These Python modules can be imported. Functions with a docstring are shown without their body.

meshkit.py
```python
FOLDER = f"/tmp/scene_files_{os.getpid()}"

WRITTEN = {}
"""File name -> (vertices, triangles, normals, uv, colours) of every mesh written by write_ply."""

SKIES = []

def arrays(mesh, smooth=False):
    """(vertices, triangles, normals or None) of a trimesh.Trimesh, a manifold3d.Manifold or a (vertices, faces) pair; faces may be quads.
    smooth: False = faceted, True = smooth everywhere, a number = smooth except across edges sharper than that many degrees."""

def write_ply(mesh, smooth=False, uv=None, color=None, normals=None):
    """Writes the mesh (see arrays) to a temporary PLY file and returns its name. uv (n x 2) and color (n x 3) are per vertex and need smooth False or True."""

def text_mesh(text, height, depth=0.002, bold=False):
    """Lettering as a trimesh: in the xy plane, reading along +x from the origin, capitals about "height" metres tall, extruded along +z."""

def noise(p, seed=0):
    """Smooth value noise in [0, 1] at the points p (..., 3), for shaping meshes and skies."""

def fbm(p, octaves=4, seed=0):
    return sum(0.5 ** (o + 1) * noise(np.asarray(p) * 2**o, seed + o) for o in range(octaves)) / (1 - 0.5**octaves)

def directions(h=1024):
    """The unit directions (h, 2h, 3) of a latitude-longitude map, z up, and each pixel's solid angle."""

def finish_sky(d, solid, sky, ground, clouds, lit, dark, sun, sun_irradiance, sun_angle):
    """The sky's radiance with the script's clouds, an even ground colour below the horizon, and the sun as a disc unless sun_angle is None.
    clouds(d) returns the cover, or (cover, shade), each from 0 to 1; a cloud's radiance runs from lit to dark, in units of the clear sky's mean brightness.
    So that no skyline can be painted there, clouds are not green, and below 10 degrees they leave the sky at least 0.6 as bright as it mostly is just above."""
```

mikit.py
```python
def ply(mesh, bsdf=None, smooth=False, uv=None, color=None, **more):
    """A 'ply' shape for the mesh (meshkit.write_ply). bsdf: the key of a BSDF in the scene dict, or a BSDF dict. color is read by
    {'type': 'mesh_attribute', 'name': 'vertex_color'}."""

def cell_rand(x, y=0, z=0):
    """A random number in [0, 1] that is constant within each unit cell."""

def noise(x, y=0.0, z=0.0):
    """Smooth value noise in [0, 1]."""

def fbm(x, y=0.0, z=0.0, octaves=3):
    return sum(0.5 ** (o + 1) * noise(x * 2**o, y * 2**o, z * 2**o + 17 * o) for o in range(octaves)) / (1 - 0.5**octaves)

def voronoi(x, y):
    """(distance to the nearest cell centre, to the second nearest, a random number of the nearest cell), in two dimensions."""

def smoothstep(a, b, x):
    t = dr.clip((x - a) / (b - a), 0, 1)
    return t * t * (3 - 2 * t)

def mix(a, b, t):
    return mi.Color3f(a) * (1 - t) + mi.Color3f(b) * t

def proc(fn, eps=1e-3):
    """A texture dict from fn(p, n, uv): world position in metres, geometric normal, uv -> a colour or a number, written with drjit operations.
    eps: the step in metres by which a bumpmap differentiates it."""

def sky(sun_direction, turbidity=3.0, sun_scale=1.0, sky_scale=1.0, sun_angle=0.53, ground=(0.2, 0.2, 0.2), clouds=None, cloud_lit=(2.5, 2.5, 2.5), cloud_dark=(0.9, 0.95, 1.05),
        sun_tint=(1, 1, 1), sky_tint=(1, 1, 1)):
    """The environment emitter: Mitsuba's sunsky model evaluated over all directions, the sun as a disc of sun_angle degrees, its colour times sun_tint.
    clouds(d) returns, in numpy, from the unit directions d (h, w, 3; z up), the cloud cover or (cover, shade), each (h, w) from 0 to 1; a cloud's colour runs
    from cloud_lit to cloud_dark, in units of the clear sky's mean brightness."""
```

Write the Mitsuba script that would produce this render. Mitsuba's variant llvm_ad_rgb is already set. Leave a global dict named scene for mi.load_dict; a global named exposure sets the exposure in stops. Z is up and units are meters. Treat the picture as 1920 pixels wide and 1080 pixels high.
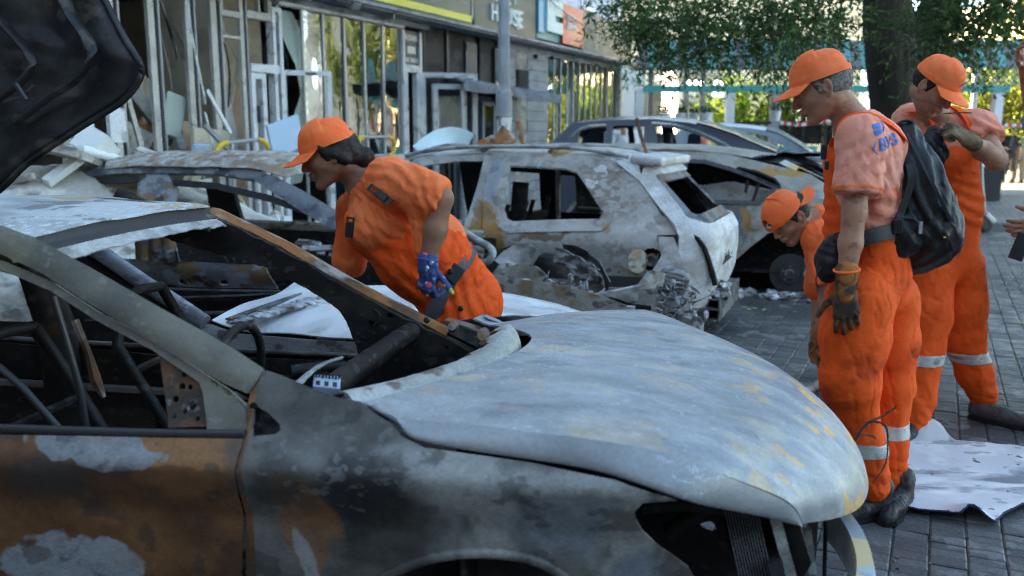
import math
import numpy as np, trimesh, drjit as dr, mitsuba as mi
import mikit
from mikit import noise, fbm, voronoi, smoothstep, mix, cell_rand
from meshkit import text_mesh
import meshkit
from scipy.spatial import Delaunay
from shapely.geometry import Polygon, Point
import shapely
T = mi.ScalarTransform4f
scene, labels = {}, {}

# ------------------------------------------------------------------ camera, sky, exposure
PITCH = math.atan(290 / 1650)
scene['camera'] = {'type': 'thinlens', 'fov': 2 * math.degrees(math.atan(960 / 1650)), 'fov_axis': 'x',
                   'aperture_radius': 0.0055, 'focus_distance': 3.0, 'near_clip': 0.05, 'far_clip': 2000.0,
                   'to_world': T().look_at(origin=[0, 0, 1.5], target=[0, math.cos(PITCH), 1.5 - math.sin(PITCH)], up=[0, 0, 1])}
SUN = (-0.80, 0.10, 0.56)
scene['sky'] = mikit.sky(SUN, turbidity=3.0, sun_tint=(1.0, 0.95, 0.86), sky_tint=(1.19, 1.0, 0.77))
exposure = 4.9

# ------------------------------------------------------------------ helpers
rng = np.random.default_rng(7)
_used = {}
def key_for(name):
    n = _used.get(name, -1) + 1
    _used[name] = n
    return name if n == 0 else f'{name}_{n:03d}'
PALETTE = {}
def shape(mesh, mat, smooth=30, **kw):
    """a mesh with its material; most materials are rows of one palette, whose row number is the mesh's u"""
    if mat not in PALETTE:
        return mikit.ply(mesh, mat, smooth=smooth, **kw)
    v, f = vf(mesh)
    if smooth is not False and smooth is not True:
        m = trimesh.graph.smooth_shade(trimesh.Trimesh(v, f, process=False), angle=math.radians(smooth), facet_minarea=None)
        v, f, smooth = np.array(m.vertices), np.array(m.faces), True
    return mikit.ply((v, f), 'palette', smooth=smooth, uv=np.tile([PALETTE[mat][0] + .5, .5], (len(v), 1)), **kw)
def put(name, mesh, mat, smooth=30, **kw):
    k = key_for(name)
    scene[k] = shape(mesh, mat, smooth, **kw)
    return k
def thing(name, label, category, group=None, kind=None):
    """a key for a thing; its parts' keys start with it"""
    k = key_for(name)
    tag(k, label, category, group, kind)
    return k
def tag(k, label=None, category=None, group=None, kind=None):
    d = {}
    if label: d['label'] = label
    if category: d['category'] = category
    if group: d['group'] = group
    if kind: d['kind'] = kind
    labels[k] = d
    return k
def one(name, label, category, mesh, mat, smooth=30, group=None):
    return tag(put(name, mesh, mat, smooth), label, category, group)
def struct(name, mesh, mat, smooth=False):
    return tag(put(name, mesh, mat, smooth), kind='structure')
def stuff(name, mesh, mat, smooth=False, label=None):
    return tag(put(name, mesh, mat, smooth), label, None, None, 'stuff')

class Frame:
    """a car's own axes: x forward, y to its left, z up"""
    def __init__(s, O, deg):
        t = math.radians(deg)
        s.O = np.array(O, float)
        s.a = np.array([math.cos(t), math.sin(t), 0]); s.l = np.array([-math.sin(t), math.cos(t), 0])
        s.M = np.stack([s.a, s.l, [0, 0, 1.0]])
    def w(s, L):
        return np.asarray(L, float) @ s.M + s.O
    def mesh(s, m):
        v, f = vf(m)
        return s.w(v), f
    def dj(s, p):
        """the same, inside a texture function"""
        x, y = p.x - float(s.O[0]), p.y - float(s.O[1])
        return x * float(s.a[0]) + y * float(s.a[1]), x * float(s.l[0]) + y * float(s.l[1]), p.z
WORLD = Frame([0, 0, 0], 0)

def vf(m):
    if isinstance(m, (tuple, list)):
        v, f = np.asarray(m[0], float), np.asarray(m[1], int)
    else:
        v, f = np.array(m.vertices), np.array(m.faces)
    if f.shape[1] == 4:
        f = np.vstack([f[:, [0, 1, 2]], f[:, [0, 2, 3]]])
    return v, f
def join(*ms):
    V, F, n = [], [], 0
    for m in ms:
        v, f = vf(m)
        V.append(v); F.append(f + n); n += len(v)
    return np.vstack(V), np.vstack(F)
def vnormals(v, f):
    n = np.zeros_like(v)
    c = np.cross(v[f[:, 1]] - v[f[:, 0]], v[f[:, 2]] - v[f[:, 0]])
    for k in range(3): np.add.at(n, f[:, k], c)
    return n / np.maximum(np.linalg.norm(n, axis=1, keepdims=True), 1e-12)
def unit(a):
    a = np.asarray(a, float)
    return a / max(np.linalg.norm(a), 1e-12)
def box(c, s, R=None):
    """box by centre and size, rotated by R (columns = axes)"""
    v = np.array([[x, y, z] for x in (-.5, .5) for y in (-.5, .5) for z in (-.5, .5)]) * np.asarray(s, float)
    if R is not None: v = v @ np.asarray(R).T
    f = np.array([[0, 1, 3], [0, 3, 2], [4, 6, 7], [4, 7, 5], [0, 4, 5], [0, 5, 1], [2, 3, 7], [2, 7, 6], [0, 2, 6], [0, 6, 4], [1, 5, 7], [1, 7, 3]])
    return v + np.asarray(c, float), f
def boxb(lo, hi):
    lo, hi = np.asarray(lo, float), np.asarray(hi, float)
    return box((lo + hi) / 2, hi - lo)
def rbox(c, s, r, R=None, n=3):
    """rounded box"""
    import manifold3d as m3
    h = np.maximum(np.asarray(s, float) / 2 - r, 1e-4)
    sp = m3.Manifold.sphere(r, 4 * n)
    m = m3.Manifold.batch_hull([sp.translate([x * h[0], y * h[1], z * h[2]]) for x in (-1, 1) for y in (-1, 1) for z in (-1, 1)]).to_mesh()
    v, f = np.array(m.vert_properties[:, :3], float), np.array(m.tri_verts)
    if R is not None: v = v @ np.asarray(R).T
    return v + np.asarray(c, float), f
def basis(d, up=(0, 0, 1)):
    d = unit(d)
    u = np.asarray(up, float)
    if abs(d @ u) > .98: u = np.array([1.0, 0, 0])
    s = unit(np.cross(d, u))
    return d, s, np.cross(s, d)
def beam(a, b, w, h, up=(0, 0, 1)):
    a, b = np.asarray(a, float), np.asarray(b, float)
    d, s, u = basis(b - a, up)
    return box((a + b) / 2, [np.linalg.norm(b - a), w, h], np.stack([d, s, u], 1))
def cat_spline(P, n):
    """smooth curve through the points, n samples"""
    from scipy.interpolate import PchipInterpolator, CubicSpline
    P = np.asarray(P, float)
    t = np.r_[0, np.cumsum(np.sqrt(np.linalg.norm(np.diff(P, axis=0), axis=1)) + 1e-9)]
    if len(P) == 2: return P[0] + (P[1] - P[0]) * np.linspace(0, 1, n)[:, None]
    return CubicSpline(t, P, bc_type='natural')(np.linspace(0, t[-1], n))
def tube(P, r, sides=8, caps=True, flat=None, up=(0, 0, 1)):
    """tube along points; r a number or one per point; flat = (w, h) factors for an oval section"""
    P = np.asarray(P, float); n = len(P)
    r = np.broadcast_to(np.asarray(r, float), (n,))
    t = np.gradient(P, axis=0); t /= np.linalg.norm(t, axis=1, keepdims=True) + 1e-12
    up = np.asarray(up, float)
    a = np.cross(t, up); bad = np.linalg.norm(a, axis=1) < .05
    a[bad] = np.cross(t[bad], [1.0, 0.2, 0])
    a /= np.linalg.norm(a, axis=1, keepdims=True); b = np.cross(a, t)
    an = np.arange(sides) * 2 * math.pi / sides + math.pi / sides
    fw, fh = flat or (1, 1)
    v = P[:, None] + r[:, None, None] * (np.cos(an)[None, :, None] * a[:, None] * fw + np.sin(an)[None, :, None] * b[:, None] * fh)
    i, j = np.meshgrid(np.arange(n - 1), np.arange(sides), indexing='ij')
    q = np.stack([i * sides + j, i * sides + (j + 1) % sides, (i + 1) * sides + (j + 1) % sides, (i + 1) * sides + j], -1).reshape(-1, 4)
    v = v.reshape(-1, 3)
    f = np.vstack([q[:, [0, 2, 1]], q[:, [0, 3, 2]]])
    if caps:
        k = len(v)
        v = np.vstack([v, P[0], P[-1]])
        j = np.arange(sides)
        f = np.vstack([f, np.stack([j * 0 + k, j, (j + 1) % sides], 1)[:, [0, 1, 2]], np.stack([j * 0 + k + 1, (n - 1) * sides + (j + 1) % sides, (n - 1) * sides + j], 1)])
    return v, f
def grid_mesh(G):
    """quads of a grid of points (nu, nv, 3)"""
    nu, nv = G.shape[:2]
    i, j = np.meshgrid(np.arange(nu - 1), np.arange(nv - 1), indexing='ij')
    q = np.stack([i * nv + j, (i + 1) * nv + j, (i + 1) * nv + j + 1, i * nv + j + 1], -1).reshape(-1, 4)
    return G.reshape(-1, 3), np.vstack([q[:, [0, 1, 2]], q[:, [0, 2, 3]]])
def loft(curves, nu, nv):
    """smooth surface through curves (each a list of points)"""
    C = np.stack([cat_spline(c, nv) for c in curves])
    return np.stack([cat_spline(C[:, j], nu) for j in range(nv)], 1)
def thicken(m, th):
    """closed sheet: the surface and its copy th behind it (against the normals)"""
    v, f = vf(m)
    n = vnormals(v, f)
    e = np.sort(np.vstack([f[:, [0, 1]], f[:, [1, 2]], f[:, [2, 0]]]), axis=1)
    d = np.vstack([f[:, [0, 1]], f[:, [1, 2]], f[:, [2, 0]]])
    u, idx, cnt = np.unique(e, axis=0, return_index=True, return_counts=True)
    b = d[idx[cnt == 1]]
    k = len(v)
    walls = np.vstack([np.stack([b[:, 1], b[:, 0], b[:, 0] + k], 1), np.stack([b[:, 1], b[:, 0] + k, b[:, 1] + k], 1)])
    return np.vstack([v, v - n * th]), np.vstack([f, f[:, ::-1] + k, walls])
def flat_tri(poly, res):
    """triangles of a shapely polygon with inner points every res"""
    V, F, n = [], [], 0
    for g in getattr(poly, 'geoms', [poly]):
        if g.is_empty or g.area < 1e-7: continue
        g = g.simplify(res * .03)
        rings = [g.exterior, *g.interiors]
        pts = []
        for r in rings:
            c = np.array(r.coords)
            for a, b in zip(c[:-1], c[1:]):
                m = max(1, int(math.ceil(np.linalg.norm(b - a) / (res * .7))))
                pts.append(a + (b - a) * (np.arange(m) / m)[:, None])
        B = np.vstack(pts)
        x0, y0, x1, y1 = g.bounds
        X, Y = np.meshgrid(np.arange(x0, x1 + res, res), np.arange(y0, y1 + res, res * .866))
        X = X + (np.arange(X.shape[0]) % 2)[:, None] * res * .5
        P = np.stack([X.ravel(), Y.ravel()], 1)
        inner = g.buffer(-res * .45)
        P = P[shapely.contains_xy(inner, P[:, 0], P[:, 1])] if not inner.is_empty else P[:0]
        A = np.vstack([B, P])
        A = A + np.random.default_rng(len(A)).normal(0, res * 1e-4, A.shape)
        t = Delaunay(A).simplices
        c = A[t].mean(1)
        t = t[shapely.contains_xy(g.buffer(1e-6), c[:, 0], c[:, 1])]
        a = A[t]
        cr = (a[:, 1, 0] - a[:, 0, 0]) * (a[:, 2, 1] - a[:, 0, 1]) - (a[:, 1, 1] - a[:, 0, 1]) * (a[:, 2, 0] - a[:, 0, 0])
        t = t[np.abs(cr) > res * res * 1e-4]; cr = cr[np.abs(cr) > res * res * 1e-4]
        t[cr < 0] = t[cr < 0][:, ::-1]
        V.append(A); F.append(t + n); n += len(A)
    return np.vstack(V), np.vstack(F)
def smooth_ring(P, k=4):
    """closed polygon rounded through its points"""
    P = np.asarray(P, float)
    Q = np.vstack([P[-2:], P, P[:2]])
    from scipy.interpolate import CubicSpline
    t = np.r_[0, np.cumsum(np.sqrt(np.linalg.norm(np.diff(Q, axis=0), axis=1)) + 1e-9)]
    return CubicSpline(t, Q)(np.linspace(t[2], t[-3 + 1], k * len(P) + 1)[:-1]) if len(P) > 3 else P
def poly(P, holes=(), rnd=0.0):
    g = Polygon(P).buffer(0)
    for h in holes: g = g.difference(h if hasattr(h, 'area') else Polygon(h).buffer(0))
    if rnd: g = g.buffer(-rnd).buffer(2 * rnd).buffer(-rnd)
    return g
def sheet(g, fn, res=.02, th=.004, flip=False):
    """polygon (2-D) -> bent sheet of thickness th; fn maps (n,2) to (n,3)"""
    P, t = flat_tri(g, res)
    if flip: t = t[:, ::-1]
    return thicken((fn(P), t), th)
def extrude(g, h, z0=0.0):
    ms = [trimesh.creation.extrude_polygon(q, h, engine='earcut') for q in getattr(g, 'geoms', [g]) if q.area > 1e-9]
    v, f = join(*ms)
    v[:, 2] += z0
    return v, f
def lathe(prof, n=24, axis=(0, 0, 1), c=(0, 0, 0)):
    """prof: (radius, height) pairs"""
    p = np.asarray(prof, float)
    an = np.arange(n + 1) * 2 * math.pi / n
    d, s, u = basis(axis, (0, 1, 0.1))
    G = p[:, None, :1] * (np.cos(an)[None, :, None] * s + np.sin(an)[None, :, None] * u) + p[:, None, 1:] * d + np.asarray(c, float)
    v, f = grid_mesh(G)
    m = trimesh.Trimesh(v, f, process=False); m.merge_vertices()
    return np.array(m.vertices), np.array(m.faces)[:, ::-1]
def rough(m, amp, scale, seed=0):
    v, f = vf(m)
    n = vnormals(v, f)
    return v + n * ((meshkit.fbm(v * scale + seed * 3.7, 3) - .5) * 2 * amp)[:, None], f
def rotz(d):
    c, s = math.cos(math.radians(d)), math.sin(math.radians(d))
    return np.array([[c, -s, 0], [s, c, 0], [0, 0, 1.0]])
def rot(axis, d):
    return trimesh.transformations.rotation_matrix(math.radians(d), axis)[:3, :3]

# implicit surfaces for bodies and cloth
class SDF:
    def __init__(s, lo, hi, h):
        s.lo, s.h = np.asarray(lo, float), h
        s.n = np.ceil((np.asarray(hi, float) - s.lo) / h).astype(int) + 1
        s.S = np.full(s.n, 9.0, np.float32)
    def _win(s, lo, hi):
        i = np.clip(np.floor((lo - s.lo) / s.h).astype(int), 0, s.n)
        j = np.clip(np.ceil((hi - s.lo) / s.h).astype(int) + 1, 0, s.n)
        if (j <= i).any(): return None, None
        ax = [(s.lo[k] + np.arange(i[k], j[k]) * s.h).astype(np.float32) for k in range(3)]
        X, Y, Z = np.meshgrid(*ax, indexing='ij')
        return (slice(i[0], j[0]), slice(i[1], j[1]), slice(i[2], j[2])), np.stack([X, Y, Z], -1)
    def _add(s, w, d, k, sub=False):
        A = s.S[w]
        d = d.astype(np.float32)
        if sub:
            d = -d
            h = np.clip(.5 - .5 * (A - d) / max(k, 1e-6), 0, 1)
            s.S[w] = A * (1 - h) + d * h + k * h * (1 - h)
        else:
            h = np.clip(.5 + .5 * (A - d) / max(k, 1e-6), 0, 1)
            s.S[w] = A * (1 - h) + d * h - k * h * (1 - h)
    def cone(s, a, b, ra, rb, k=.02, sub=False, sq=None):
        """round cone; sq = (axis, factor) flattens it along the axis"""
        a, b = np.asarray(a, float), np.asarray(b, float)
        m = max(ra, rb) * 1.5 + 2.5 * k + 4 * s.h
        w, P = s._win(np.minimum(a, b) - m, np.maximum(a, b) + m)
        if w is None: return
        d = b - a
        f4 = lambda x: np.asarray(x, np.float32)
        q = P - f4(a)
        t = np.clip((q @ f4(d)) * np.float32(1 / max(d @ d, 1e-9)), 0, 1)
        q -= t[..., None] * f4(d)
        if sq is not None:
            ax = f4(unit(sq[0])); q += (q @ ax)[..., None] * ax * np.float32(1 / sq[1] - 1)
        L = np.sqrt(np.einsum('...i,...i', q, q)) - (ra + (rb - ra) * t)
        s._add(w, L, k, sub)
    def chain(s, pts, rs, k=.02, sq=None):
        for i in range(len(pts) - 1): s.cone(pts[i], pts[i + 1], rs[i], rs[i + 1], k, sq=sq)
    def ell(s, c, r, R=None, k=.02, sub=False):
        c, r = np.asarray(c, float), np.asarray(r, float)
        m = r.max() + 2.5 * k + 4 * s.h
        w, P = s._win(c - m, c + m)
        if w is None: return
        q = P - c
        if R is not None: q = q @ np.asarray(R)
        k0 = np.linalg.norm(q / r, axis=-1); k1 = np.linalg.norm(q / (r * r), axis=-1)
        s._add(w, np.where(k1 > 1e-9, k0 * (k0 - 1) / np.maximum(k1, 1e-9), -r.min()), k, sub)
    def cut(s, p, n, r=None):
        """keep the side that n points away from (only within r of p, when r is given)"""
        p = np.asarray(p, float)
        w, P = s._win(s.lo, s.lo + s.n * s.h)
        q = P - p.astype(np.float32)
        d = q @ unit(n).astype(np.float32)
        if r is not None: d = np.where(np.einsum('...i,...i', q, q) < r * r, d, -9)
        s.S = np.maximum(s.S, d)
    def warp_noise(s, amp, scale, seed=0, stretch=(1, 1, 1)):
        w, P = s._win(s.lo, s.lo + s.n * s.h)
        near = np.abs(s.S) < 3 * amp + 2 * s.h
        s.S[near] += ((meshkit.fbm(P[near] * scale * np.asarray(stretch) + seed, 3) - .5) * 2 * amp).astype(np.float32)
    def mesh(s, project=2):
        S = s.S
        neg = S < 0
        nx, ny, nz = S.shape
        cs = np.zeros((nx - 1, ny - 1, nz - 1), np.int8)
        for a in (0, 1):
            for b in (0, 1):
                for c in (0, 1):
                    cs += neg[a:nx - 1 + a, b:ny - 1 + b, c:nz - 1 + c]
        act = np.argwhere((cs > 0) & (cs < 8))
        idx = np.full(cs.shape, -1, np.int64); idx[tuple(act.T)] = np.arange(len(act))
        acc, cnt = np.zeros((len(act), 3)), np.zeros(len(act))
        corners = np.array([[a, b, c] for a in (0, 1) for b in (0, 1) for c in (0, 1)])
        val = S[tuple((act[:, None] + corners[None]).transpose(2, 0, 1))]
        for e in [(0, 1), (2, 3), (4, 5), (6, 7), (0, 2), (1, 3), (4, 6), (5, 7), (0, 4), (1, 5), (2, 6), (3, 7)]:
            va, vb = val[:, e[0]], val[:, e[1]]
            m = (va < 0) != (vb < 0)
            t = np.where(m, va / np.where(m, va - vb, 1), 0)
            p = corners[e[0]] + t[:, None] * (corners[e[1]] - corners[e[0]])
            acc[m] += p[m]; cnt[m] += 1
        V = s.lo + (act + acc / cnt[:, None]) * s.h
        F = []
        for ax in range(3):
            b, c = (ax + 1) % 3, (ax + 2) % 3
            sl0, sl1 = [slice(None)] * 3, [slice(None)] * 3
            sl0[ax], sl1[ax] = slice(0, -1), slice(1, None)
            x = neg[tuple(sl0)] != neg[tuple(sl1)]
            E = np.argwhere(x)
            E = E[(E[:, b] > 0) & (E[:, c] > 0) & (E[:, b] < S.shape[b] - 1) & (E[:, c] < S.shape[c] - 1)]
            q = []
            for (db, dc) in ((-1, -1), (0, -1), (0, 0), (-1, 0)):
                g = E.copy(); g[:, b] += db; g[:, c] += dc
                q.append(idx[tuple(g.T)])
            q = np.stack(q, 1)
            inside = neg[tuple(E.T)]
            q[~inside] = q[~inside][:, ::-1]
            F.append(q)
        F = np.vstack(F)
        F = F[(F >= 0).all(1)]
        tri = np.vstack([F[:, [0, 1, 2]], F[:, [0, 2, 3]]])
        from scipy.sparse import coo_matrix
        e = np.vstack([F[:, [0, 1]], F[:, [1, 2]], F[:, [2, 3]], F[:, [3, 0]]])
        W = coo_matrix((np.ones(2 * len(e)), (np.r_[e[:, 0], e[:, 1]], np.r_[e[:, 1], e[:, 0]])), shape=(len(V), len(V))).tocsr()
        W.data[:] = 1; dg = np.maximum(np.asarray(W.sum(1)).ravel(), 1)[:, None]
        V0 = V
        for i in range(project * 4):
            V = V + (.5, -.52)[i % 2] * (W @ V / dg - V)
            V = V0 + np.clip(V - V0, -.7 * s.h, .7 * s.h)
        return V, tri

def crumple(P, s, a, seed=0):
    return (meshkit.fbm(np.c_[P * s, np.full(len(P), seed * 3.3)], 3) - .5) * 2 * a


# ------------------------------------------------------------------ materials
def bsdf(name, d):
    scene[name] = d
    return name
def principled(name, color, rough=.6, metallic=0.0, **kw):
    """a row of the palette when nothing but tone, patches, roughness and metal is asked for; else a BSDF of its own"""
    if not kw and not isinstance(rough, dict) and (not isinstance(color, dict) or color.get('rows')):
        base, layers, grain = (color['base'], color['layers'], color['grain']) if isinstance(color, dict) else (color, [], .06)
        row = [*base, grain, rough, metallic]
        for i in range(3):
            c, s, th, soft = layers[i] if i < len(layers) else ((0, 0, 0), 1.0, 9.0, .1)
            row += [*c, s, th, soft]
        PALETTE[name] = (len(PALETTE), row)
        return name
    c = color if isinstance(color, dict) else {'type': 'rgb', 'value': list(color)}
    r = rough if isinstance(rough, dict) else float(rough)
    return bsdf(name, {'type': 'twosided', 'bsdf': {'type': 'principled', 'base_color': c, 'roughness': r, 'metallic': float(metallic), **kw}})
def palette_row(uv, k):
    t = PALETTE_TABLE
    i = dr.minimum(mi.UInt32(dr.maximum(uv.x, 0)), t['n'] - 1)
    return dr.gather(mi.Float, t['data'], i * 24 + k)
PALETTE_TABLE = {}
def palette_color(p, n, uv):
    g = lambda k: palette_row(uv, k)
    c = mi.Color3f(g(0), g(1), g(2))
    ph = dr.floor(uv.x) * 7.31
    for j in (6, 12, 18):
        s = g(j + 3)
        m = fbm(p.x * s + 31.3 + ph, p.y * s + 17.1 + ph * 1.7, p.z * s * 1.2 + 5.2 + j, 4)
        t = smoothstep(g(j + 4) - g(j + 5), g(j + 4) + g(j + 5), m)
        c = c * (1 - t) + mi.Color3f(g(j), g(j + 1), g(j + 2)) * t
    gr = g(3)
    return c * (1 + gr * 2 * (noise(p.x * 160, p.y * 160, p.z * 160) - .5) + gr * (noise(p.x * 45, p.y * 45, p.z * 45) - .5))
def finish_palette():
    rows = [r for _, r in PALETTE.values()]
    PALETTE_TABLE['n'] = len(rows)
    PALETTE_TABLE['data'] = mi.Float(np.array(rows, np.float32).ravel())
    scene['palette'] = {'type': 'twosided', 'bsdf': {'type': 'principled', 'base_color': mikit.proc(palette_color), 'roughness': mikit.proc(lambda p, n, uv: palette_row(uv, 4)),
                                                     'metallic': mikit.proc(lambda p, n, uv: palette_row(uv, 5)), 'specular': .3}}
def bumped(name, color, rough, bump, scale=1.0, metallic=0.0, eps=1e-3, **kw):
    c = color if isinstance(color, dict) else {'type': 'rgb', 'value': list(color)}
    r = rough if isinstance(rough, dict) else float(rough)
    inner = {'type': 'principled', 'base_color': c, 'roughness': r, 'metallic': float(metallic), **kw}
    return bsdf(name, {'type': 'twosided', 'bsdf': {'type': 'bumpmap', 'arbitrary': mikit.proc(bump, eps), 'scale': float(scale), 'bsdf': inner}})
def nz(x, y, z, s, o=3, off=0.0):
    return fbm(x * s + 31.3 + off, y * s + 17.1 + off * 1.7, z * s + 5.2, o)
def stains(x, z, ns=9.0):
    """a maker of stains with ragged outlines, all from the same few noises"""
    a = fbm(x * ns + 1, z * ns, 3.1, 3) - .5
    b = fbm(x * ns + 77, z * ns + 9, 8.1, 3) - .5
    f = (noise(x * 55, z * 55, 2.0) - .5) * .35
    def patch(cx, cz, rx, rz, w=.35, soft=.12, off=0.0):
        d = dr.sqrt(dr.square((x - cx) / rx) + dr.square((z - cz) / rz)) + (a * math.sin(off * 2.4 + .6) + b * math.cos(off * 2.4 + .6)) * 4.4 * w + f
        return 1 - smoothstep(1 - soft * 2, 1 + soft, d)
    return patch
ORANGE, RUST, SOOT = (.40, .17, .05), (.24, .10, .035), (.016, .015, .015)
def mottle(F, base, layers, seed=0, grain=.18):
    """burnt or worn surface: a base tone and patches (colour, scale, threshold, softness)"""
    return {'rows': True, 'base': base, 'layers': layers, 'grain': grain}
def flake(p, n, uv):
    return .0016 * fbm(p.x * 60, p.y * 60, p.z * 60, 3) + .0035 * fbm(p.x * 9, p.y * 9, p.z * 9, 2)

principled('soot_metal', mottle(WORLD, (.0085, .008, .008), [((.024, .021, .018), 7, .60, .10), ((.055, .028, .016), 5, .72, .05), ((.035, .033, .032), 26, .66, .06)], 3), .6, .1)
principled('soot_black', (.006, .006, .0065), .5, 0.0)
principled('dark_metal', (.06, .06, .062), .45, .5)
principled('bare_metal', mottle(WORLD, (.20, .20, .205), [((.08, .08, .085), 8, .55, .1), ((.25, .15, .08), 6, .66, .05)], 9), .42, .45)
principled('pale_metal', mottle(WORLD, (.42, .42, .41), [((.22, .21, .20), 9, .55, .1)], 12), .5, .2)
principled('rust_plate', mottle(WORLD, RUST, [((.09, .05, .03), 8, .55, .1), ((.30, .28, .26), 6, .62, .06)], 5), .8, .05)
principled('ash_grey', mottle(WORLD, (.30, .30, .31), [((.09, .085, .08), 16, .50, .1), ((.56, .56, .58), 12, .60, .08)], 6), .9)
principled('black_plastic', (.018, .018, .02), .38)
principled('charred_debris', mottle(WORLD, (.05, .042, .036), [((.16, .13, .11), 22, .5, .1), ((.30, .28, .26), 15, .65, .06)], 8), .9)



# ------------------------------------------------------------------ ground and paving
BF = Frame([-1.16, 13.6, 0], 64.4)                       # the shop front: x along it, y into it
def ground_color(p, n, uv):
    u, v, z = BF.dj(p)
    c = mix((.095, .095, .096), (.15, .15, .15), smoothstep(.35, .65, nz(p.x, p.y, 0, .7, 4)))
    j = dr.minimum(dr.abs(u / .0625 - dr.floor(u / .0625) - .5), dr.abs(v / .125 - dr.floor(v / .125) - .5))
    c = c * (.85 + .3 * cell_rand(dr.floor(u / .0625), dr.floor(v / .125)))
    return mix((.045, .045, .048), c, smoothstep(.02, .10, .5 - dr.maximum(dr.abs(u / .0625 - dr.floor(u / .0625) - .5), dr.abs(v / .125 - dr.floor(v / .125) - .5))))
principled('far_paving', mikit.proc(ground_color), .6)
struct('ground', ([[-400, -80, -.012], [400, -80, -.012], [400, 600, -.012], [-400, 600, -.012]], [[0, 1, 2, 3]]), 'far_paving')
def paver_color(p, n, uv):
    u, v, z = BF.dj(p)
    a, b = dr.floor(u / .0625), dr.floor(v / .125)
    r = cell_rand(a, b, 3)
    c = mix((.062, .062, .065), (.115, .115, .115), r)
    c = mix(c, (.045, .044, .043), smoothstep(.46, .62, nz(p.x, p.y, 0, 1.5, 4)) * .85)
    c = mix(c, (.15, .15, .155), smoothstep(.60, .66, nz(p.x, p.y, 0, 9, 4, 5.0)) * .8)
    return c * (1 + .5 * (noise(p.x * 180, p.y * 180, 0) - .5))
def paver_rough(p, n, uv):
    return .34 + .4 * fbm(p.x * 7, p.y * 7, 0, 3)
bumped('paver_stone', mikit.proc(paver_color), mikit.proc(paver_rough), mikit.proc and (lambda p, n, uv: .002 * fbm(p.x * 90, p.y * 90, p.z * 90, 3)), 1.0)
principled('joint_dirt', (.05, .048, .045), .9)
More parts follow.
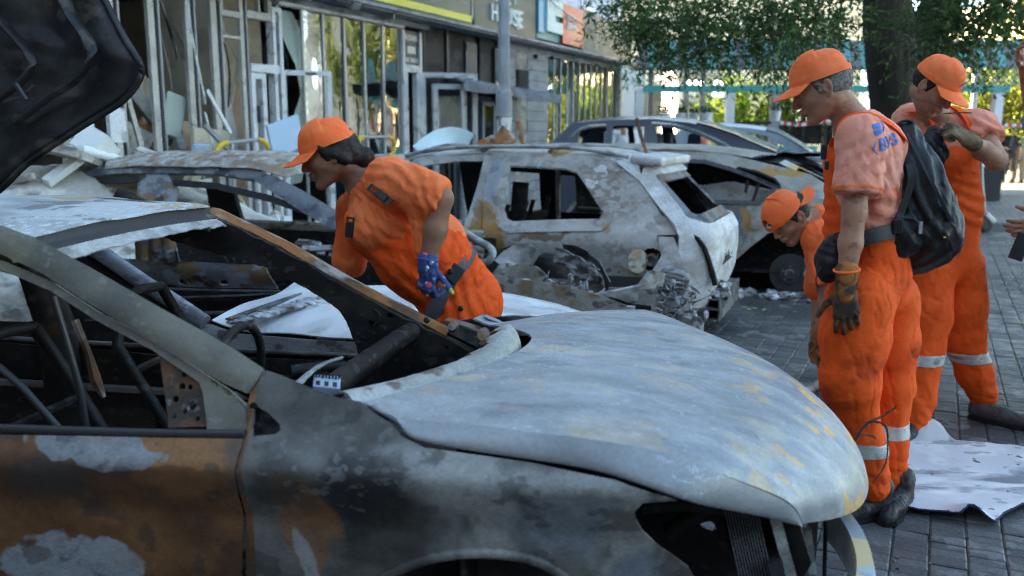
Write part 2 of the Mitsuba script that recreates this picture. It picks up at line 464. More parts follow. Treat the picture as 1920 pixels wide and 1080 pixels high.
pav = struct('pavement', ([[-3, .8, -.008], [14, .8, -.008], [14, 15, -.008], [-3, 15, -.008]], [[0, 1, 2, 3]]), 'joint_dirt')
def paver_mesh():
    a, b, c = .0595 / 2, .121 / 2, .006
    v = [[x * a, y * b, -.03] for x, y in ((-1, -1), (1, -1), (1, 1), (-1, 1))] + [[x * a, y * b, -.005] for x, y in ((-1, -1), (1, -1), (1, 1), (-1, 1))] + [[x * (a - c), y * (b - c), 0] for x, y in ((-1, -1), (1, -1), (1, 1), (-1, 1))]
    f = []
    for o in (0, 4):
        for i in range(4):
            j = (i + 1) % 4
            f += [[o + i, o + j, o + 4 + j], [o + i, o + 4 + j, o + 4 + i]]
    return np.array(v), np.array(f + [[8, 9, 10], [8, 10, 11]])
PV = paver_mesh()
rp_ = np.random.default_rng(2)
cells = []
for i in range(-260, 60):
    for j in range(-130, 20):
        w = BF.w([(i + .5) * .0625, (j + .5) * .125, 0])
        d = math.hypot(w[0], w[1])
        if not (1.0 < w[1] < 13.5) or w[0] < -2.5 or w[0] > .64 * w[1] + .4: continue
        cells.append((d, i, j, w))
cells.sort(key=lambda c: c[0])
def seen_paver(w):
    """in view right of the nearest car's nose, not under the cloth or a shoe"""
    px = 960 + 1650 * w[0] / (w[1] * math.cos(PITCH) + 1.5 * math.sin(PITCH))
    return 1570 + 20 < px < 1925 and 2.3 < w[1] < 3.3 + .25 * (w[0] - 1.5)
near = [c for c in cells if seen_paver(c[3])][:300]
nset = {(c[1], c[2]) for c in near}
dictp = mikit.ply(PV, 'paver_stone')
def paver_matrix(w):
    R = np.eye(4); R[:3, :3] = np.stack([BF.a, BF.l, [0, 0, 1]], 1) @ rot([1, 0, 0], rp_.normal(0, .8)) @ rot([0, 1, 0], rp_.normal(0, 1.3)) @ rotz(rp_.normal(0, 1.0))
    R[:3, 3] = w + np.array([0, 0, rp_.normal(0, .0018)])
    return R
for c in near:
    scene[key_for(pav + '__paver')] = {**dictp, 'to_world': T(paver_matrix(c[3]))}
V, F = [], []
for k_, c in enumerate(c for c in cells if (c[1], c[2]) not in nset):
    M = paver_matrix(c[3])
    V.append(PV[0] @ M[:3, :3].T + M[:3, 3]); F.append(PV[1] + 12 * k_)
tag(put(pav + '__farther_pavers', (np.vstack(V), np.vstack(F)), 'paver_stone', False), kind='stuff')
# cinders and glass crumbs on the paving
gv = []
for i in range(900):
    y0 = rp_.uniform(2.2, 9.5); x0 = rp_.uniform(-.2, .62 * y0 + .3)
    s_ = rp_.uniform(.002, .007) * (1 + (rp_.random() > .95) * 1.5)
    gv.append(box([x0, y0, s_ * .4], (s_ * 2, s_ * 1.4, s_), rotz(rp_.uniform(0, 180)) @ rot([1, 0, 0], rp_.uniform(-40, 40))))
tag(put('cinders', join(*gv[:560]), 'charred_debris', False), 'scattered black cinders on the paving', None, None, 'stuff')
principled('glass_crumb', (.6, .63, .66), .15)
tag(put('glass_crumbs', join(*[(vf(g)[0], g[1]) for g in gv[560:640]]), 'glass_crumb', False), 'bright glass crumbs scattered on the paving', None, None, 'stuff')
principled('leaf_litter', (.42, .52, .22), .6)
for q in [[2.028, 7.372, 0.01], [2.086, 7.418, 0.01], [2.144, 7.349, 0.01], [2.455, 6.979, 0.01], [2.006, 7.465, 0.01]]:
    one('fallen_leaf', 'pale green fallen leaf on the sooty paving, ' + ('beside the curled pair', 'in the middle of a curled pair', 'at the near end of the pair', 'close to the trousers of the standing worker', 'nearest to the rear beam of the wreck')[len([k for k in scene if k.startswith('fallen')])], 'leaf', sheet(poly([(-.035, 0), (-.01, .014), (.03, .004), (.035, 0), (.005, -.014)]), lambda P: np.c_[P[:, 0], P[:, 1], .012 + 3 * P[:, 0] ** 2] @ rotz(rp_.uniform(0, 180)).T + np.array(q), .012, .001), 'leaf_litter', 30, group='leaves on the paving')


# ------------------------------------------------------------------ the wrecked shop building
principled('frame_cream', mottle(BF, (.52, .49, .43), [((.42, .39, .34), 4, .52, .15), ((.20, .19, .175), 22, .72, .06)], 51), .55)
principled('frame_white', mottle(BF, (.66, .66, .67), [((.40, .40, .40), 9, .62, .06)], 52), .4)
principled('alu_grey', (.36, .365, .375), .4, .4)
principled('dark_gap', (.02, .02, .022), .6)
principled('steel_soffit', mottle(BF, (.17, .19, .225), [((.24, .26, .29), 3, .55, .1), ((.10, .11, .13), 8, .62, .06)], 53), .5, .2)
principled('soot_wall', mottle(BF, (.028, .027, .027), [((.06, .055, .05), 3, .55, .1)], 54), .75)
principled('room_grey', mottle(BF, (.34, .33, .315), [((.20, .19, .18), 1.6, .52, .15), ((.06, .055, .05), 2.5, .62, .12)], 55), .9)
principled('room_ochre', mottle(BF, (.50, .42, .19), [((.42, .35, .17), 2, .55, .12)], 56), .85)
principled('room_cream', mottle(BF, (.62, .53, .38), [((.5, .42, .30), 3, .55, .1)], 57), .85)
principled('peach_board', mottle(BF, (.60, .40, .27), [((.50, .34, .24), 3, .55, .1)], 58), .7)
principled('cladding', mottle(BF, (.25, .26, .285), [((.19, .20, .22), 4, .55, .1)], 59), .55)
principled('panel_blue_white', (.55, .59, .68), .45)
principled('upper_wall', mottle(BF, (.40, .41, .44), [((.33, .34, .37), .8, .5, .15)], 60), .7)
principled('sign_green', (.035, .085, .06), .3)
principled('sign_yellow', (.75, .66, .06), .4)
principled('sign_olive', mottle(BF, (.085, .092, .08), [((.13, .135, .10), 2.0, .5, .15)], 61), .5, .1)
principled('sign_white', (.75, .76, .74), .5)
principled('sign_blue', (.08, .32, .50), .35)
principled('sign_pale', mottle(BF, (.50, .62, .63), [((.62, .68, .60), 6, .55, .08)], 62), .45)
principled('sign_teal', (.06, .22, .26), .4)
principled('sign_red', mottle(BF, (.52, .12, .085), [((.58, .20, .12), 2.5, .55, .1)], 63), .4)
principled('awning_cloth', mottle(BF, (.13, .15, .19), [((.19, .215, .26), 4, .55, .1), ((.09, .10, .13), 9, .62, .05)], 64), .6)
bsdf('pane_glass', {'type': 'thindielectric', 'int_ior': 1.9})
bsdf('mirror_glass', {'type': 'blendbsdf', 'weight': .50, 'a': {'type': 'thindielectric', 'int_ior': 2.0}, 'b': {'type': 'conductor', 'specular_reflectance': {'type': 'rgb', 'value': [.62, .66, .60]}}})
principled('torn_film', (.42, .47, .42), .35)

bld = thing('shop_building', 'long grey shop building with a wrecked glazed ground floor, sign band and awning', 'building')
Q = bld + '__'
def bput(name, m, mat, smooth=False): return put(Q + name, BF.mesh(m), mat, smooth)
XE = 8.35                                                    # the far end of the front
# upper storeys, side and back, roof
bput('upper_wall', boxb([-26, -.02, 4.42], [XE, .35, 26]), 'upper_wall')
bput('end_wall', boxb([XE, 0, 0], [XE + .3, 12.5, 26]), 'upper_wall')
bput('back_wall', boxb([-26, 12.2, 0], [XE, 12.5, 26]), 'upper_wall')
bput('roof', boxb([-26.5, -.5, 26], [XE + .8, 13, 26.4]), 'upper_wall')
bput('near_wall', boxb([-26.3, 0, 0], [-26, 12.5, 26]), 'upper_wall')
for s in range(6):
    for i in range(9):
        x0, z0 = -24 + 3.5 * i, 6.0 + 3.1 * s
        k = bput('window', join(boxb([x0, -.06, z0], [x0 + .07, .0, z0 + 1.5]), boxb([x0 + 1.53, -.06, z0], [x0 + 1.6, .0, z0 + 1.5]), boxb([x0 + .07, -.06, z0], [x0 + 1.53, 0, z0 + .07]), boxb([x0 + .07, -.06, z0 + 1.43], [x0 + 1.53, 0, z0 + 1.5]), boxb([x0 + .77, -.06, z0 + .07], [x0 + .83, 0, z0 + 1.43])), 'frame_white')
        bput(k[len(Q):] + '__pane', boxb([x0 + .07, -.035, z0 + .07], [x0 + 1.53, -.025, z0 + 1.43]), 'dark_gap')
# first storey behind the signs: pale corrugated cladding with windows
for i in range(72):
    x0 = 1.5 + .095 * i
    if 5.7 < x0 < 6.4 or 7.35 < x0 < 8.0: continue
    bput('cladding_rib', boxb([x0, -.10, 3.96], [x0 + .062, -.02, 5.4]), 'panel_blue_white')
bput('cladding_backing', boxb([-8, -.055, 3.9], [XE, -.021, 5.42]), 'panel_blue_white')
for x0 in (5.72, 7.37):
    k = bput('window', join(boxb([x0, -.14, 4.02], [x0 + .06, -.05, 5.3]), boxb([x0 + .3, -.14, 4.1], [x0 + .34, -.05, 5.3]), boxb([x0 + .60, -.14, 4.02], [x0 + .66, -.05, 5.3]), boxb([x0 - .03, -.17, 4.0], [x0 + .69, -.05, 4.08])), 'frame_white')
    bput(k[len(Q):] + '__pane', boxb([x0 + .06, -.08, 4.08], [x0 + .6, -.07, 5.3]), 'mirror_glass')
# soffit band and beams over the glazing
bput('soffit', boxb([-8, -.34, 3.055], [XE, -.02, 3.085]), 'steel_soffit')
bput('lintel', boxb([-8, -.10, 2.98], [-.30, .05, 3.05]), 'steel_soffit')
bput('lintel', boxb([2.05, -.06, 2.95], [XE, .05, 3.05]), 'steel_soffit')
bput('gutter', boxb([-8, -.40, 3.08], [XE, -.335, 3.125]), 'steel_soffit')
bput('flood_lamp', join(rbox([-2.45, -.30, 3.06], (.16, .12, .10), .02, rot([1, 0, 0], 30)), tube([[-2.45, -.25, 3.13], [-2.45, -.28, 3.08]], .012, 6)), 'alu_grey', 30)
for x in (-3.3, -1.55): bput('soffit__bracket', boxb([x, -.30, 2.99], [x + .02, -.11, 3.05]), 'alu_grey')
# interior shell
bput('floor', boxb([-8, .05, -.006], [XE, 12.1, .06]), 'room_grey')
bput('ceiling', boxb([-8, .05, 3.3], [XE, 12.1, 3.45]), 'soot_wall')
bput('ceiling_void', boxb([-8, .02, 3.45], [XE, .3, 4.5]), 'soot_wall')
bput('room_back_wall', boxb([-8, 4.2, .06], [-2.6, 4.35, 3.3]), 'room_grey')
bput('room_side_wall', boxb([-4.36, .12, .06], [-4.24, 1.0, 3.3]), 'room_cream')
bput('room_back_wall', boxb([-2.45, 3.8, .06], [4.2, 3.95, 3.3]), 'room_ochre')
bput('room_side_wall', boxb([-2.62, 1.6, .06], [-2.46, 4.2, 3.3]), 'room_cream')
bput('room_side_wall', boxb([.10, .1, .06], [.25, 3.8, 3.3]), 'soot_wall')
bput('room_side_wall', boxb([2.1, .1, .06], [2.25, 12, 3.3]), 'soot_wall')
bput('room_side_wall', boxb([4.05, .1, .06], [4.2, 12, 3.3]), 'room_grey')
bput('room_back_wall', boxb([4.2, 9, .06], [XE, 9.2, 3.3]), 'room_grey')
bput('near_room_wall', boxb([-8.3, .1, .06], [-8, 12.2, 3.3]), 'room_grey')
bput('peach_partition', boxb([-3.75, .95, .06], [-2.7, 1.0, 2.12]), 'peach_board')
bput('cream_partition', boxb([-4.2, 1.05, 2.13], [-2.6, 1.1, 3.25]), 'room_cream')
bsdf('ceiling_lamp_glow', {'type': 'diffuse', 'reflectance': {'type': 'rgb', 'value': [.8, .8, .8]}})
lp = lathe([(0, 0), (.30, 0), (.30, .05), (0, .05)], 28, c=(.72 - 1.0, 2.0, 3.12))
k = bput('ceiling_lamp', lathe([(.31, 0), (.34, 0), (.34, .10), (.31, .10)], 28, c=(-.28, 2.0, 3.10)), 'frame_white', 30)
scene[k + '__diffuser'] = mikit.ply(BF.mesh(lp), 'ceiling_lamp_glow', smooth=30, emitter={'type': 'area', 'radiance': {'type': 'rgb', 'value': [2.6, 2.4, 1.9]}})
# broken glazing frame, near bays
def post(x, w=.16, h=3.1, y=0.0, lean=0.0):
    bput('mullion', box([x - w * .22, y, h / 2], (w * .46, .045, h), rot([0, 1, 0], lean)), 'frame_cream')
    bput('mullion', box([x + w * .30, y - .012, h / 2], (w * .13, .05, h), rot([0, 1, 0], lean)), 'alu_grey')
    k = Q + 'mullion'
    bput('mullion__slot', box([x + w * .12, y + .01, h / 2], (w * .2, .03, h), rot([0, 1, 0], lean)), 'dark_gap')
for x, w in ((-6.9, .16), (-6.35, .16), (-5.80, .15), (-5.33, .16), (-4.86, .15), (-4.50, .18), (-4.10, .12)): post(x, w)
bput('transom', join(boxb([-4.44, -.04, 2.72], [-4.14, .04, 2.78]), boxb([-4.05, -.04, 2.74], [-3.57, .04, 2.82]), boxb([-4.44, -.02, 2.5], [-4.14, .02, 2.53])), 'frame_cream')
bput('transom', boxb([-4.04, -.05, 2.17], [-3.57, .05, 2.26]), 'frame_white')
for a_, b_ in ((-3.86, -3.83), (-3.70, -3.64)): bput('fanlight_bar', boxb([a_, -.03, 2.82], [b_, .03, 2.975]), 'frame_cream')
def frame_rect(x0, x1, z0, z1, w, d=.05, y=0.0):
    return join(boxb([x0, y - d, z0], [x0 + w, y + d, z1]), boxb([x1 - w, y - d, z0], [x1, y + d, z1]), boxb([x0 + w, y - d, z1 - w], [x1 - w, y + d, z1]), boxb([x0 + w, y - d, z0], [x1 - w, y + d, z0 + w]))
bput('door_frame', frame_rect(-4.04, -3.80, .06, 2.16, .065, .04), 'frame_white')
bput('door_frame__lock', boxb([-3.98, -.06, 1.62], [-3.94, -.042, 1.80]), 'dark_gap')
bput('door_frame', frame_rect(-3.66, -3.50, .06, 2.9, .05, .05), 'frame_white')
# swung-open sash: pivots out towards the street
hx_, ang = -3.50, -42
Rs = rotz(ang)
def swung(m, c=(hx_, 0, 0)):
    v, f = vf(m); v = (v - np.array(c)) @ Rs.T + np.array(c); return v, f
bput('open_sash', swung(frame_rect(-3.50, -2.92, .25, 2.22, .055, .03)), 'frame_white')
bput('open_sash__handle', swung(boxb([-3.22, -.045, 2.175], [-3.1, -.031, 2.195])), 'dark_gap')
# glazed bays with thin mullions
mx = [-3.53, -3.10, -2.70, -2.27, -1.84, -1.40, -.955]
for x in mx: bput('thin_mullion', boxb([x - .020, -.022, .06], [x + .020, .0, 2.945]), 'alu_grey')
bput('glazing_head', boxb([-3.55, -.07, 2.945], [-.93, .04, 2.98]), 'frame_white')
rg = np.random.default_rng(4)
def warped_pane(x0, x1, z0, z1, seed, amp=.012):
    return sheet(poly([(x0, z0), (x1, z0), (x1, z1), (x0, z1)]), lambda P: np.c_[P[:, 0], .0 + (meshkit.fbm(np.c_[P * (2.2, .9), np.full(len(P), seed * 2.7)], 2) - .5) * 2 * amp, P[:, 1]], .06, .004)
for i in range(6):
    if i in (0,): continue
    m = warped_pane(mx[i] + .022, mx[i + 1] - .022, .10, 2.94, i, .020)
    bput('glass_pane', m, 'pane_glass', 60)
# torn laminated glass hanging in the first bays
tf = poly([(-3.40, 2.93), (-3.02, 2.93), (-2.93, 2.62), (-2.80, 2.25), (-2.72, 1.9), (-2.85, 1.55), (-2.92, .9), (-3.35, .85), (-3.3, 1.5), (-3.12, 1.95), (-3.15, 2.3), (-3.30, 2.6)], rnd=.03)
one('hanging_glass', 'pale green sheet of shattered laminated glass hanging crooked in the window bay', 'glass sheet', BF.mesh(sheet(tf, lambda P: np.c_[P[:, 0], .14 + .10 * np.sin(P[:, 1] * 2.3) + crumple(P, 3, .03), P[:, 1]], .05, .004)), 'torn_film', 40)
# entrance
bput('fanlight_poster', boxb([-.90, -.02, 2.46], [-.46, .02, 2.93]), principled('poster_navy', (.03, .04, .065), .35))
gl_ = []
for i, (x, w_) in enumerate([(-.86, .05), (-.80, .03), (-.75, .05), (-.68, .05), (-.62, .03), (-.58, .05)]): gl_.append(boxb([x, -.026, 2.80], [x + w_, -.021, 2.88 - .01 * (i % 2)]))
for x, w_ in ((-.85, .09), (-.72, .12), (-.57, .07)): gl_.append(boxb([x, -.026, 2.50], [x + w_, -.021, 2.56]))
gl_.append(boxb([-.80, -.026, 2.62], [-.58, -.0215, 2.72]))
bput('fanlight_poster__print', join(*gl_), 'alu_grey')
labels[Q + 'fanlight_poster__print'] = {'kind': 'stuff'}
bput('door_frame', join(boxb([-.955, -.05, .06], [-.90, .05, 2.93]), boxb([-.50, -.05, .06], [-.44, .05, 2.93]), boxb([-.90, -.05, 2.36], [-.50, .05, 2.46])), 'frame_white')
bput('door_frame', join(boxb([-.88, -.04, .06], [-.82, .04, 2.355]), boxb([-.58, -.04, .06], [-.505, .04, 2.355])), 'frame_white')
k = bput('open_door', swung(frame_rect(-.42, .46, .10, 2.38, .07, .03), (-.42, 0, 0)), 'frame_white')
bput(k[len(Q):] + '__inner_frame', swung(join(frame_rect(-.24, .28, .12, 2.22, .075, .045), boxb([-.165, -.045, 1.06], [.205, .045, 1.13])), (-.42, 0, 0)), 'frame_white')
bput(k[len(Q):] + '__pane', swung(boxb([-.165, -.004, 1.13], [.205, .004, 2.145]), (-.42, 0, 0)), 'mirror_glass')
bput(k[len(Q):] + '__handle', swung(join(tube([[.40, -.07, 1.0], [.40, -.07, 1.5]], .012, 8), boxb([.39, -.07, 1.02], [.41, -.03, 1.04]), boxb([.39, -.07, 1.46], [.41, -.03, 1.48])), (-.42, 0, 0)), 'alu_grey', 40)
# black recess beside it
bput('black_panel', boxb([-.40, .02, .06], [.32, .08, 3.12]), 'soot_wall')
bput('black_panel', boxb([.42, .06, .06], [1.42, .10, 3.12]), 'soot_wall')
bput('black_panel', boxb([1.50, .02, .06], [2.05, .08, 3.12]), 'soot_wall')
bput('recess_post', join(boxb([.34, -.02, .06], [.40, .05, 3.1]), boxb([-.30, -.0, .06], [-.27, .05, 3.0])), 'dark_metal')
bput('notice_board', boxb([1.02, .02, 2.2], [1.40, .055, 2.95]), principled('board_grey', (.055, .06, .075), .4))
bput('notice_board__top_strip', boxb([1.04, .01, 2.80], [1.38, .019, 2.93]), principled('strip_grey', (.14, .135, .13), .6))
bput('window', boxb([1.98, -.02, 2.16], [2.36, .0, 2.86]), 'mirror_glass')
bput('window__frame', frame_rect(1.93, 2.41, 2.10, 2.92, .045, .05), 'dark_metal')
bput('kiosk_window', frame_rect(1.30, 1.78, .9, 2.02, .07, .03, -.10), principled('kiosk_blue', (.20, .26, .33), .5))
bput('kiosk_window__pane', boxb([1.37, -.11, .97], [1.71, -.10, 1.95]), 'mirror_glass')
bput('kiosk_post', join(boxb([.62, -.12, .06], [.70, -.04, 2.1]), boxb([.95, -.12, .06], [1.03, -.04, 2.1]), boxb([1.9, -.12, .06], [1.98, -.04, 2.1])), 'cladding')
bput('kiosk_panel', boxb([.5, -.03, .06], [2.1, .01, 2.1]), principled('kiosk_dark', (.10, .125, .15), .5))
# board cladding
xs_ = [(2.42, 2.72), (3.22, 4.16)]
nb = 0
for (xa, xb) in xs_:
    z0 = .06
    while z0 < 2.93:
        h = .185
        bput('plank', box([(xa + xb) / 2, -.04 + .004 * (nb % 3), z0 + h / 2], (xb - xa, .03, h - .012), rot([1, 0, 0], 3)), 'cladding')
        z0 += h; nb += 1
bput('clad_backing', boxb([2.42, -.02, .06], [4.18, .05, 2.95]), 'dark_gap')
bput('torn_panel', boxb([2.74, -.05, .06], [3.20, -.025, 2.95]), principled('torn_plaster', mottle(BF, (.30, .275, .24), [((.20, .185, .17), 5, .52, .08), ((.44, .41, .37), 9, .62, .06)], 66), .85))
bput('vent_grille', boxb([2.74, -.09, 2.26], [3.20, -.051, 2.62]), 'dark_gap')
for i in range(7): bput('vent_grille__louvre', box([2.97, -.096, 2.29 + .05 * i], (.43, .014, .03), rot([1, 0, 0], 30)), 'dark_metal')
bput('wall_lamp', join(boxb([3.5, -.12, 2.86], [3.56, -.03, 2.93]), boxb([4.3, -.1, 2.9], [4.34, -.03, 2.97])), 'dark_gap')
# curtain wall at the far end
n_ = 12
for i in range(n_ + 1):
    x = 4.20 + (XE - 4.26) / n_ * i
    bput('thin_mullion', boxb([x - .025, -.03, .06], [x + .025, -.014, 2.95]), 'alu_grey')
for i in range(n_):
    x0, x1 = 4.225 + (XE - 4.26) / n_ * i, 4.175 + (XE - 4.26) / n_ * (i + 1)
    v, f = vf(boxb([x0, -.012, .1], [x1, -.006, 2.94])); v[:, 1] += rg.normal(0, .004, 1) + (v[:, 0] - x0) * rg.normal(0, .012)
    bput('glass_pane', (v, f), 'mirror_glass')
bput('end_post', boxb([XE - .04, -.1, .06], [XE + .1, .04, 3.1]), 'frame_cream')
# awning on two thin poles
aw = thing('awning', 'sagging blue grey cloth awning along the shop front behind the lamp post', 'awning')
AP = lambda P: np.c_[P[:, 0], P[:, 1], 2.20 - .03 * P[:, 0] + .20 * (P[:, 1] + .95) + .02 * np.sin(P[:, 0] * 3.0) + crumple(P, 3, .02)]
put(aw + '__roof_cloth', BF.mesh(sheet(poly([(-.85, -.95), (2.68, -.95), (3.3, -.02), (.5, -.02)]), AP, .08, .012)), 'awning_cloth', 30)
put(aw + '__valance', BF.mesh(sheet(poly([(-.85, 0), (2.68, 0), (2.68, .13), (-.85, .13)]), lambda P: np.c_[P[:, 0], -.955 + crumple(P, 4, .015, 3), 2.205 - .03 * P[:, 0] - .13 + P[:, 1] + .02 * np.sin(P[:, 0] * 3)], .06, .01)), 'awning_cloth', 30)
for x in (-.80, 2.6): put(aw + '__pole', BF.mesh(tube([[x, -.9, .0], [x, -.9, 2.1]], .02, 8)), 'alu_grey', 50)
# signs, each its own thing on the band
def sign(name, label, x0, x1, z0, z1, mat, y0=-.36, y1=-.10):
    k = thing(name, label, 'sign'); z0 -= .075
    put(k + '__board', BF.mesh(boxb([x0, y0, z0], [x1, y1, z1])), mat, False)
    return k
g1 = sign('shop_sign', 'dark green shop sign with a yellow stripe along its lower edge', -2.6, .52, 3.22, 4.35, 'sign_green')
put(g1 + '__stripe', BF.mesh(boxb([-2.6, -.368, 3.16], [.50, -.361, 3.255])), 'sign_yellow', False)
put(g1 + '__edge', BF.mesh(boxb([.505, -.375, 3.22], [.535, -.12, 4.35])), 'alu_grey', False)
put(g1 + '__lettering', BF.mesh(join(*[boxb([-.55 + .095 * i, -.368, 3.62], [-.475 + .095 * i, -.361, 3.74]) for i in range(9)])), 'sign_yellow', False)
labels[g1 + '__lettering'] = {'kind': 'stuff'}
def text_on(s, x, z, h, y, bold=True):
    v, f = vf(text_mesh(s, h, .03, bold))
    return np.stack([v[:, 0] + x, y - v[:, 2], v[:, 1] + z], 1), f
g2 = sign('shop_sign', 'olive grey shop sign with raised white letters reading HOUSE, behind the lamp post', .60, 2.90, 3.20, 4.35, 'sign_olive')
put(g2 + '__lettering', BF.mesh(text_on('HOUSE', 1.12, 3.27, .25, -.362)), 'sign_white', False)
put(g2 + '__rule', BF.mesh(boxb([1.12, -.38, 3.585], [1.85, -.361, 3.625])), 'sign_white', False)
ring_ = [[2.12 + .10 * math.cos(a), -.37, 3.32 + .085 * math.sin(a)] for a in np.linspace(-1.9, 2.6, 14)] + [[2.02, -.37, 3.44], [2.10, -.37, 3.52], [2.2, -.37, 3.48]]
put(g2 + '__emblem', BF.mesh(join(tube(cat_spline(ring_, 40), .02, 6), tube(cat_spline([[2.02, -.37, 3.62], [2.06, -.37, 3.74], [2.15, -.37, 3.84], [2.22, -.37, 3.80], [2.12, -.37, 3.70]], 20), .016, 6))), 'sign_white', 40)
g3 = sign('shop_sign', 'torn blue shop sign with pale panels, left of the red sign', 2.95, 4.0, 3.24, 4.35, 'sign_teal')
put(g3 + '__blue_band', BF.mesh(boxb([2.95, -.40, 3.27], [3.24, -.362, 4.35])), 'sign_blue', False)
put(g3 + '__pale_panel', BF.mesh(boxb([3.24, -.44, 3.31], [3.60, -.362, 3.86])), 'sign_pale', False)
put(g3 + '__pale_panel', BF.mesh(boxb([3.60, -.43, 3.62], [3.99, -.362, 3.86])), 'sign_pale', False)
put(g3 + '__pale_panel', BF.mesh(boxb([3.60, -.43, 3.31], [3.99, -.362, 3.51])), 'sign_pale', False)
put(g3 + '__pale_panel', BF.mesh(boxb([3.24, -.42, 3.88], [3.55, -.362, 4.05])), 'sign_pale', False)
g4 = sign('shop_sign', 'red shop sign with white lettering, between the blue sign and the olive panel', 4.02, 5.06, 3.24, 3.88, 'sign_red', -.42)
put(g4 + '__lettering', BF.mesh(join(text_on('ОКНА', 4.17, 3.60, .10, -.421), text_on('ДВЕРИ', 4.17, 3.45, .10, -.421))), 'sign_white', False)
g5 = sign('shop_sign', 'long olive mirror panel at the far end of the sign band', 5.14, XE, 3.20, 3.90, 'sign_olive')
for x in (6.0, 7.2): put(g5 + '__joint', BF.mesh(boxb([x, -.366, 3.2], [x + .03, -.361, 3.9])), 'alu_grey', False)
cab = cat_spline([[2.9, -.47, 3.95], [3.5, -.48, 3.78], [4.2, -.49, 3.66], [5.0, -.48, 3.56], [5.6, -.47, 3.52], [6.6, -.45, 3.50], [7.6, -.42, 3.46]], 40)
one('cable', 'thin dark cable sagging across the blue and red signs', 'cable', BF.mesh(tube(cab, .010, 5)), 'dark_gap', 50)

# torn bars, rubble and boards in and before the wrecked bays
def bar(label, pts, r, mat='frame_white', flat=(1, .6)):
    one('leaning_bar', label, 'bar', BF.mesh(tube(cat_spline(pts, 14), r, 4, flat=flat)), mat, 40)
bb = [[[-4.994, -0.1, 2.898], [-4.965, -0.15, 2.338], [-4.933, -0.2, 1.949], [-4.917, -0.2, 1.792]], [[-5.025, -0.3, 1.709], [-5.021, -0.35, 1.5], [-5.017, -0.4, 1.29]], [[-4.978, -0.3, 1.929], [-4.9, -0.35, 1.738], [-4.792, -0.4, 1.5]], [[-4.747, 0.5, 2.866], [-4.643, 0.5, 2.582], [-4.551, 0.5, 2.288]], [[-4.973, 0.3, 2.565], [-4.903, 0.3, 2.255], [-4.86, 0.3, 1.936], [-4.916, 0.3, 1.445]], [[-4.457, 0.6, 2.606], [-4.391, 0.6, 2.5], [-4.329, 0.6, 2.336]], [[-4.464, 0.1, 2.499], [-4.36, 0.1, 2.243], [-4.331, 0.1, 2.01], [-4.346, 0.1, 1.614], [-4.398, 0.1, 1.357]], [[-4.333, 0.05, 2.454], [-4.274, 0.05, 2.181], [-4.321, 0.05, 1.784]], [[-4.291, 0.1, 2.615], [-4.083, 0.1, 2.28]], [[-4.084, 0.1, 2.263], [-4.238, 0.1, 1.759]], [[-4.795, 0.2, 2.313], [-4.684, 0.1, 2.021], [-4.659, 0, 1.911]], [[-3.583, 0, 2.741], [-3.745, 0.02, 2.4], [-3.696, 0, 2.156]], [[-3.521, 0, 2.73], [-3.344, 0.02, 2.238], [-3.399, 0.02, 1.992], [-3.531, 0, 1.5]], [[-5.848, 0.2, 2.705], [-5.772, 0.2, 2.596], [-5.77, 0.1, 2.448]]]
for pts, (lab, r, mt) in zip(bb, [
    ('long thin white bar leaning outward between the two posts', .018, 'frame_white'), ('lower broken end of the leaning white bar', .014, 'frame_white'),
    ('broad bright white strip slanting across the wrecked bay', .035, 'sign_white'), ('grey strip hanging from the ceiling in the dark bay', .022, 'room_grey'),
    ('bent thin strip hanging down beside the second post', .012, 'frame_cream'), ('short broken strip hanging from the ceiling', .02, 'frame_cream'),
    ('thick black cable hanging down in the third bay', .028, 'dark_gap'), ('thin black cable hanging beside the thick one', .012, 'dark_gap'),
    ('cream diagonal brace falling to the right post', .014, 'frame_cream'), ('cream diagonal brace running down from the post', .014, 'frame_cream'),
    ('dark strip slanting behind the white bar', .012, 'dark_gap'), ('thin bent black wire in front of the cream partition', .009, 'dark_gap'), ('thin black wire hanging beside the open sash', .009, 'dark_gap'),
    ('thin dark wire above the charred bonnet', .008, 'dark_gap')]): bar(lab, pts, r, mt)
rb = np.random.default_rng(31)
principled('rubble_board', mottle(BF, (.46, .42, .36), [((.60, .57, .52), 4, .52, .1), ((.24, .21, .18), 7, .60, .08)], 71), .9)
principled('insulation', mottle(BF, (.50, .43, .27), [((.38, .32, .20), 9, .52, .1)], 72), .95)
principled('pale_blue_board', (.44, .58, .74), .5)
principled('teal_board', (.12, .25, .26), .6)
def board(label, c, s, rx, ry, rz, mat, cat='board'):
    one('fallen_board', label, cat, BF.mesh(rough(box(c, s, rotz(rz) @ rot([1, 0, 0], rx) @ rot([0, 1, 0], ry)), .008, 3)), mat, False)
bp_ = lambda u, v, yy: None
pts_ = [[-4.933, 0.6, 1.939], [-5.091, 0.4, 1.742], [-5.484, 0.2, 1.423], [-5.273, 0.3, 1.474], [-5.574, 0.05, 1.55], [-5.051, 0.1, 1.686], [-4.84, 0.3, 1.5], [-4.7, 0.3, 1.416], [-4.768, -0.1, 1.364], [-4.269, 0.1, 1.558], [-4.867, 0.5, 1.5], [-6.821, -0.9, 1.396], [-6.576, -0.5, 1.609], [-6.099, -0.3, 1.57], [-7.188, -1, 1.362], [-3.417, 1.6, 2.055], [-4.018, 1.2, 1.959], [-5.321, -0.5, 1.338], [-5.065, -0.5, 1.438]]
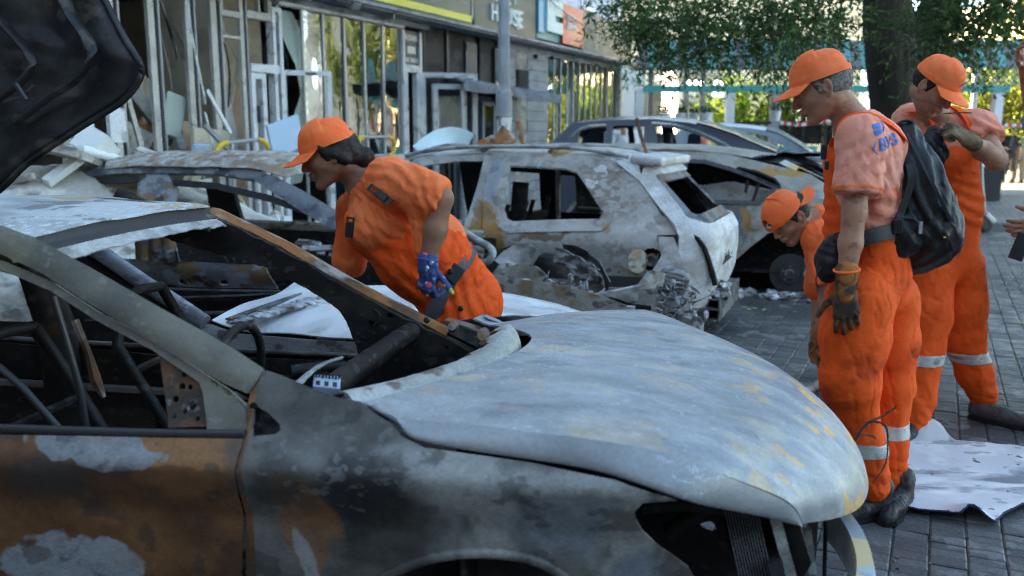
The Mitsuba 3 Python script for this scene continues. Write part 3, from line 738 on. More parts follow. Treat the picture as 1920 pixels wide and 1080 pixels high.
for (lab, s, rx, ry, rz, mt), c in zip([
    ('torn cream wall board slanting inside the first wrecked bay', (.55, .03, .22), 10, 38, 4, 'room_cream'), ('long grey board fallen diagonally behind the second post', (.95, .04, .16), 5, 42, 6, 'room_grey'),
    ('brown board edge lying low beside the first post', (.36, .03, .30), 12, 24, -10, 'rubble_board'), ('dark brown wedge of board under the slanting planks', (.30, .03, .26), -8, -40, 8, 'rust_plate'),
    ('narrow cream strip leaning against the first post', (.05, .03, .75), 0, -14, 0, 'frame_cream'), ('clear grey glass panel leaning in the middle bay', (.26, .02, .42), 5, 14, 0, 'torn_film'),
    ('short white batten tilted in the middle bay', (.10, .05, .34), 0, -22, 0, 'frame_white'), ('peach board standing behind the middle post', (.14, .04, .42), 0, 2, 0, 'peach_board'),
    ('cream cabinet front standing low in the middle bay', (.50, .05, .36), 0, 4, 0, 'room_cream'), ('tall grey wedge of board beside the black cable', (.18, .03, .95), 0, -13, 0, 'room_grey'),
    ('teal board scrap low behind the second post', (.16, .03, .30), 0, 4, 0, 'teal_board'), ('crumpled white sheet on the rubble in front of the bays', (.34, .20, .20), 30, 25, 20, 'sign_white'),
    ('blue white board standing on the rubble heap', (.22, .04, .55), -10, 8, 30, 'panel_blue_white'), ('white bent window sash hanging low by the first post', (.20, .04, .30), 0, 0, 10, 'frame_white'),
    ('pale slab lying on the rubble heap at its near end', (.60, .40, .06), 14, 10, 30, 'rubble_board'), ('dark burnt cabinet in the gloom of the middle bay', (.50, .4, .7), 4, 8, 20, 'soot_wall'),
    ('burnt brown chair back in the gloom', (.35, .05, .40), 8, 18, 12, 'rust_plate'), ('small pale blue board on the rubble by the third post', (.20, .03, .12), 20, 0, 0, 'pale_blue_board'),
    ('grey metal leg sticking out of the rubble', (.5, .03, .04), 0, 32, 10, 'alu_grey')], pts_): board(lab, c, s, rx, ry, rz, mt)
hp, hq, hr = [], [], []
for i in range(420):
    t = rb.uniform(-9.8, -3.4); y0 = rb.uniform(-2.4, 1.2)
    top = 1.42 * math.exp(-((t + 6.9) / 2.6) ** 2 - ((y0 + .7) / 1.4) ** 2)
    c = [t, y0, rb.uniform(.35, 1.0) * top + .03]
    m = box(c, rb.uniform((.05, .04, .015), (.42, .26, .10)), rotz(rb.uniform(0, 180)) @ rot([1, 0, 0], rb.normal(0, 30)) @ rot([0, 1, 0], rb.normal(0, 25)))
    (hp, hq, hr)[int(rb.choice(3, p=[.6, .25, .15]))].append(m)
mound = grid_mesh(np.stack([np.stack([[t, y0, max(-.02, 1.32 * math.exp(-((t + 6.9) / 2.6) ** 2 - ((y0 + .7) / 1.4) ** 2) - .05)] for y0 in np.linspace(-3, 3, 40)]) for t in np.linspace(-12, -1.5, 70)]))
tag(put('rubble', BF.mesh(join(rough(mound, .10, 3), *hp)), 'rubble_board', False), 'heap of broken boards, plaster and dust before the wrecked bays', None, None, 'stuff')
tag(put('rubble', BF.mesh(join(*hq)), 'sign_white', False), 'white plastic and plaster scraps lying through the heap', None, None, 'stuff')
tag(put('rubble', BF.mesh(join(*hr)), 'insulation', False), 'tan insulation scraps lying through the heap', None, None, 'stuff')
gl2 = np.array([[-7.207, -1.2, 1.384], [-6.967, -1.1, 1.338], [-6.738, -1, 1.299], [-6.47, -0.9, 1.256]])
one('duct_hose', 'crumpled white plastic pipe lying along the top of the rubble', 'pipe', BF.mesh(rough(tube(cat_spline(gl2, 30), .035, 8), .012, 30)), 'sign_white', 40)
# pale blue board and two yellow-ended handrails before the glazing
one('tilted_board', 'pale sky blue board leaning behind the orange cap of the woman', 'board', BF.mesh(rough(box([-4.426, -0.8, 1.473], (.50, .03, .34), rot([0, 1, 0], -14)), .004, 4)), 'pale_blue_board', False)
principled('yellow_paint', (.70, .45, .04), .45)
def handrail(label, a, b):
    k = thing('handrail', label, 'handrail')
    a, b = np.array(a), np.array(b)
    put(k + '__rail', BF.mesh(join(tube([a, b], .022, 8), tube([a - (0, 0, .22), b - (0, 0, .22)], .022, 8))), 'alu_grey', 50)
    for q, d in ((a, -1), (b, 1)):
        arcp = [q + np.array([d * .14 * math.sin(t), 0, -.11 + .11 * math.cos(t)]) for t in np.linspace(0, math.pi, 12)]
        put(k + '__yellow_end', BF.mesh(tube(arcp, .026, 8)), 'yellow_paint', 50)
    for q in (a * .85 + b * .15, a * .15 + b * .85):
        put(k + '__post', BF.mesh(tube([q * (1, 1, 0), q], .022, 8)), 'alu_grey', 50)
handrail('grey handrail with yellow rounded ends before the entrance glazing', [-3.172, -0.9, 1.457], [-2.661, -0.9, 1.455])
handrail('bent grey handrail with yellow ends before the door frames, left of the blue board', [-5.382, -0.9, 1.411], [-4.952, -0.9, 1.438])
# the lamp post
lpk = thing('lamp_post', 'grey metal lamp post with torn white paper on it, before the shop front', 'lamp post')
LP = np.array([-.103, 11.5, 0])
put(lpk + '__shaft', lathe([(0, 0), (.085, 0), (.075, 1.8), (.058, 8.5), (0, 8.5)], 24, c=LP), principled('post_grey', mottle(WORLD, (.40, .42, .46), [((.32, .34, .37), 5, .55, .1)], 73), .5, .2), 40)
put(lpk + '__collar', lathe([(.09, 1.70), (.102, 1.71), (.102, 2.02), (.09, 2.04)], 24, c=LP), 'post_grey', 40)
put(lpk + '__arm', tube([LP + (0, 0, 8.4), LP + (.2, -.4, 8.9), LP + (.6, -1.4, 9.1)], .035, 8), 'post_grey', 40)
put(lpk + '__lamp_head', rbox(LP + (.7, -1.7, 9.1), (.2, .6, .1), .03, rotz(20)), 'post_grey', 40)
pp = []
for i in range(26):
    a, z0, hh = rb.uniform(-2.9, -.2), rb.uniform(1.0, 1.95), rb.uniform(.05, .16)
    w_ = rb.uniform(.3, .9); rr = .094 - z0 * .004
    th = np.linspace(a - w_ / 2, a + w_ / 2, 6)
    zz = np.linspace(z0, z0 + hh, 4)
    G = np.stack([np.stack([LP + np.array([(rr + .004 + rb.random() * .012 * (k == 5)) * math.cos(t), (rr + .004) * math.sin(t), z_ + rb.normal(0, .008)]) for z_ in zz]) for k, t in enumerate(th)])
    pp.append(grid_mesh(G))
tag(put(lpk + '__torn_paper', join(*pp), 'sign_white', False), kind='stuff')


# ------------------------------------------------------------------ trees
bsdf('leaf', {'type': 'principledthin', 'base_color': {'type': 'mesh_attribute', 'name': 'vertex_color'}, 'roughness': .5, 'diff_trans': .7, 'spec_trans': 0.0, 'eta': 1.4})
bumped('bark', mikit.proc(lambda p, n, uv: mix((.035, .030, .026), (.105, .09, .075), fbm(p.x * 14, p.y * 14, p.z * 2.5, 4))), .9, lambda p, n, uv: .06 * fbm(p.x * 16, p.y * 16, p.z * 2.2, 4), 1.0)
def leaves(C, D, L, W, tint, rg):
    """many leaf blades: centres, directions, lengths, widths -> one mesh with a tint for each blade"""
    n = len(C)
    D = D / np.linalg.norm(D, axis=1, keepdims=True)
    S = np.cross(D, rg.normal(0, 1, (n, 3))); S /= np.linalg.norm(S, axis=1, keepdims=True) + 1e-9
    U = np.cross(S, D)
    a, b = C - D * L[:, None] / 2, C + D * L[:, None] / 2
    m = C + U * (L * .10)[:, None]
    V = np.stack([a, m + S * W[:, None] / 2, b, m - S * W[:, None] / 2], 1).reshape(-1, 3)
    i = np.arange(n)[:, None] * 4
    F = np.vstack([i + [0, 1, 2], i + [0, 2, 3]])
    col = np.repeat(tint, 4, 0)
    return V, F, col
def put_leaves(key, V, F, col):
    k = key_for(key)
    scene[k] = mikit.ply((V, F), 'leaf', smooth=False, color=col)
    return k
def twigs(clumps, per, n_leaf, rg, spread=.55, L=(.06, .10), W=.022, droop=.8, base=(.055, .10, .045), var=.35):
    C, D, Ls, T_ = [], [], [], []
    for c, r in clumps:
        for _ in range(per):
            o = c + rg.normal(0, 1, 3) * r * np.array([1, 1, .7])
            d = rg.normal(0, 1, 3) + np.array([0, 0, -droop]); d /= np.linalg.norm(d)
            ln = rg.uniform(.25, .5)
            t = np.linspace(0, 1, n_leaf)
            P = o + d * (ln * t)[:, None] + np.array([0, 0, -.18]) * (t ** 2)[:, None]
            side = rg.normal(0, .75, (n_leaf, 3))
            C.append(P + side * .05); D.append(d + side)
            Ls.append(rg.uniform(*L, n_leaf))
            tt = rg.uniform(1 - var, 1 + var)
            T_.append(np.array(base) * tt * rg.uniform(.8, 1.25, (n_leaf, 1)) * (1 + rg.normal(0, .06, (1, 3))))
    Ls = np.concatenate(Ls)
    return leaves(np.vstack(C), np.vstack(D), Ls, np.full(len(Ls), W) * rg.uniform(.7, 1.4, len(Ls)), np.clip(np.vstack(T_), .01, .9), rg)
rt = np.random.default_rng(41)
big = thing('tree', 'large dark tree with a thick forked trunk behind the two standing workers', 'tree')
def limb(pts, rs, n=30, amp=.03):
    return rough(tube(cat_spline(pts, n), np.interp(np.linspace(0, 1, n), np.linspace(0, 1, len(rs)), rs), 18), amp, 5)
put(big + '__trunk', join(limb([[5.30, 11.6, -.05], [5.12, 11.6, .8], [5.00, 11.6, 1.7], [4.86, 11.6, 2.4], [4.70, 11.5, 3.3], [4.55, 11.2, 4.8], [4.3, 10.8, 6.5]], [.44, .36, .325, .31, .27, .20, .10], 46)), 'bark', 50)
put(big + '__limb', limb([[5.02, 11.65, 1.75], [5.22, 11.7, 2.5], [5.50, 11.75, 3.2], [6.1, 11.9, 4.6], [6.8, 12.0, 6.2]], [.24, .24, .22, .16, .08]), 'bark', 50)
for pts, rs in [([[4.65, 11.45, 3.5], [3.6, 11.3, 4.1], [2.4, 11.2, 4.0], [1.6, 11.1, 3.4]], [.12, .09, .05, .02]), ([[4.7, 11.5, 3.2], [4.2, 10.6, 4.0], [3.9, 9.4, 4.3], [3.7, 8.4, 4.0]], [.11, .08, .05, .02]),
                ([[5.6, 11.7, 3.5], [6.6, 11.2, 4.0], [7.6, 10.9, 3.9], [8.4, 10.7, 3.3]], [.11, .08, .05, .02]), ([[5.9, 11.9, 4.2], [6.6, 13, 4.8], [7.2, 14, 4.8]], [.1, .07, .03]), ([[4.5, 11.2, 4.8], [3.6, 12.2, 5.4], [2.8, 13, 5.2]], [.1, .06, .03])]:
    put(big + '__branch', limb(pts, rs, 20, .01), 'bark', 50)
cl = []
for _ in range(165):
    a, e = rt.uniform(0, 6.28), rt.uniform(-.05, 1)
    rr = rt.uniform(.55, 1)
    c = np.array([5.1 + 4.3 * rr * math.cos(a) * math.sqrt(1 - max(e, 0) ** 2 * .8), 11.4 + 3.9 * rr * math.sin(a) * math.sqrt(1 - max(e, 0) ** 2 * .8), 4.25 + 3.0 * e])
    px_ = 960 + 1650 * c[0] / c[1]; pv_ = 250 - 1650 * (c[2] - 1.5) / c[1]
    if pv_ > 50 or (px_ > 1815 and pv_ > 40) or px_ < 1165: continue
    cl.append((c, .36))
hang = [[1.446, 11, 2.829], [1.549, 11, 2.58], [1.813, 11, 2.38], [2.028, 10.5, 2.65], [2.303, 10.6, 2.481], [1.898, 10.5, 2.887], [2.661, 10.5, 2.262], [2.279, 10, 2.708], [2.576, 10, 2.596], [2.745, 9.6, 2.714], [2.878, 10.2, 2.386], [3.029, 9.6, 2.66], [3.362, 9.6, 2.714], [4.461, 9.8, 2.739], [4.743, 9.8, 2.794], [4.847, 10.2, 2.502], [5.029, 10, 2.652], [5.156, 10.5, 2.382], [4.987, 9.6, 2.714], [5.191, 9.6, 2.633], [5.152, 9.4, 2.742], [5.431, 12, 2.542], [5.362, 11, 2.14], [1.728, 11.4, 3.006], [1.42, 11.6, 3.065], [3.301, 10.8, 2.438], [3.743, 11, 2.58]]
for c in hang: cl.append((np.array(c) + (0, 0, .12), .20)) if c[2] > 2.28 else 0
V, F, col = twigs(cl, 34, 13, rt, L=(.07, .13), W=.030, droop=.35, base=(.115, .175, .075))
put_leaves(big + '__crown', V, F, col)
labels[big + '__crown'] = {'kind': 'stuff'}
# sunlit trees along the street beyond
def street_tree(label, x, y, h, r, seed, tint=(.17, .22, .05), group=None, n=2600):
    rg = np.random.default_rng(seed)
    k = thing('street_tree', label, 'tree', group)
    put(k + '__trunk', limb([[x, y, -.05], [x + .1, y, h * .3], [x - .1, y + .1, h * .55], [x, y, h * .8]], [.2, .16, .12, .05], 20, .015), 'bark', 50)
    cs = []
    for _ in range(26):
        d = rg.normal(0, 1, 3); d /= np.linalg.norm(d)
        cs.append(np.array([x, y, h * .62]) + d * np.array([r, r, h * .34]) * rg.uniform(.5, 1))
    cs = np.array(cs)
    C = cs[rg.integers(0, 26, n)] + rg.normal(0, r * .19, (n, 3))
    t = np.array(tint) * rg.uniform(.6, 1.4, (n, 1))
    V, F, col = leaves(C, rg.normal(0, 1, (n, 3)), rg.uniform(.16, .30, n), rg.uniform(.09, .16, n), t, rg)
    put_leaves(k + '__crown', V, F, col)
    labels[k + '__crown'] = {'kind': 'stuff'}
street_tree('bright sunlit tree at the right, just above the man in black', 18.2, 33, 4.5, 1.9, 1)
street_tree('sunlit tree farthest right, behind the pair standing on the road', 23.0, 40, 4.8, 2.4, 2, (.13, .19, .06))
street_tree('yellow green tree seen low between the big tree and the man in black', 14.8, 27.5, 4.0, 1.3, 3, (.20, .24, .05))
street_tree('pale green shrub like tree behind the restaurant terrace railing', 6.6, 25.5, 3.3, 1.2, 4, (.22, .32, .04), n=1500)
for i, (x, y, h, r) in enumerate([(15, 23.5, 8, 2.6), (20.5, 25.5, 9, 3.0), (26, 29, 9, 3.2), (32, 36, 10, 3.6), (39, 52, 10, 4)]):
    street_tree('sunlit tree on the far side of the street', x, y, h, r, 20 + i, (.16, .21, .05), group='trees across the street')

# ------------------------------------------------------------------ restaurant terrace
principled('teal_wood', (.075, .33, .32), .5)
principled('white_post', (.66, .66, .69), .5)
principled('canopy_grey', (.16, .155, .165), .8)
principled('canopy_teal', (.13, .30, .30), .8)
principled('sunlit_render', mottle(WORLD, (.68, .62, .50), [((.60, .54, .42), .8, .5, .1)], 81), .8)
principled('white_render', (.78, .76, .72), .8)
ter = thing('restaurant_terrace', 'teal and white restaurant terrace with lattice band, scalloped canopy and hanging pots', 'terrace')
TY = 20.0
def tput(name, m, mat, smooth=False): return put(ter + '__' + name, m, mat, smooth)
for x in (2.83, 4.85, 5.85, 7.3, 8.95, 10.8):
    tput('post', boxb([x - .09, TY - .09, 0], [x + .09, TY + .09, 2.46]), 'white_post' if x != 5.85 else 'cladding')
tput('lattice_rail', boxb([2.9, TY - .13, 2.40], [11, TY - .05, 2.53]), 'teal_wood')
tput('lattice_rail', boxb([2.9, TY - .13, 2.95], [11, TY - .05, 3.0]), 'teal_wood')
ls = []
for i in range(70):
    x = 2.6 + .125 * i
    for s, yo in ((1, -.09), (-1, -.075)):
        a, b = np.array([x, TY + yo, 2.53]), np.array([x + .42 * s, TY + yo, 2.95])
        ls.append(beam(a, b, .014, .032, (0, 1, 0)))
tag(tput('lattice', join(*ls), 'teal_wood'), kind='stuff')
tput('ceiling', boxb([2.9, TY, 3.05], [11, TY + 2.5, 3.12]), 'canopy_grey')
for i in range(40):
    x0 = 2.75 + .21 * i
    sc_ = poly([(x0, 3.5), (x0 + .21, 3.5), (x0 + .21, 2.98), (x0 + .18, 2.90), (x0 + .105, 2.86), (x0 + .03, 2.90), (x0, 2.98)])
    tput('canopy_scallop', sheet(sc_, lambda P: np.c_[P[:, 0], TY - .35 + .5 * (P[:, 1] - 2.95), P[:, 1]], .08, .012, True), 'canopy_teal' if i % 2 else 'canopy_grey', 30)
tput('deck', boxb([2.8, TY - .1, 0], [11, TY + 2.5, .75]), 'dark_gap')
for i in range(6): tput('low_panel', boxb([2.95 + 1.35 * i, TY - .14, .78], [4.1 + 1.35 * i, TY - .10, 1.22]), 'white_post' if i % 2 else 'teal_wood')
tput('railing', join(boxb([5.0, TY - .05, 1.70], [11, TY, 1.76]), *[boxb([5.0 + .5 * i, TY - .04, .8], [5.03 + .5 * i, TY - .01, 1.7]) for i in range(12)]), 'dark_gap')
for i, (x, w) in enumerate(((3.25, .02), (4.1, .02), (4.5, .02))): tput('thin_column', boxb([x, TY + 1.5, .75], [x + .12, TY + 1.6, 3.05]), 'cladding')
tput('counter', join(rbox([6.7, TY + 1.4, 1.5], (1.3, .5, .5), .04), rbox([7.9, TY + 1.6, 1.35], (.7, .5, .7), .04)), 'soot_wall', 30)
rb2 = np.random.default_rng(77)
def pot(label, x, y, z, r, hung=False):
    k = thing('plant_pot', label, 'plant pot', 'white pots on the terrace')
    put(k + '__bowl', lathe([(r * .72, z - r * .8), (r * .95, z + r * .65), (r * 1.05, z + r * .7), (r * 1.05, z + r * .85), (r * .9, z + r * .85), (r * .85, z + r * .5), (0, z + r * .5)], 22, c=(x, y, 0)), 'white_post', 40)
    put(k + '__base', lathe([(0, z - r * .8), (r * .72, z - r * .8), (r * .7, z - r * .9), (0, z - r * .9)], 22, c=(x, y, 0)), 'white_post', 40)
    if hung: put(k + '__cord', join(*[tube([[x + r * math.cos(a), y + r * math.sin(a), z + r * .8], [x, y, z + .42]], .006, 4) for a in (0.3, 2.4, 4.5)], tube([[x, y, z + .42], [x, y, z + .52]], .006, 4)), 'white_post', 50)
    n = 60
    C = np.array([x, y, z + r * .9]) + np.abs(rb2.normal(0, 1, (n, 3))) * np.array([0, 0, .08]) + rb2.normal(0, r * .55, (n, 3)) * (1, 1, .3)
    V, F, col = leaves(C, rb2.normal(0, .6, (n, 3)) + (0, 0, 1), rb2.uniform(.08, .16, n), rb2.uniform(.025, .04, n), np.tile([.05, .09, .04], (n, 1)) * rb2.uniform(.6, 1.4, (n, 1)), rb2)
    put_leaves(k + '__plant', V, F, col)
pot('white pot with a small plant, leftmost on the terrace ledge', *[3.348, 19.6, 1.822], .13)
pot('white pot with a small plant, second from the left on the terrace ledge', *[3.675, 19.6, 1.822], .13)
pot('white pot under a dark bushy plant, third from the left on the terrace ledge', *[3.966, 19.6, 1.822], .12)
pot('white hanging pot beside the sunlit white wall', *[4.193, 19.3, 1.817], .14, True)
pot('white hanging pot on three cords in the shade left of the grey capped man', *[5.231, 17.8, 1.844], .115, True)
bulb = []
bpx = [[4.043, 20.6, 2.639], [4.189, 20.6, 2.639], [4.323, 20.6, 2.627], [4.06, 20.6, 2.485], [4.182, 20.6, 2.485], [4.316, 20.6, 2.485], [4.45, 20.6, 2.485], [4.664, 20.6, 2.639], [4.786, 20.6, 2.627], [4.638, 20.6, 2.377], [4.785, 20.6, 2.366]]
bsdf('bulb_glow', {'type': 'diffuse', 'reflectance': {'type': 'rgb', 'value': [.8, .8, .8]}})
fes = thing('festoon_lights', 'two short rows of round white bulbs under the teal lattice', 'festoon lights')
put(fes + '__cord', join(tube(bpx[:3], .008, 4), tube(bpx[3:7], .008, 4), tube(bpx[7:9], .008, 4), tube(bpx[9:], .008, 4)), 'dark_gap', 50)
for q in bpx:
    k = key_for(fes + '__bulb')
    scene[k] = mikit.ply(lathe([(0, .05), (.035, .035), (.05, 0), (.035, -.035), (0, -.05)], 14, c=q), 'bulb_glow', smooth=True, emitter={'type': 'area', 'radiance': {'type': 'rgb', 'value': [.55, .55, .50]}})
principled('orange_flower', (.75, .25, .03), .6)
principled('tape_red', (.65, .05, .06), .5)
def tape(label, pts, n=22, h=.075):
    k = thing('barrier_tape', label, 'barrier tape')
    c = cat_spline(pts, n + 1)
    for i in range(n):
        G = np.stack([np.stack([c[i], c[i] + (0, 0, h)]), np.stack([c[i + 1], c[i + 1] + (0, 0, h)])])
        put(k + '__' + ('red_band' if i % 2 else 'white_band'), thicken(grid_mesh(G), .003), 'tape_red' if i % 2 else 'white_post', False)
tape('red and white barrier tape strung across the terrace counter', [[5.534, 18.5, 1.685], [5.955, 18.5, 1.641], [6.447, 18.5, 1.706], [7.052, 18.5, 1.728]], 18)
tape('red and white barrier tape stretched across the road at head height of the pair', [[9.771, 20, 1.711], [10.61, 20, 1.664], [11.268, 20, 1.641], [11.921, 20, 1.664]], 22)
# climbing flowers hanging in the terrace
n = 2600
C = np.array([6.9, TY + 1.2, 2.1]) + rb2.normal(0, 1, (n, 3)) * (.9, .4, .42)
V, F, col = leaves(C, rb2.normal(0, 1, (n, 3)) + (0, 0, -1), rb2.uniform(.08, .14, n), rb2.uniform(.03, .05, n), np.where(rb2.random((n, 1)) > .96, [[.7, .28, .04]], [[.05, .075, .03]]) * rb2.uniform(.6, 1.4, (n, 1)), rb2)
k = put_leaves('climbing_plant', V, F, col)
tag(k, 'dark climbing plant with orange flowers hanging inside the terrace', 'plant')
ob_ = thing('opposite_building', 'brown building along the opposite side of the car park, behind the viewer, outside the picture', 'building')
put(ob_ + '__wall', boxb([-26, -22, 0], [22, -11, 9.5]), principled('brown_render', mottle(WORLD, (.17, .15, .13), [((.21, .19, .165), .6, .5, .15)], 82), .85), False)
put(ob_ + '__roof', boxb([-26.4, -22.4, 9.5], [22.4, -10.6, 9.8]), 'upper_wall', False)
for i in range(12):
    for s in range(3):
        k = put(ob_ + '__window', boxb([-24 + 3.8 * i, -11.0, 1.2 + 3 * s], [-22.4 + 3.8 * i, -10.94, 2.8 + 3 * s]), 'frame_white', False)
        put(k + '__pane', boxb([-23.9 + 3.8 * i, -10.95, 1.3 + 3 * s], [-22.5 + 3.8 * i, -10.92, 2.7 + 3 * s]), 'sign_olive', False)
# ------------------------------------------------------------------ far buildings in the sun
fb = thing('far_building', 'sunlit cream building rising behind the terrace and the tree', 'building')
put(fb + '__wall', boxb([1.0, 44, 0], [17, 54, 11.5]), 'sunlit_render', False)
put(fb + '__cornice', boxb([.8, 43.7, 11.5], [17.2, 54.2, 11.9]), 'white_render', False)
for s in range(3):
    for i in range(7):
        x0, z0 = 2.0 + 2.1 * i, 2.2 + 3.2 * s
        k = put(fb + '__window', join(boxb([x0 - .08, 43.88, z0 - .1], [x0 + 1.28, 43.99, z0 - .01]), boxb([x0 - .05, 43.9, z0], [x0, 43.99, z0 + 1.6]), boxb([x0 + 1.2, 43.9, z0], [x0 + 1.25, 43.99, z0 + 1.6]), boxb([x0 + .58, 43.9, z0], [x0 + .63, 43.99, z0 + 1.6])), 'white_render', False)
        put(k + '__pane', boxb([x0, 43.95, z0], [x0 + 1.2, 43.985, z0 + 1.6]), 'sign_olive', False)
kb = thing('kiosk', 'white kiosk in full sun with a dark sign, seen under the terrace lattice', 'kiosk')
KX = [[5.36, 28, 2.156], [6.408, 28, 2.156]]
put(kb + '__wall', boxb([KX[0][0] - .2, 28, 0], [KX[1][0] + .3, 31, 3.3]), 'white_render', False)
put(kb + '__roof', boxb([KX[0][0] - .4, 27.7, 3.3], [KX[1][0] + .5, 31.2, 3.45]), 'white_render', False)
put(kb + '__door', boxb([KX[0][0] + .55, 27.93, .1], [KX[0][0] + 1.0, 27.98, 2.0]), 'sunlit_render', False)
sg = [[5.339, 27.9, 2.672], [5.996, 27.9, 2.348]]
put(kb + '__sign', boxb([sg[0][0], 27.88, sg[1][2]], [sg[1][0], 27.95, sg[0][2]]), 'canopy_grey', False)
v, f = vf(text_mesh('центр', .20, .02, True)); v = np.stack([v[:, 0] * .62 + sg[0][0] + .04, 27.876 - v[:, 2], v[:, 1] + sg[1][2] + .08], 1)
put(kb + '__sign__lettering', (v, f), 'sign_white', False)
wb = thing('white_wall', 'glaring white sunlit wall just past the end of the shop front', 'wall')
put(wb + '__panel', boxb([2.5, 25.5, 0], [3.75, 25.8, 3.4]), 'white_render', False)
put(wb + '__coping', boxb([2.4, 25.4, 3.4], [3.85, 25.9, 3.5]), 'white_render', False)
fb2 = thing('far_building', 'long pale sunlit building across the street, outside the shade of the trees', 'building')
put(fb2 + '__wall', boxb([28, 30, 0], [40, 70, 9]), 'sunlit_render', False)
for s in range(2):
    for i in range(10):
        y0, z0 = 32 + 3.6 * i, 1.4 + 3.6 * s
        k = put(fb2 + '__window', boxb([27.9, y0, z0], [27.99, y0 + 1.5, z0 + 1.7]), 'white_render', False)
        put(k + '__pane', boxb([27.86, y0 + .1, z0 + .1], [27.898, y0 + 1.4, z0 + 1.6]), 'sign_olive', False)
for i, (u0, lab) in enumerate([(0, 'slim pale pole rising left of the sunlit tree, the left of two'), (1, 'slim pale pole rising left of the sunlit tree, the right of two'), (2, 'pale pole with a green sign at the right edge of the street')]):
    q = [[13.309, 26, 2.26], [13.402, 26, 2.26], [16.282, 29, 2.095]][i]
    one('street_pole', lab, 'pole', join(tube([[q[0], q[1], -.05], [q[0], q[1], 3.2 if i == 2 else 4.2]], .05, 8), *([box([q[0] - .05, q[1] - .08, 3.2], (.28, .04, .16))] if i == 2 else [])), 'white_post', 50)
# grass verge across the road
struct('road', ([[9, 22, -.004], [60, 22, -.004], [60, 60, -.004], [9, 60, -.004]], [[0, 1, 2, 3]]), principled('road_asphalt', mottle(WORLD, (.13, .13, .135), [((.17, .17, .175), .6, .5, .1)], 91), .8))
principled('kerb_stone', (.40, .39, .37), .8)
struct('kerb', boxb([9, 38, -.01], [60, 38.3, .12]), 'kerb_stone')
struct('lawn', ([[9, 38.3, .11], [60, 38.3, .11], [60, 60, .11], [9, 60, .11]], [[0, 1, 2, 3]]), principled('lawn_green', mottle(WORLD, (.10, .17, .03), [((.16, .24, .05), 3, .5, .1)], 92), .9))
# kick scooter
ks = thing('kick_scooter', 'grey electric kick scooter parked behind the worker in the bib', 'scooter')
S0 = np.array([7.189, 13.454, 0])
FS = Frame(S0, 195)
def kput(n, m, mat): return put(ks + '__' + n, FS.mesh(m), mat, 40)
kput('deck', rbox([.45, 0, .12], (.75, .17, .05), .02), 'alu_grey')
kput('deck__grip', box([.45, 0, .147], (.6, .14, .006)), 'black_plastic')
kput('front_fender', rbox([-.12, 0, .22], (.24, .12, .10), .03, rot([0, 1, 0], -40)), 'alu_grey')
for x in (-.08, 1.0):
    kput('wheel', lathe([(0, .03), (.07, .03), (.075, .035), (.11, .03), (.12, 0), (.11, -.03), (.075, -.035), (0, -.03)], 22, (0, 1, 0), (x, 0, .12)), 'black_plastic')
kput('stem', tube([[-.06, 0, .2], [.06, 0, .75], [.12, 0, 1.18]], .032, 10), 'alu_grey')
kput('handlebar', tube([[.12, -.25, 1.17], [.12, 0, 1.20], [.12, .25, 1.17]], .016, 8), 'black_plastic')


# ------------------------------------------------------------------ the burnt car in front
NF = Frame([0, 2.28, 0], -8.4)
CY = .04                                                # its centre line, in its own y
def y_side(x, z):
    y = np.interp(z, [.2,.6,.72,.80,.834,.904,1.4],[-.60,-.640,-.640,-.674,-.682,-.628,-.39])
    return y + .12 * (np.maximum(x - .2, 0) / .7) ** 2
def mirror(m):
    v, f = vf(m)
    v = v.copy(); v[:, 1] = 2 * CY - v[:, 1]
    return v, f[:, ::-1]
def side_sheet(g, res=.02, th=.006, inset=0.0, dent=0.004, seed=0, F=NF, yf=y_side):
    def fn(P):
        d = (meshkit.fbm(np.c_[P * 3.1, P[:, :1] * 0 + seed], 3) - .5) * 2 * dent
        return np.c_[P[:, 0], yf(P[:, 0], P[:, 1]) + inset + d, P[:, 1]]
    return sheet(g, fn, res, th)

def hood_color(p, n, uv):
    x, y, z = NF.dj(p)
    w = fbm(x * 3 + 4, y * 3, 1.0, 3) - .5
    xs, ys = x + .25 * w, y + .25 * (fbm(x * 3, y * 3 + 9, 2.0, 3) - .5)
    s = nz(xs * .55, ys * 1.7, z, 9, 4)
    c = mix((.265, .275, .29), (.36, .37, .385), smoothstep(.3, .7, s))
    c = mix(c, (.17, .19, .235), smoothstep(.54, .68, nz(xs * .8, ys * 1.3, z, 9, 5, 7.7)) * .55)
    c = mix(c, (.45, .41, .31), smoothstep(.58, .70, nz(xs * .8, ys * 1.2, z, 8, 5, 19.0)) * .5)
    tip = smoothstep(.45, .8, x)
    c = mix(c, (.62, .38, .14), smoothstep(.59, .66, nz(xs, ys * 1.3, z, 13, 5, 33.0)) * (.2 + .7 * tip))
    c = mix(c, (.52, .53, .54), smoothstep(.69, .76, nz(x, y * 1.3, z, 60, 3, 3.0)) * .4)
    return c * (1 + .22 * (noise(x * 170, y * 170, z * 170) - .5) + .35 * (fbm(x * 22, y * 34, 0, 4) - .5))
def hood_band_color(p, n, uv):
    x, y, z = NF.dj(p)
    c = mix((.25, .26, .275), (.34, .35, .365), smoothstep(.3, .7, nz(x, y, z, 8, 3)))
    ring = dr.abs(nz(x, y, z, 52, 3, 5.0) - .5)
    c = mix(c, (.50, .53, .58), (1 - smoothstep(.006, .03, ring)) * .7 * smoothstep(.52, .62, nz(x, y, z, 8, 3, 2.2)))
    return c * (1 + .2 * (noise(x * 140, y * 140, z * 140) - .5))
def hood_rough(p, n, uv):
    return .34 + .3 * fbm(p.x * 14, p.y * 14, p.z * 14, 3)
principled('hood_metal', mikit.proc(hood_color), mikit.proc(hood_rough), .28)
principled('hood_band_metal', mikit.proc(hood_band_color), .45, .3)

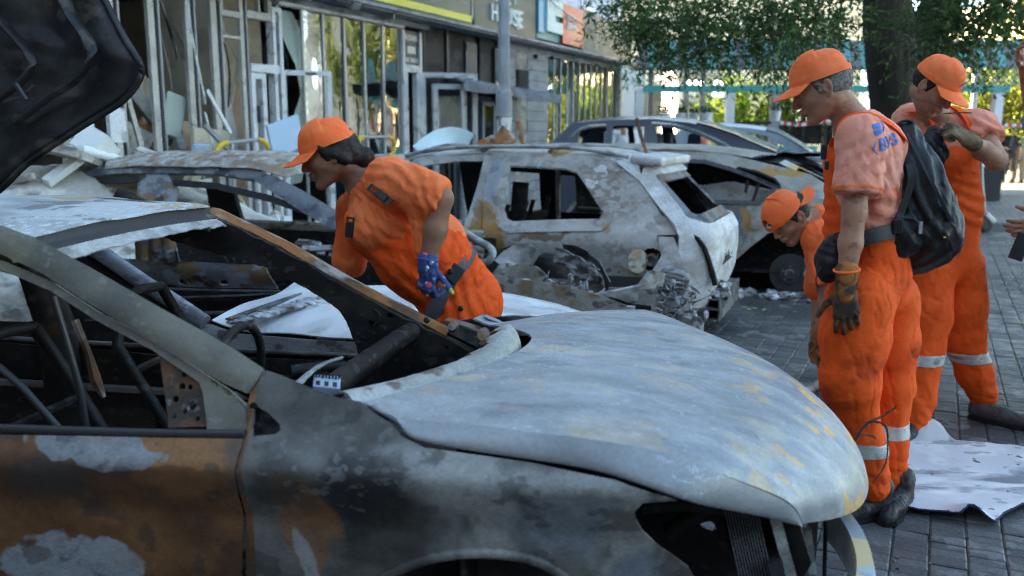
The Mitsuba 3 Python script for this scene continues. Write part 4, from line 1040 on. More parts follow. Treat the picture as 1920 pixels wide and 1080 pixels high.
def side_color(p, n, uv):
    x, y, z = NF.dj(p)
    wx, wz = x + .10 * (fbm(x * 8, z * 8, 3.0, 3) - .5), z + .07 * (fbm(x * 8, z * 8, 7.0, 3) - .5)
    pt = stains(wx, wz)
    c = mix((.075, .072, .065), (.145, .14, .128), smoothstep(.3, .7, nz(wx, y, wz, 7, 5)))
    # fender
    c = mix(c, (.30, .295, .27), .9 * pt(.02, .74, .10, .19, soft=.2, off=1))
    c = mix(c, (.28, .28, .27), .8 * pt(.10, .852, .42, .026, w=.10, soft=.3, off=2))
    c = mix(c, (.17, .182, .20), pt(.20, .76, .11, .075, soft=.25, off=3))
    c = mix(c, (.24, .235, .215), pt(.33, .70, .07, .10, soft=.2, off=13))
    c = mix(c, (.15, .165, .19), pt(.33, .58, .10, .09, off=14))
    c = mix(c, SOOT, .93 * pt(-.21, .76, .115, .10, soft=.3, off=4))
    c = mix(c, (.03, .028, .026), .8 * pt(-.13, .68, .16, .09, soft=.3, off=5))
    c = mix(c, (.19, .085, .035), .8 * pt(-.335, .735, .055, .12, off=6))
    c = mix(c, (.035, .03, .028), .75 * pt(-.38, .81, .06, .05, soft=.3, off=15))
    c = mix(c, (.27, .275, .28), smoothstep(.58, .68, nz(x, y, z, 60, 3, 4.0)) * .3 * pt(-.24, .86, .15, .07, w=.5, off=7))
    c = mix(c, (.26, .265, .27), .8 * pt(-.35, .66, .022, .075, w=.6, off=8))
    c = mix(c, (.05, .047, .045), .7 * pt(-.33, .94, .08, .06, soft=.35, off=16))
    # door
    door = 1 - smoothstep(-.449, -.445, x)
    d = mix((.075, .032, .014), (.135, .058, .021), smoothstep(.3, .7, nz(wx, y, wz * .5, 6, 4, 21.0)))
    d = mix(d, (.30, .135, .045), smoothstep(.828, .838, z + .01 * (noise(x * 30, z * 30, 1.0) - .5)) * smoothstep(-.98, -.85, wx) * (.75 + .5 * (fbm(x * 12, z * 12, 4.0, 3) - .5)))
    d = mix(d, (.30, .25, .19), pt(-.95, .895, .10, .02, off=17))
    d = mix(d, (.045, .038, .033), .8 * pt(-.90, .80, .12, .06, soft=.3, off=9))
    d = mix(d, (.06, .05, .045), .8 * pt(-.475, .86, .035, .10, soft=.3, off=10))
    d = mix(d, (.22, .23, .24), dr.maximum(pt(-.76, .858, .12, .024, soft=.05, off=11), pt(-.82, .862, .09, .03, soft=.05, off=18)))
    d = mix(d, (.24, .25, .265), pt(-.85, .595, .17, .075, w=.3, soft=.06, off=12))
    d = mix(d, (.05, .035, .028), .8 * pt(-.53, .845, .016, .008, off=19))
    d = mix(d, (.24, .115, .045), .30 * smoothstep(.50, .68, nz(x, y, z, 11, 5, 41.0)))
    c = mix(c, d, door)
    c = mix(c, (.035, .032, .03), .55 * smoothstep(.60, .68, nz(x, y, z, 18, 4, 51.0)))
    return c * (1 + .35 * (noise(x * 190, y * 190, z * 190) - .5) + .5 * (fbm(x * 36, y * 36, z * 36, 3) - .5))
principled('side_metal', mikit.proc(side_color), .5, .12)
principled('strip_metal', mottle(WORLD, (.29, .29, .265), [((.40, .40, .385), 12, .5, .15), ((.14, .12, .10), 18, .62, .08)], 131), .5, .15)
principled('plate_brown', mottle(WORLD, (.060, .045, .036), [((.15, .075, .04), 16, .55, .08), ((.20, .19, .17), 30, .66, .06)], 132), .7)
def pillar_color(p, n, uv):
    x, y, z = NF.dj(p)
    c = mix((.105, .10, .082), (.185, .175, .14), smoothstep(.3, .7, nz(x, y, z, 8, 5)))
    c = mix(c, (.25, .215, .12), smoothstep(.60, .72, nz(x, y, z, 5, 4, 8.0)) * .6)
    c = mix(c, (.25, .24, .21), smoothstep(.62, .72, nz(x, y, z, 60, 3, 2.0)) * .4)
    return c * (1 + .2 * (noise(x * 170, y * 170, z * 170) - .5))
principled('pillar_metal', mikit.proc(pillar_color), .5, .15)
def roof_color(p, n, uv):
    x, y, z = NF.dj(p)
    wx, wy = x + .2 * (fbm(x * 5, y * 5, 0.0, 3) - .5), y + .2 * (fbm(x * 5, y * 5, 6.0, 3) - .5)
    c = mix((.36, .365, .37), (.52, .525, .53), smoothstep(.4, .6, nz(wx, wy, z, 5, 4)))
    c = mix(c, (.20, .20, .21), smoothstep(.60, .66, nz(wx * 2, wy * .7, z, 9, 4, 6.0)) * .8)
    c = mix(c, (.50, .33, .14), smoothstep(.60, .66, nz(wx, wy, z, 6, 4, 14.0)) * .85)
    c = mix(c, (.62, .62, .63), smoothstep(.55, .62, nz(x * 3, y, z, 40, 3, 24.0)) * smoothstep(-1.32, -1.22, x))
    return c * (1 + .15 * (noise(x * 170, y * 170, z * 170) - .5))
principled('roof_metal', mikit.proc(roof_color), .48, .15)

car = thing('burnt_car', 'burnt out grey and rusty car with a long bare bonnet, nearest of all', 'car')
P_ = car + '__'
# bonnet: top skin between its two creases, and the side bands
crease = np.array([[-0.229, -0.56, 0.952], [-0.145, -0.585, 0.932], [0.011, -0.615, 0.933], [0.135, -0.628, 0.928], [0.354, -0.632, 0.908], [0.453, -0.625, 0.878], [0.547, -0.59, 0.83], [0.64, -0.545, 0.773], [0.671, -0.512, 0.718]])
edge = np.array([[-0.195, -0.602, 0.958], [-0.177, -0.607, 0.947], [-0.142, -0.615, 0.931], [-0.123, -0.625, 0.911], [-0.077, -0.634, 0.896], [0.137, -0.648, 0.878], [0.297, -0.66, 0.859], [0.413, -0.67, 0.828], [0.484, -0.625, 0.793], [0.574, -0.58, 0.761], [0.669, -0.51, 0.713]])
NU = 60
cz_ = cat_spline(crease, NU)
mid = np.array([[.045, CY, .953], [.20, CY, .947], [.36, CY, .936], [.50, CY, .92], [.64, CY, .89], [.75, CY, .845], [.845, CY, .775], [.90, CY, .70], [.915, CY, .655]])
mid = cat_spline(mid, NU)
quart = np.array([[-.10, -.33, .944], [.06, -.33, .946], [.22, -.33, .94], [.38, -.33, .926], [.52, -.33, .90], [.64, -.33, .862], [.74, -.33, .80], [.805, -.32, .728], [.83, -.30, .668]])
quart = cat_spline(quart, NU)
def mir(c):
    c = c.copy(); c[:, 1] = 2 * CY - c[:, 1]; return c
rows = []
for i in range(NU):
    rows.append(cat_spline([cz_[i], quart[i], mid[i], mir(quart)[i], mir(cz_)[i]], 70))
G = np.stack(rows)
G[..., 2] += (meshkit.fbm(np.stack([G[..., 0] * 2.6, G[..., 1] * 2.6, G[..., 0] * 0], -1), 3, 4) - .5) * .014
sag = lambda q: q - np.stack([q[..., 0] * 0, q[..., 0] * 0, .075 * np.clip((q[..., 1] - CY) / .6, 0, 1) * np.clip((.35 - q[..., 0]) / .5, 0, 1)], -1)
G = sag(G)
hood = thicken(grid_mesh(G), .006)
put(P_ + 'hood', NF.mesh(hood), 'hood_metal', 40)
ed = cat_spline(edge, NU)
band = np.stack([cz_ + (0, -.001, -.001), cz_ * .5 + ed * .5 + np.array([0, -.006, 0]), ed, ed + np.array([0, .022, -.004])], 1)
band = np.stack([cat_spline(b, 12) for b in band])
bandm = thicken(grid_mesh(band[:, ::-1]), .004)
k = put(P_ + 'hood__side_band', NF.mesh(bandm), 'hood_band_metal', 40)
put(P_ + 'hood__side_band', NF.mesh((sag(mirror(bandm)[0]), mirror(bandm)[1])), 'hood_band_metal', 40)
put(P_ + 'hood__rib', NF.mesh(join(tube(G[2:-10, 14] - (0, 0, .06), .02, 6), tube(G[2:-10, 55] - (0, 0, .06), .02, 6), tube(G[-12, 14:-14] - (.02, 0, .07), .022, 6))), 'soot_metal', 40)

# near side: fender, door, pillar, window frame
fender = poly([[-0.457, 0.908], [-0.464, 0.937], [-0.459, 0.969], [-0.432, 1.015], [-0.395, 1.006], [-0.359, 0.995], [-0.31, 0.979], [-0.263, 0.968], [-0.223, 0.964], [-0.186, 0.942], [-0.152, 0.926], [-0.131, 0.905], [-0.081, 0.888], [-0.011, 0.883], [0.138, 0.873], [0.297, 0.853], [0.411, 0.82], [0.348, 0.812], [0.334, 0.792], [0.336, 0.772], [0.35, 0.741], [0.379, 0.711], [0.41, 0.69], [0.439, 0.668], [0.453, 0.642], [0.455, 0.53], [0.255, 0.521], [0.225, 0.604], [0.18, 0.646], [0.116, 0.669], [0.03, 0.672], [-0.058, 0.657], [-0.125, 0.63], [-0.18, 0.595], [-0.219, 0.554], [-0.235, 0.476], [-0.481, 0.453], [-0.464, 0.68]])
sail = Polygon([[-0.452, 0.956], [-0.413, 0.939], [-0.384, 0.919], [-0.379, 0.905], [-0.39, 0.894], [-0.443, 0.888]])
put(P_ + 'fender', NF.mesh(side_sheet(fender.difference(sail.buffer(-.004)), .016, .005, 0, .003, 1)), 'side_metal', 40)
put(P_ + 'fender__mirror_plate', NF.mesh(join(side_sheet(sail.buffer(.006), .02, .004, .018, .0), *[lathe([(0, .004), (.008, .003), (.009, 0)], 10, (0, -1, 0), c) for c in [[-0.434, -0.626, 0.909], [-0.448, -0.608, 0.946], [-0.417, -0.618, 0.924]]])), 'soot_metal', 40)
lip = np.array([[-0.227, -0.633, 0.534], [-0.219, -0.635, 0.554], [-0.18, -0.639, 0.595], [-0.125, -0.64, 0.63], [-0.058, -0.64, 0.657], [0.03, -0.64, 0.672], [0.116, -0.64, 0.669], [0.18, -0.64, 0.646], [0.225, -0.64, 0.604], [0.234, -0.637, 0.575]])
put(P_ + 'fender__arch_lip', NF.mesh(tube(cat_spline(lip, 40) + (0, .004, 0), .012, 8)), 'side_metal', 60)
arc = cat_spline(lip, 30)
put(P_ + 'wheel_arch', NF.mesh(thicken(grid_mesh(np.stack([arc + (0, d, .0) for d in (.02, .12, .30)], 1)), .004)), 'soot_black', 60)
door = poly([[-0.458, 0.888], [-0.639, 0.882], [-0.817, 0.878], [-0.999, 0.872], [-1.376, 0.86], [-1.529, 0.85], [-1.618, 0.6], [-1.721, 0.232], [-0.501, 0.356], [-0.471, 0.68]])
def y_door(x, z):
    h = np.exp(-((x + .92) / .10) ** 2 - ((z - .84) / .022) ** 2) * .012
    return y_side(x, z) + h
put(P_ + 'door', NF.mesh(side_sheet(door, .018, .006, -.002, .004, 2, yf=y_door)), 'side_metal', 40)
b0 = np.array([[-0.456, -0.635, 0.895], [-0.642, -0.639, 0.889], [-0.82, -0.642, 0.886], [-1.004, -0.644, 0.883], [-1.384, -0.652, 0.873]])
put(P_ + 'door__belt_trim', NF.mesh(tube(cat_spline(b0, 24) + (0, -.002, 0), .0095, 10, flat=(.8, 1.1))), 'dark_metal', 60)
pil = poly([[-1.608, 1.437], [-1.344, 1.362], [-1.119, 1.296], [-1.027, 1.27], [-0.874, 1.209], [-0.696, 1.133], [-0.583, 1.086], [-0.509, 1.054], [-0.437, 1.019], [-0.447, 0.995], [-0.464, 0.971], [-0.513, 0.985], [-0.679, 1.052], [-0.856, 1.133], [-0.98, 1.192], [-1.103, 1.235], [-1.323, 1.293], [-1.597, 1.35]])
def y_pil(x, z):
    c = np.interp(x, [-1.5, -1.117, -1.025, -.871, -.692, -.433], [1.36, 1.268, 1.236, 1.175, 1.10, .985])
    return y_side(x, z) - .022 * np.sqrt(np.maximum(1 - ((z - c) / .05) ** 2, 0)) + .012
put(P_ + 'front_pillar', NF.mesh(side_sheet(pil, .012, .03, 0, .0012, 5, yf=y_pil)), 'pillar_metal', 50)
frame_out = poly([[-1.58, 1.301], [-1.313, 1.258], [-1.097, 1.213], [-0.975, 1.173], [-0.852, 1.115], [-0.701, 1.056], [-0.588, 1.003], [-0.518, 0.97], [-0.46, 0.932], [-0.453, 0.897], [-0.549, 0.893], [-0.573, 0.963], [-0.584, 0.981], [-0.703, 1.04], [-0.848, 1.096], [-0.97, 1.153], [-1.091, 1.191], [-1.306, 1.234], [-1.572, 1.277]])
put(P_ + 'door__window_frame', NF.mesh(side_sheet(frame_out, .014, .03, .018, .001, 6)), 'pillar_metal', 40)
spk = poly([[-0.701, 1.044], [-0.585, 0.988], [-0.562, 0.943], [-0.545, 0.895], [-0.644, 0.889], [-0.67, 0.959]])
hol = [Point(*q).buffer(r) for q, r in zip([[-0.63, 0.966], [-0.612, 0.966], [-0.64, 0.942], [-0.599, 0.932], [-0.615, 0.921], [-0.637, 0.91], [-0.583, 0.907], [-0.629, 0.991]], (.008, .006, .007, .009, .006, .005, .005, .006))]
for h in hol: spk = spk.difference(h)
put(P_ + 'door__speaker_plate', NF.mesh(side_sheet(spk, .012, .004, .034, .003, 7)), 'plate_brown', 30)

# roof, its front header, the rail on the far side
roof_prof = lambda x, y: 1.250 + .022 * (1 - ((y - CY) / .56) ** 2) + .045 * (1 - np.exp(np.minimum(x + 1.1, 0) / .4))
rp = poly([(-1.10, -.365), (-1.092, -.1), (-1.09, .12), (-1.094, .4), (-1.10, .52), (-1.16, .575), (-1.5, .60), (-2.6, .58), (-2.6, -.50), (-1.6, -.47), (-1.2, -.42)])
put(P_ + 'roof', NF.mesh(sheet(rp, lambda P: np.c_[P, roof_prof(P[:, 0], P[:, 1]) + (meshkit.fbm(np.c_[P * 3, P[:, :1] * 0], 3, 2) - .5) * .03], .03, .004)), 'roof_metal', 40)
yy = np.linspace(-.36, .56, 40)
hx = np.interp(yy, [-.36, -.1, .12, .4, .56], [-1.100, -1.092, -1.09, -1.094, -1.112])
hz = roof_prof(hx - .01, yy) - .004
H0 = np.stack([hx, yy, hz], 1)
put(P_ + 'roof__header', NF.mesh(thicken(grid_mesh(np.stack([H0 + (-.01, 0, .0), H0 + (0, 0, -.024), H0 + (.012, 0, -.032), H0 + (.034, 0, -.040)], 1)[:, ::-1]), .004)), 'dark_metal', 30)
jag = (meshkit.fbm(np.c_[yy * 26, yy * 0, yy * 0], 3, 5) - .5) * .016
put(P_ + 'roof__glass_flange', NF.mesh(thicken(grid_mesh(np.stack([H0 + (.030, 0, -.036), H0 + (.05, 0, -.046), H0 + np.stack([.07 + jag, yy * 0, -.056 + jag], 1)], 1)[:, ::-1]), .004)), 'pale_metal', 30)
put(P_ + 'roof__header_box', NF.mesh(tube(H0 + (-.07, 0, -.05), .035, 6, flat=(1.4, .8))), 'soot_black', 40)
rail = np.array([[-2.6, -.44, 1.30], [-1.8, -.43, 1.315], [-1.3, -.425, 1.305], [-1.09, -.425, 1.262]])
put(P_ + 'roof__rail', NF.mesh(join(tube(cat_spline(rail - (0, 0, .03), 24), .03, 8), mirror(tube(cat_spline(rail - (0, 0, .06), 24), .03, 8)))), 'pillar_metal', 60)

# far pillar, seen from the inside
farp = poly([[-1.372, 1.183], [-1.285, 1.204], [-1.119, 1.236], [-1.034, 1.193], [-0.929, 1.142], [-0.823, 1.084], [-0.717, 1.019], [-0.61, 0.958], [-0.502, 0.9], [-0.394, 0.844], [-0.324, 0.806], [-0.208, 0.747], [-0.171, 0.644], [-0.477, 0.582], [-0.592, 0.626], [-0.612, 0.685], [-0.639, 0.794], [-0.664, 0.866], [-0.688, 0.913], [-0.759, 0.96], [-0.831, 1.002], [-0.937, 1.054], [-1.08, 1.104], [-1.239, 1.148]])
y_far = lambda x, z: .555 + (x + 1.12) * .14 + (1.0 - z) * .02
def far_fn(P):
    return np.c_[P[:, 0], y_far(P[:, 0], P[:, 1]) + (meshkit.fbm(np.c_[P * 14, P[:, :1] * 0], 3, 9) - .5) * .012, P[:, 1]]
holes_f = [Point(*q).buffer(r) for q, r in zip([[-0.489, 0.812], [-0.424, 0.826], [-0.579, 0.862], [-0.512, 0.892], [-0.325, 0.776]], (.016, .012, .01, .008, .008))]
for h in holes_f: farp = farp.difference(h)
put(P_ + 'front_pillar', NF.mesh(sheet(farp, far_fn, .014, .05, True)), 'soot_metal', 30)
far2 = farp.buffer(-.006)
put(P_ + 'front_pillar_001__backing', NF.mesh(sheet(far2, lambda P: far_fn(P) + (0, .053, 0), .04, .01, True)), 'soot_black', 30)
fl = np.array([[-1.122, 0.545, 1.247], [-1.033, 0.555, 1.204], [-0.928, 0.57, 1.153], [-0.823, 0.585, 1.095], [-0.717, 0.6, 1.03], [-0.61, 0.615, 0.969], [-0.502, 0.63, 0.912], [-0.393, 0.645, 0.855], [-0.323, 0.65, 0.821]])
fl = cat_spline(fl, 50)
jg = (meshkit.fbm(np.c_[np.arange(50) * .4, np.zeros(50), np.zeros(50)], 3, 3) - .5)[:, None]
put(P_ + 'front_pillar_001__flange', NF.mesh(thicken(grid_mesh(np.stack([fl + (0, -.012, -.006) + jg * (0, 0, .008), fl + (0, .03, .004), fl + (0, .09, -.006)], 1)), .005)), 'rust_plate', 30)
bolts = [lathe([(0, .006), (.009, .005), (.012, 0)], 10, (0, -1, 0), c) for c in [[-0.56, 0.6, 0.897], [-0.535, 0.615, 0.791], [-0.591, 0.605, 0.844], [-0.387, 0.62, 0.87], [-0.728, 0.575, 0.999], [-0.888, 0.555, 1.054], [-1.042, 0.53, 1.181]]]
brk = [box(c, (.05, .012, .018), rot([0, 1, 0], 24)) for c in [[-0.931, 0.55, 1.108], [-0.913, 0.55, 1.098], [-0.525, 0.6, 0.757], [-0.442, 0.61, 0.796]]]
put(P_ + 'front_pillar_001__bracket', NF.mesh(join(*bolts, *brk)), 'dark_metal', 40)
put(P_ + 'front_pillar_001__wire', NF.mesh(join(tube(cat_spline([[-0.606, 0.58, 0.703], [-0.558, 0.55, 0.731], [-0.492, 0.55, 0.749], [-0.418, 0.55, 0.74], [-0.354, 0.57, 0.771]], 20), .003, 5), tube(cat_spline([[-0.593, 0.59, 0.87], [-0.575, 0.59, 0.904], [-0.548, 0.58, 0.901], [-0.541, 0.58, 0.874], [-0.564, 0.58, 0.855]], 20), .004, 5))), 'soot_metal', 60)

# cowl, firewall, dash, floor and the far side
cw = np.stack([mid[0], quart[0], cz_[0]])
rear = np.array([[-.229, -.56, .945], [-.13, -.42, .94], [-.069, -.3, .938], [.0, -.19, .942], [.03, -.08, .946], [.035, .02, .946]])
rear = cat_spline(rear, 44)
t_ = np.linspace(0, 1, 44)[:, None]
curl = np.c_[np.zeros(44), np.zeros(44), .05 * np.clip(t_[:, 0] - .45, 0, 1) ** 1.5]
jj = ((meshkit.fbm(np.c_[np.arange(44) * .55, np.zeros(44), np.zeros(44)], 3, 6) - .5) * .05)[:, None]
strip = np.stack([rear + (-.012, 0, -.012), rear + (-.02, .0, .0) + curl, rear + (-.05, .03, .016) + curl * 1.5, rear + (-.085, .05, .004) + curl * 1.3 + jj * (1, .5, .2)], 1)
strip = np.stack([cat_spline(s_, 10) for s_ in strip])
put(P_ + 'cowl_strip', NF.mesh(thicken(grid_mesh(strip), .005)), 'strip_metal', 40)
put(P_ + 'cowl_strip__torn_edge', NF.mesh(thicken(grid_mesh(np.stack([strip[14:, -1], strip[14:, -1] + (-.012, .01, -.01) + jj[14:] * (.6, .4, .3), strip[14:, -1] + (-.008, .012, -.035)], 1)), .003)), 'rust_plate', 20)
fw = poly([(-.62, .05), (.62, .05), (.66, .62), (.60, .86), (-.60, .86), (-.66, .62)])
put(P_ + 'firewall', NF.mesh(sheet(fw, lambda P: np.c_[.02 - .05 * np.abs(P[:, 0]) + (meshkit.fbm(np.c_[P * 9, P[:, :1] * 0], 3, 8) - .5) * .05, P[:, 0] + CY, P[:, 1]], .035, .01)), 'soot_metal', 30)
put(P_ + 'cowl_tray', NF.mesh(sheet(poly([(-.36, -.58), (-.36, .62), (.0, .62), (.03, .1), (-.02, -.3), (-.18, -.58)]), lambda P: np.c_[P, .70 + (meshkit.fbm(np.c_[P * 9, P[:, :1] * 0], 3, 18) - .5) * .03], .03, .008)), 'soot_metal', 30)
put(P_ + 'dash_beam', NF.mesh(join(tube([[-.44, -.55, .86], [-.46, .0, .84], [-.44, .62, .83]], .034, 10), tube([[-0.728, 0.25, 0.774], [-0.652, 0.3, 0.776], [-0.579, 0.4, 0.752]], .022, 10))), 'soot_metal', 40)
put(P_ + 'steering_column', NF.mesh(join(tube([[-.40, -.32, .80], [-.62, -.30, .90]], .025, 10), tube([[-.64 + .05 * math.sin(a) * .4, -.30 + .15 * math.cos(a), .90 + .14 * math.sin(a)] for a in np.linspace(0, 6.28, 28)], .011, 8, False))), 'soot_metal', 50)
put(P_ + 'floor_pan', NF.mesh(sheet(poly([(-2.6, -.60), (-2.6, .68), (.0, .68), (.0, -.60)]), lambda P: np.c_[P, .30 + .08 * np.exp(-((P[:, 1] - CY) / .12) ** 2) + (meshkit.fbm(np.c_[P * 6, P[:, :1] * 0], 3, 28) - .5) * .05], .06, .01)), 'soot_metal', 30)
fdoor = poly([(-2.6, .22), (-.47, .22), (-.47, .70), (-1.4, .70), (-2.6, .74)])
cutp = [poly([(-1.45, .40), (-.75, .40), (-.80, .58), (-1.4, .58)], rnd=.03)]
for c in cutp: fdoor = fdoor.difference(c)
put(P_ + 'door', NF.mesh(mirror(sheet(fdoor, lambda P: np.c_[P[:, 0], y_side(P[:, 0], P[:, 1]) + .05 + (meshkit.fbm(np.c_[P * 7, P[:, :1] * 0], 3, 38) - .5) * .03, P[:, 1]], .035, .006))), 'soot_metal', 30)
put(P_ + 'door_001__skin', NF.mesh(mirror(side_sheet(poly([(-2.6, .2), (-.45, .2), (-.45, .70), (-2.6, .73)]), .05, .006))), 'soot_metal', 40)
put(P_ + 'door_001__belt_ledge', NF.mesh(join(tube([[-2.5, .69, .74], [-1.2, .70, .715], [-.48, .71, .71]], .010, 8), tube([[-2.4, .64, .58], [-1.2, .65, .56], [-.5, .66, .56]], .016, 6))), 'bare_metal', 50)
put(P_ + 'fender', NF.mesh(mirror(side_sheet(fender.intersection(Polygon([(-.6, 0), (1.5, 0), (1.5, .80), (.4, .86), (-.1, .875), (-.6, .80)])), .03, .005, 0, .003, 1))), 'side_metal', 40)
hinge_z = [[-0.325, 0.66, 0.864], [-0.238, 0.62, 0.853], [-0.156, 0.52, 0.848], [-0.092, 0.45, 0.828]]
put(P_ + 'hood__hinge', NF.mesh(join(tube(cat_spline(hinge_z, 12), .012, 6, flat=(2.0, .6)), lathe([(0, .012), (.022, .01), (.026, 0)], 14, (-.2, -1, .5), [-0.165, 0.5, 0.853]), lathe([(0, .012), (.016, .01), (.02, 0)], 14, (-.2, -1, .5), [-0.29, 0.6, 0.855]))), 'bare_metal', 30)
put(P_ + 'hood__hinge', NF.mesh(join(tube([[-0.015, 0.05, 0.904], [0.012, 0.18, 0.897]], .004, 6))), 'dark_metal', 30)
bp = tube([[-1.75, .63, .25], [-1.78, .62, .80], [-1.82, .50, 1.25]], [.07, .06, .045], 6, flat=(.5, 1.2))
put(P_ + 'middle_pillar', NF.mesh(bp), 'soot_metal', 30)
# seats burnt to their frames
def seat(x, y):
    s = [tube([[x + .1, y + d, .32], [x - .02, y + d, .55], [x - .20, y + d, .86], [x - .22, y + d * .6, .99]], .018, 8) for d in (-.19, .19)]
    s += [tube([[x - .22, y - .12, .99], [x - .225, y, 1.0], [x - .22, y + .12, .99]], .016, 8), tube([[x - .15, y - .19, .78], [x - .15, y + .19, .78]], .012, 6), tube([[x - .06, y - .19, .62], [x - .06, y + .19, .62]], .012, 6),
          box([x + .18, y, .42], (.42, .40, .04)), tube([[x + .38, y - .19, .40], [x + .38, y + .19, .40]], .02, 8)]
    return join(*s)
for y0 in (-.28, .36):
    put(P_ + 'seat_frame', NF.mesh(seat(-1.05, y0)), 'soot_metal', 50)
put(P_ + 'seat_frame__rail', NF.mesh(join(tube([[-1.215, -0.15, 1.072], [-1.188, -0.15, 0.949], [-1.161, -0.15, 0.817], [-1.15, -0.15, 0.666]], .010, 8), tube([[-1.299, -0.3, 0.936], [-1.21, -0.3, 0.859], [-1.121, -0.3, 0.755]], .010, 8))), 'dark_metal', 50)
put(P_ + 'seat_frame__bracket', NF.mesh(join(tube([[-1.265, 0, 0.974], [-1.232, 0, 0.881], [-1.215, 0, 0.794], [-1.194, 0, 0.747]], [.012, .01, .018, .006], 6))), 'rust_plate', 50)
# engine bay front: lamp opening, radiator, supports, bumper bar
put(P_ + 'radiator', NF.mesh(box([0.656, -0.2, 0.495], (.03, .62, .28), rot([0, 1, 0], -14))), 'dark_metal', 30)
put(P_ + 'radiator__tank', NF.mesh(box([0.646, -0.47, 0.636], (.022, .05, .28), rot([0, 1, 0], -17))), 'pale_metal', 30)
fins = [box(np.array([0.609, -0.47, 0.633]) + np.array([-.006 * i, .0, .0]), (.0025, .05, .28), rot([0, 1, 0], -14)) for i in range(12)]
put(P_ + 'radiator__fin', NF.mesh(join(*fins)), 'bare_metal', 30)
labels[P_ + 'radiator__fin'] = {'kind': 'stuff'}
put(P_ + 'lamp_support', NF.mesh(join(box([0.655, -0.4, 0.608], (.035, .02, .26)), box([0.765, -0.15, 0.493], (.02, .03, .28)))), 'bare_metal', 30)
put(P_ + 'lamp_support', NF.mesh(box([0.707, -0.42, 0.619], (.016, .02, .10), rot([0, 1, 0], -10))), 'pale_metal', 30)
put(P_ + 'lamp_support', NF.mesh(join(tube(cat_spline([[0.345, -0.5, 0.728], [0.444, -0.48, 0.734], [0.567, -0.46, 0.709], [0.673, -0.42, 0.674]], 20), .016, 8), tube(cat_spline([[0.404, -0.42, 0.637], [0.496, -0.4, 0.684], [0.533, -0.38, 0.64], [0.523, -0.36, 0.514]], 20), .02, 8), tube([[0.761, -0.3, 0.657], [0.769, -0.3, 0.475]], .005, 6))), 'soot_metal', 50)
put(P_ + 'inner_wing', NF.mesh(sheet(poly([(-.05, .30), (.60, .30), (.70, .62), (.66, .74), (.40, .80), (-.05, .84)], [Point(.30, .55).buffer(.07), Point(.50, .66).buffer(.03), Point(.12, .70).buffer(.04)]), lambda P: np.c_[P[:, 0], -.44 + .10 * np.sin(P[:, 0] * 5) + (meshkit.fbm(np.c_[P * 9, P[:, :1] * 0], 3, 48) - .5) * .05, P[:, 1]], .025, .006)), 'soot_metal', 30)
put(P_ + 'engine', NF.mesh(join(rbox([.28, .05, .62], (.34, .5, .26), .03), rbox([.30, .2, .78], (.22, .3, .10), .03), *[tube([[.2, -.2 + .1 * i, .75], [.05, -.2 + .1 * i, .70]], .02, 8) for i in range(5)])), 'soot_metal', 40)
arcb = np.array([[0.827, -0.2, 0.63], [0.836, -0.301, 0.63], [0.831, -0.419, 0.63], [0.809, -0.538, 0.63], [0.765, -0.665, 0.63]])
arcb = cat_spline(arcb, 30)
th_ = (arcb[:, :2] - np.array([.45, .04])); th_ /= np.linalg.norm(th_, axis=1, keepdims=True)
inn = arcb.copy(); inn[:, :2] -= th_ * .045
drop = np.array([0, 0, -.07])
ring = np.stack([inn + drop * 1.3, inn, arcb + (0, 0, .0), arcb + np.c_[th_ * .008, np.full(30, -.02)], arcb + np.c_[th_ * .008, np.full(30, -.06)], arcb + drop, inn + drop * 1.3], 1)
def bumper_color(p, n, uv):
    x, y, z = NF.dj(p)
    c = mix((.42, .45, .49), (.30, .31, .33), smoothstep(.4, .6, nz(x, y, z, 9, 3)))
    return mix(c, (.58, .44, .24), smoothstep(.53, .58, nz(x, y, z, 14, 3, 5.0)))
principled('bumper_metal', mikit.proc(bumper_color), .55, .1)
put(P_ + 'bumper_bar', NF.mesh(grid_mesh(ring)), 'bumper_metal', 40)
labels[P_ + 'bumper_bar'] = {'label': 'curved grey bumper bar with orange stains under the bonnet tip'}
# fuse box and litter in the cowl
fz = np.array([-0.376, -0.38, 0.929])
Rf = rotz(20) @ rot([0, 1, 0], 10) @ rot([1, 0, 0], 18)
principled('fuse_box_plastic', (.34, .39, .47), .5)
put(P_ + 'fuse_box', NF.mesh(rbox(fz, (.062, .05, .022), .004, Rf)), 'fuse_box_plastic', 40)
put(P_ + 'fuse_box__pin', NF.mesh(join(*[box(fz + Rf @ np.array([-.026 + .0075 * i, .012 + .004 * (i % 2), .016]), (.004, .006, .014), Rf) for i in range(8)], *[box(fz + Rf @ np.array([-.02 + .019 * i, -.013, .0112]), (.009, .016, .003), Rf) for i in range(3)])), 'black_plastic', 30)
labels[P_ + 'fuse_box__pin'] = {'kind': 'stuff'}
r2 = np.random.default_rng(5)
lt = []
for i in range(70):
    u = r2.random(); c = np.array([-.34 + .30 * u + r2.normal(0, .012), -.40 + .42 * u ** 1.3 + r2.normal(0, .03), .865 - .5 * max(0, u - .5) * .2 + r2.random() * .03])
    lt.append(box(c, r2.uniform((.01, .008, .002), (.06, .03, .007)), rotz(r2.uniform(0, 180)) @ rot([1, 0, 0], r2.normal(0, 25)) @ rot([0, 1, 0], r2.normal(0, 20))))
tag(put('charred_litter', NF.mesh(join(*lt)), 'charred_debris', False), 'charred scraps and flakes lying behind the bonnet of the nearest car', None, None, 'stuff')
st = cat_spline([[-0.432, -0.42, 0.938], [-0.415, -0.4, 0.955], [-0.4, -0.38, 0.968], [-0.382, -0.36, 0.976], [-0.357, -0.32, 0.98]], 22)
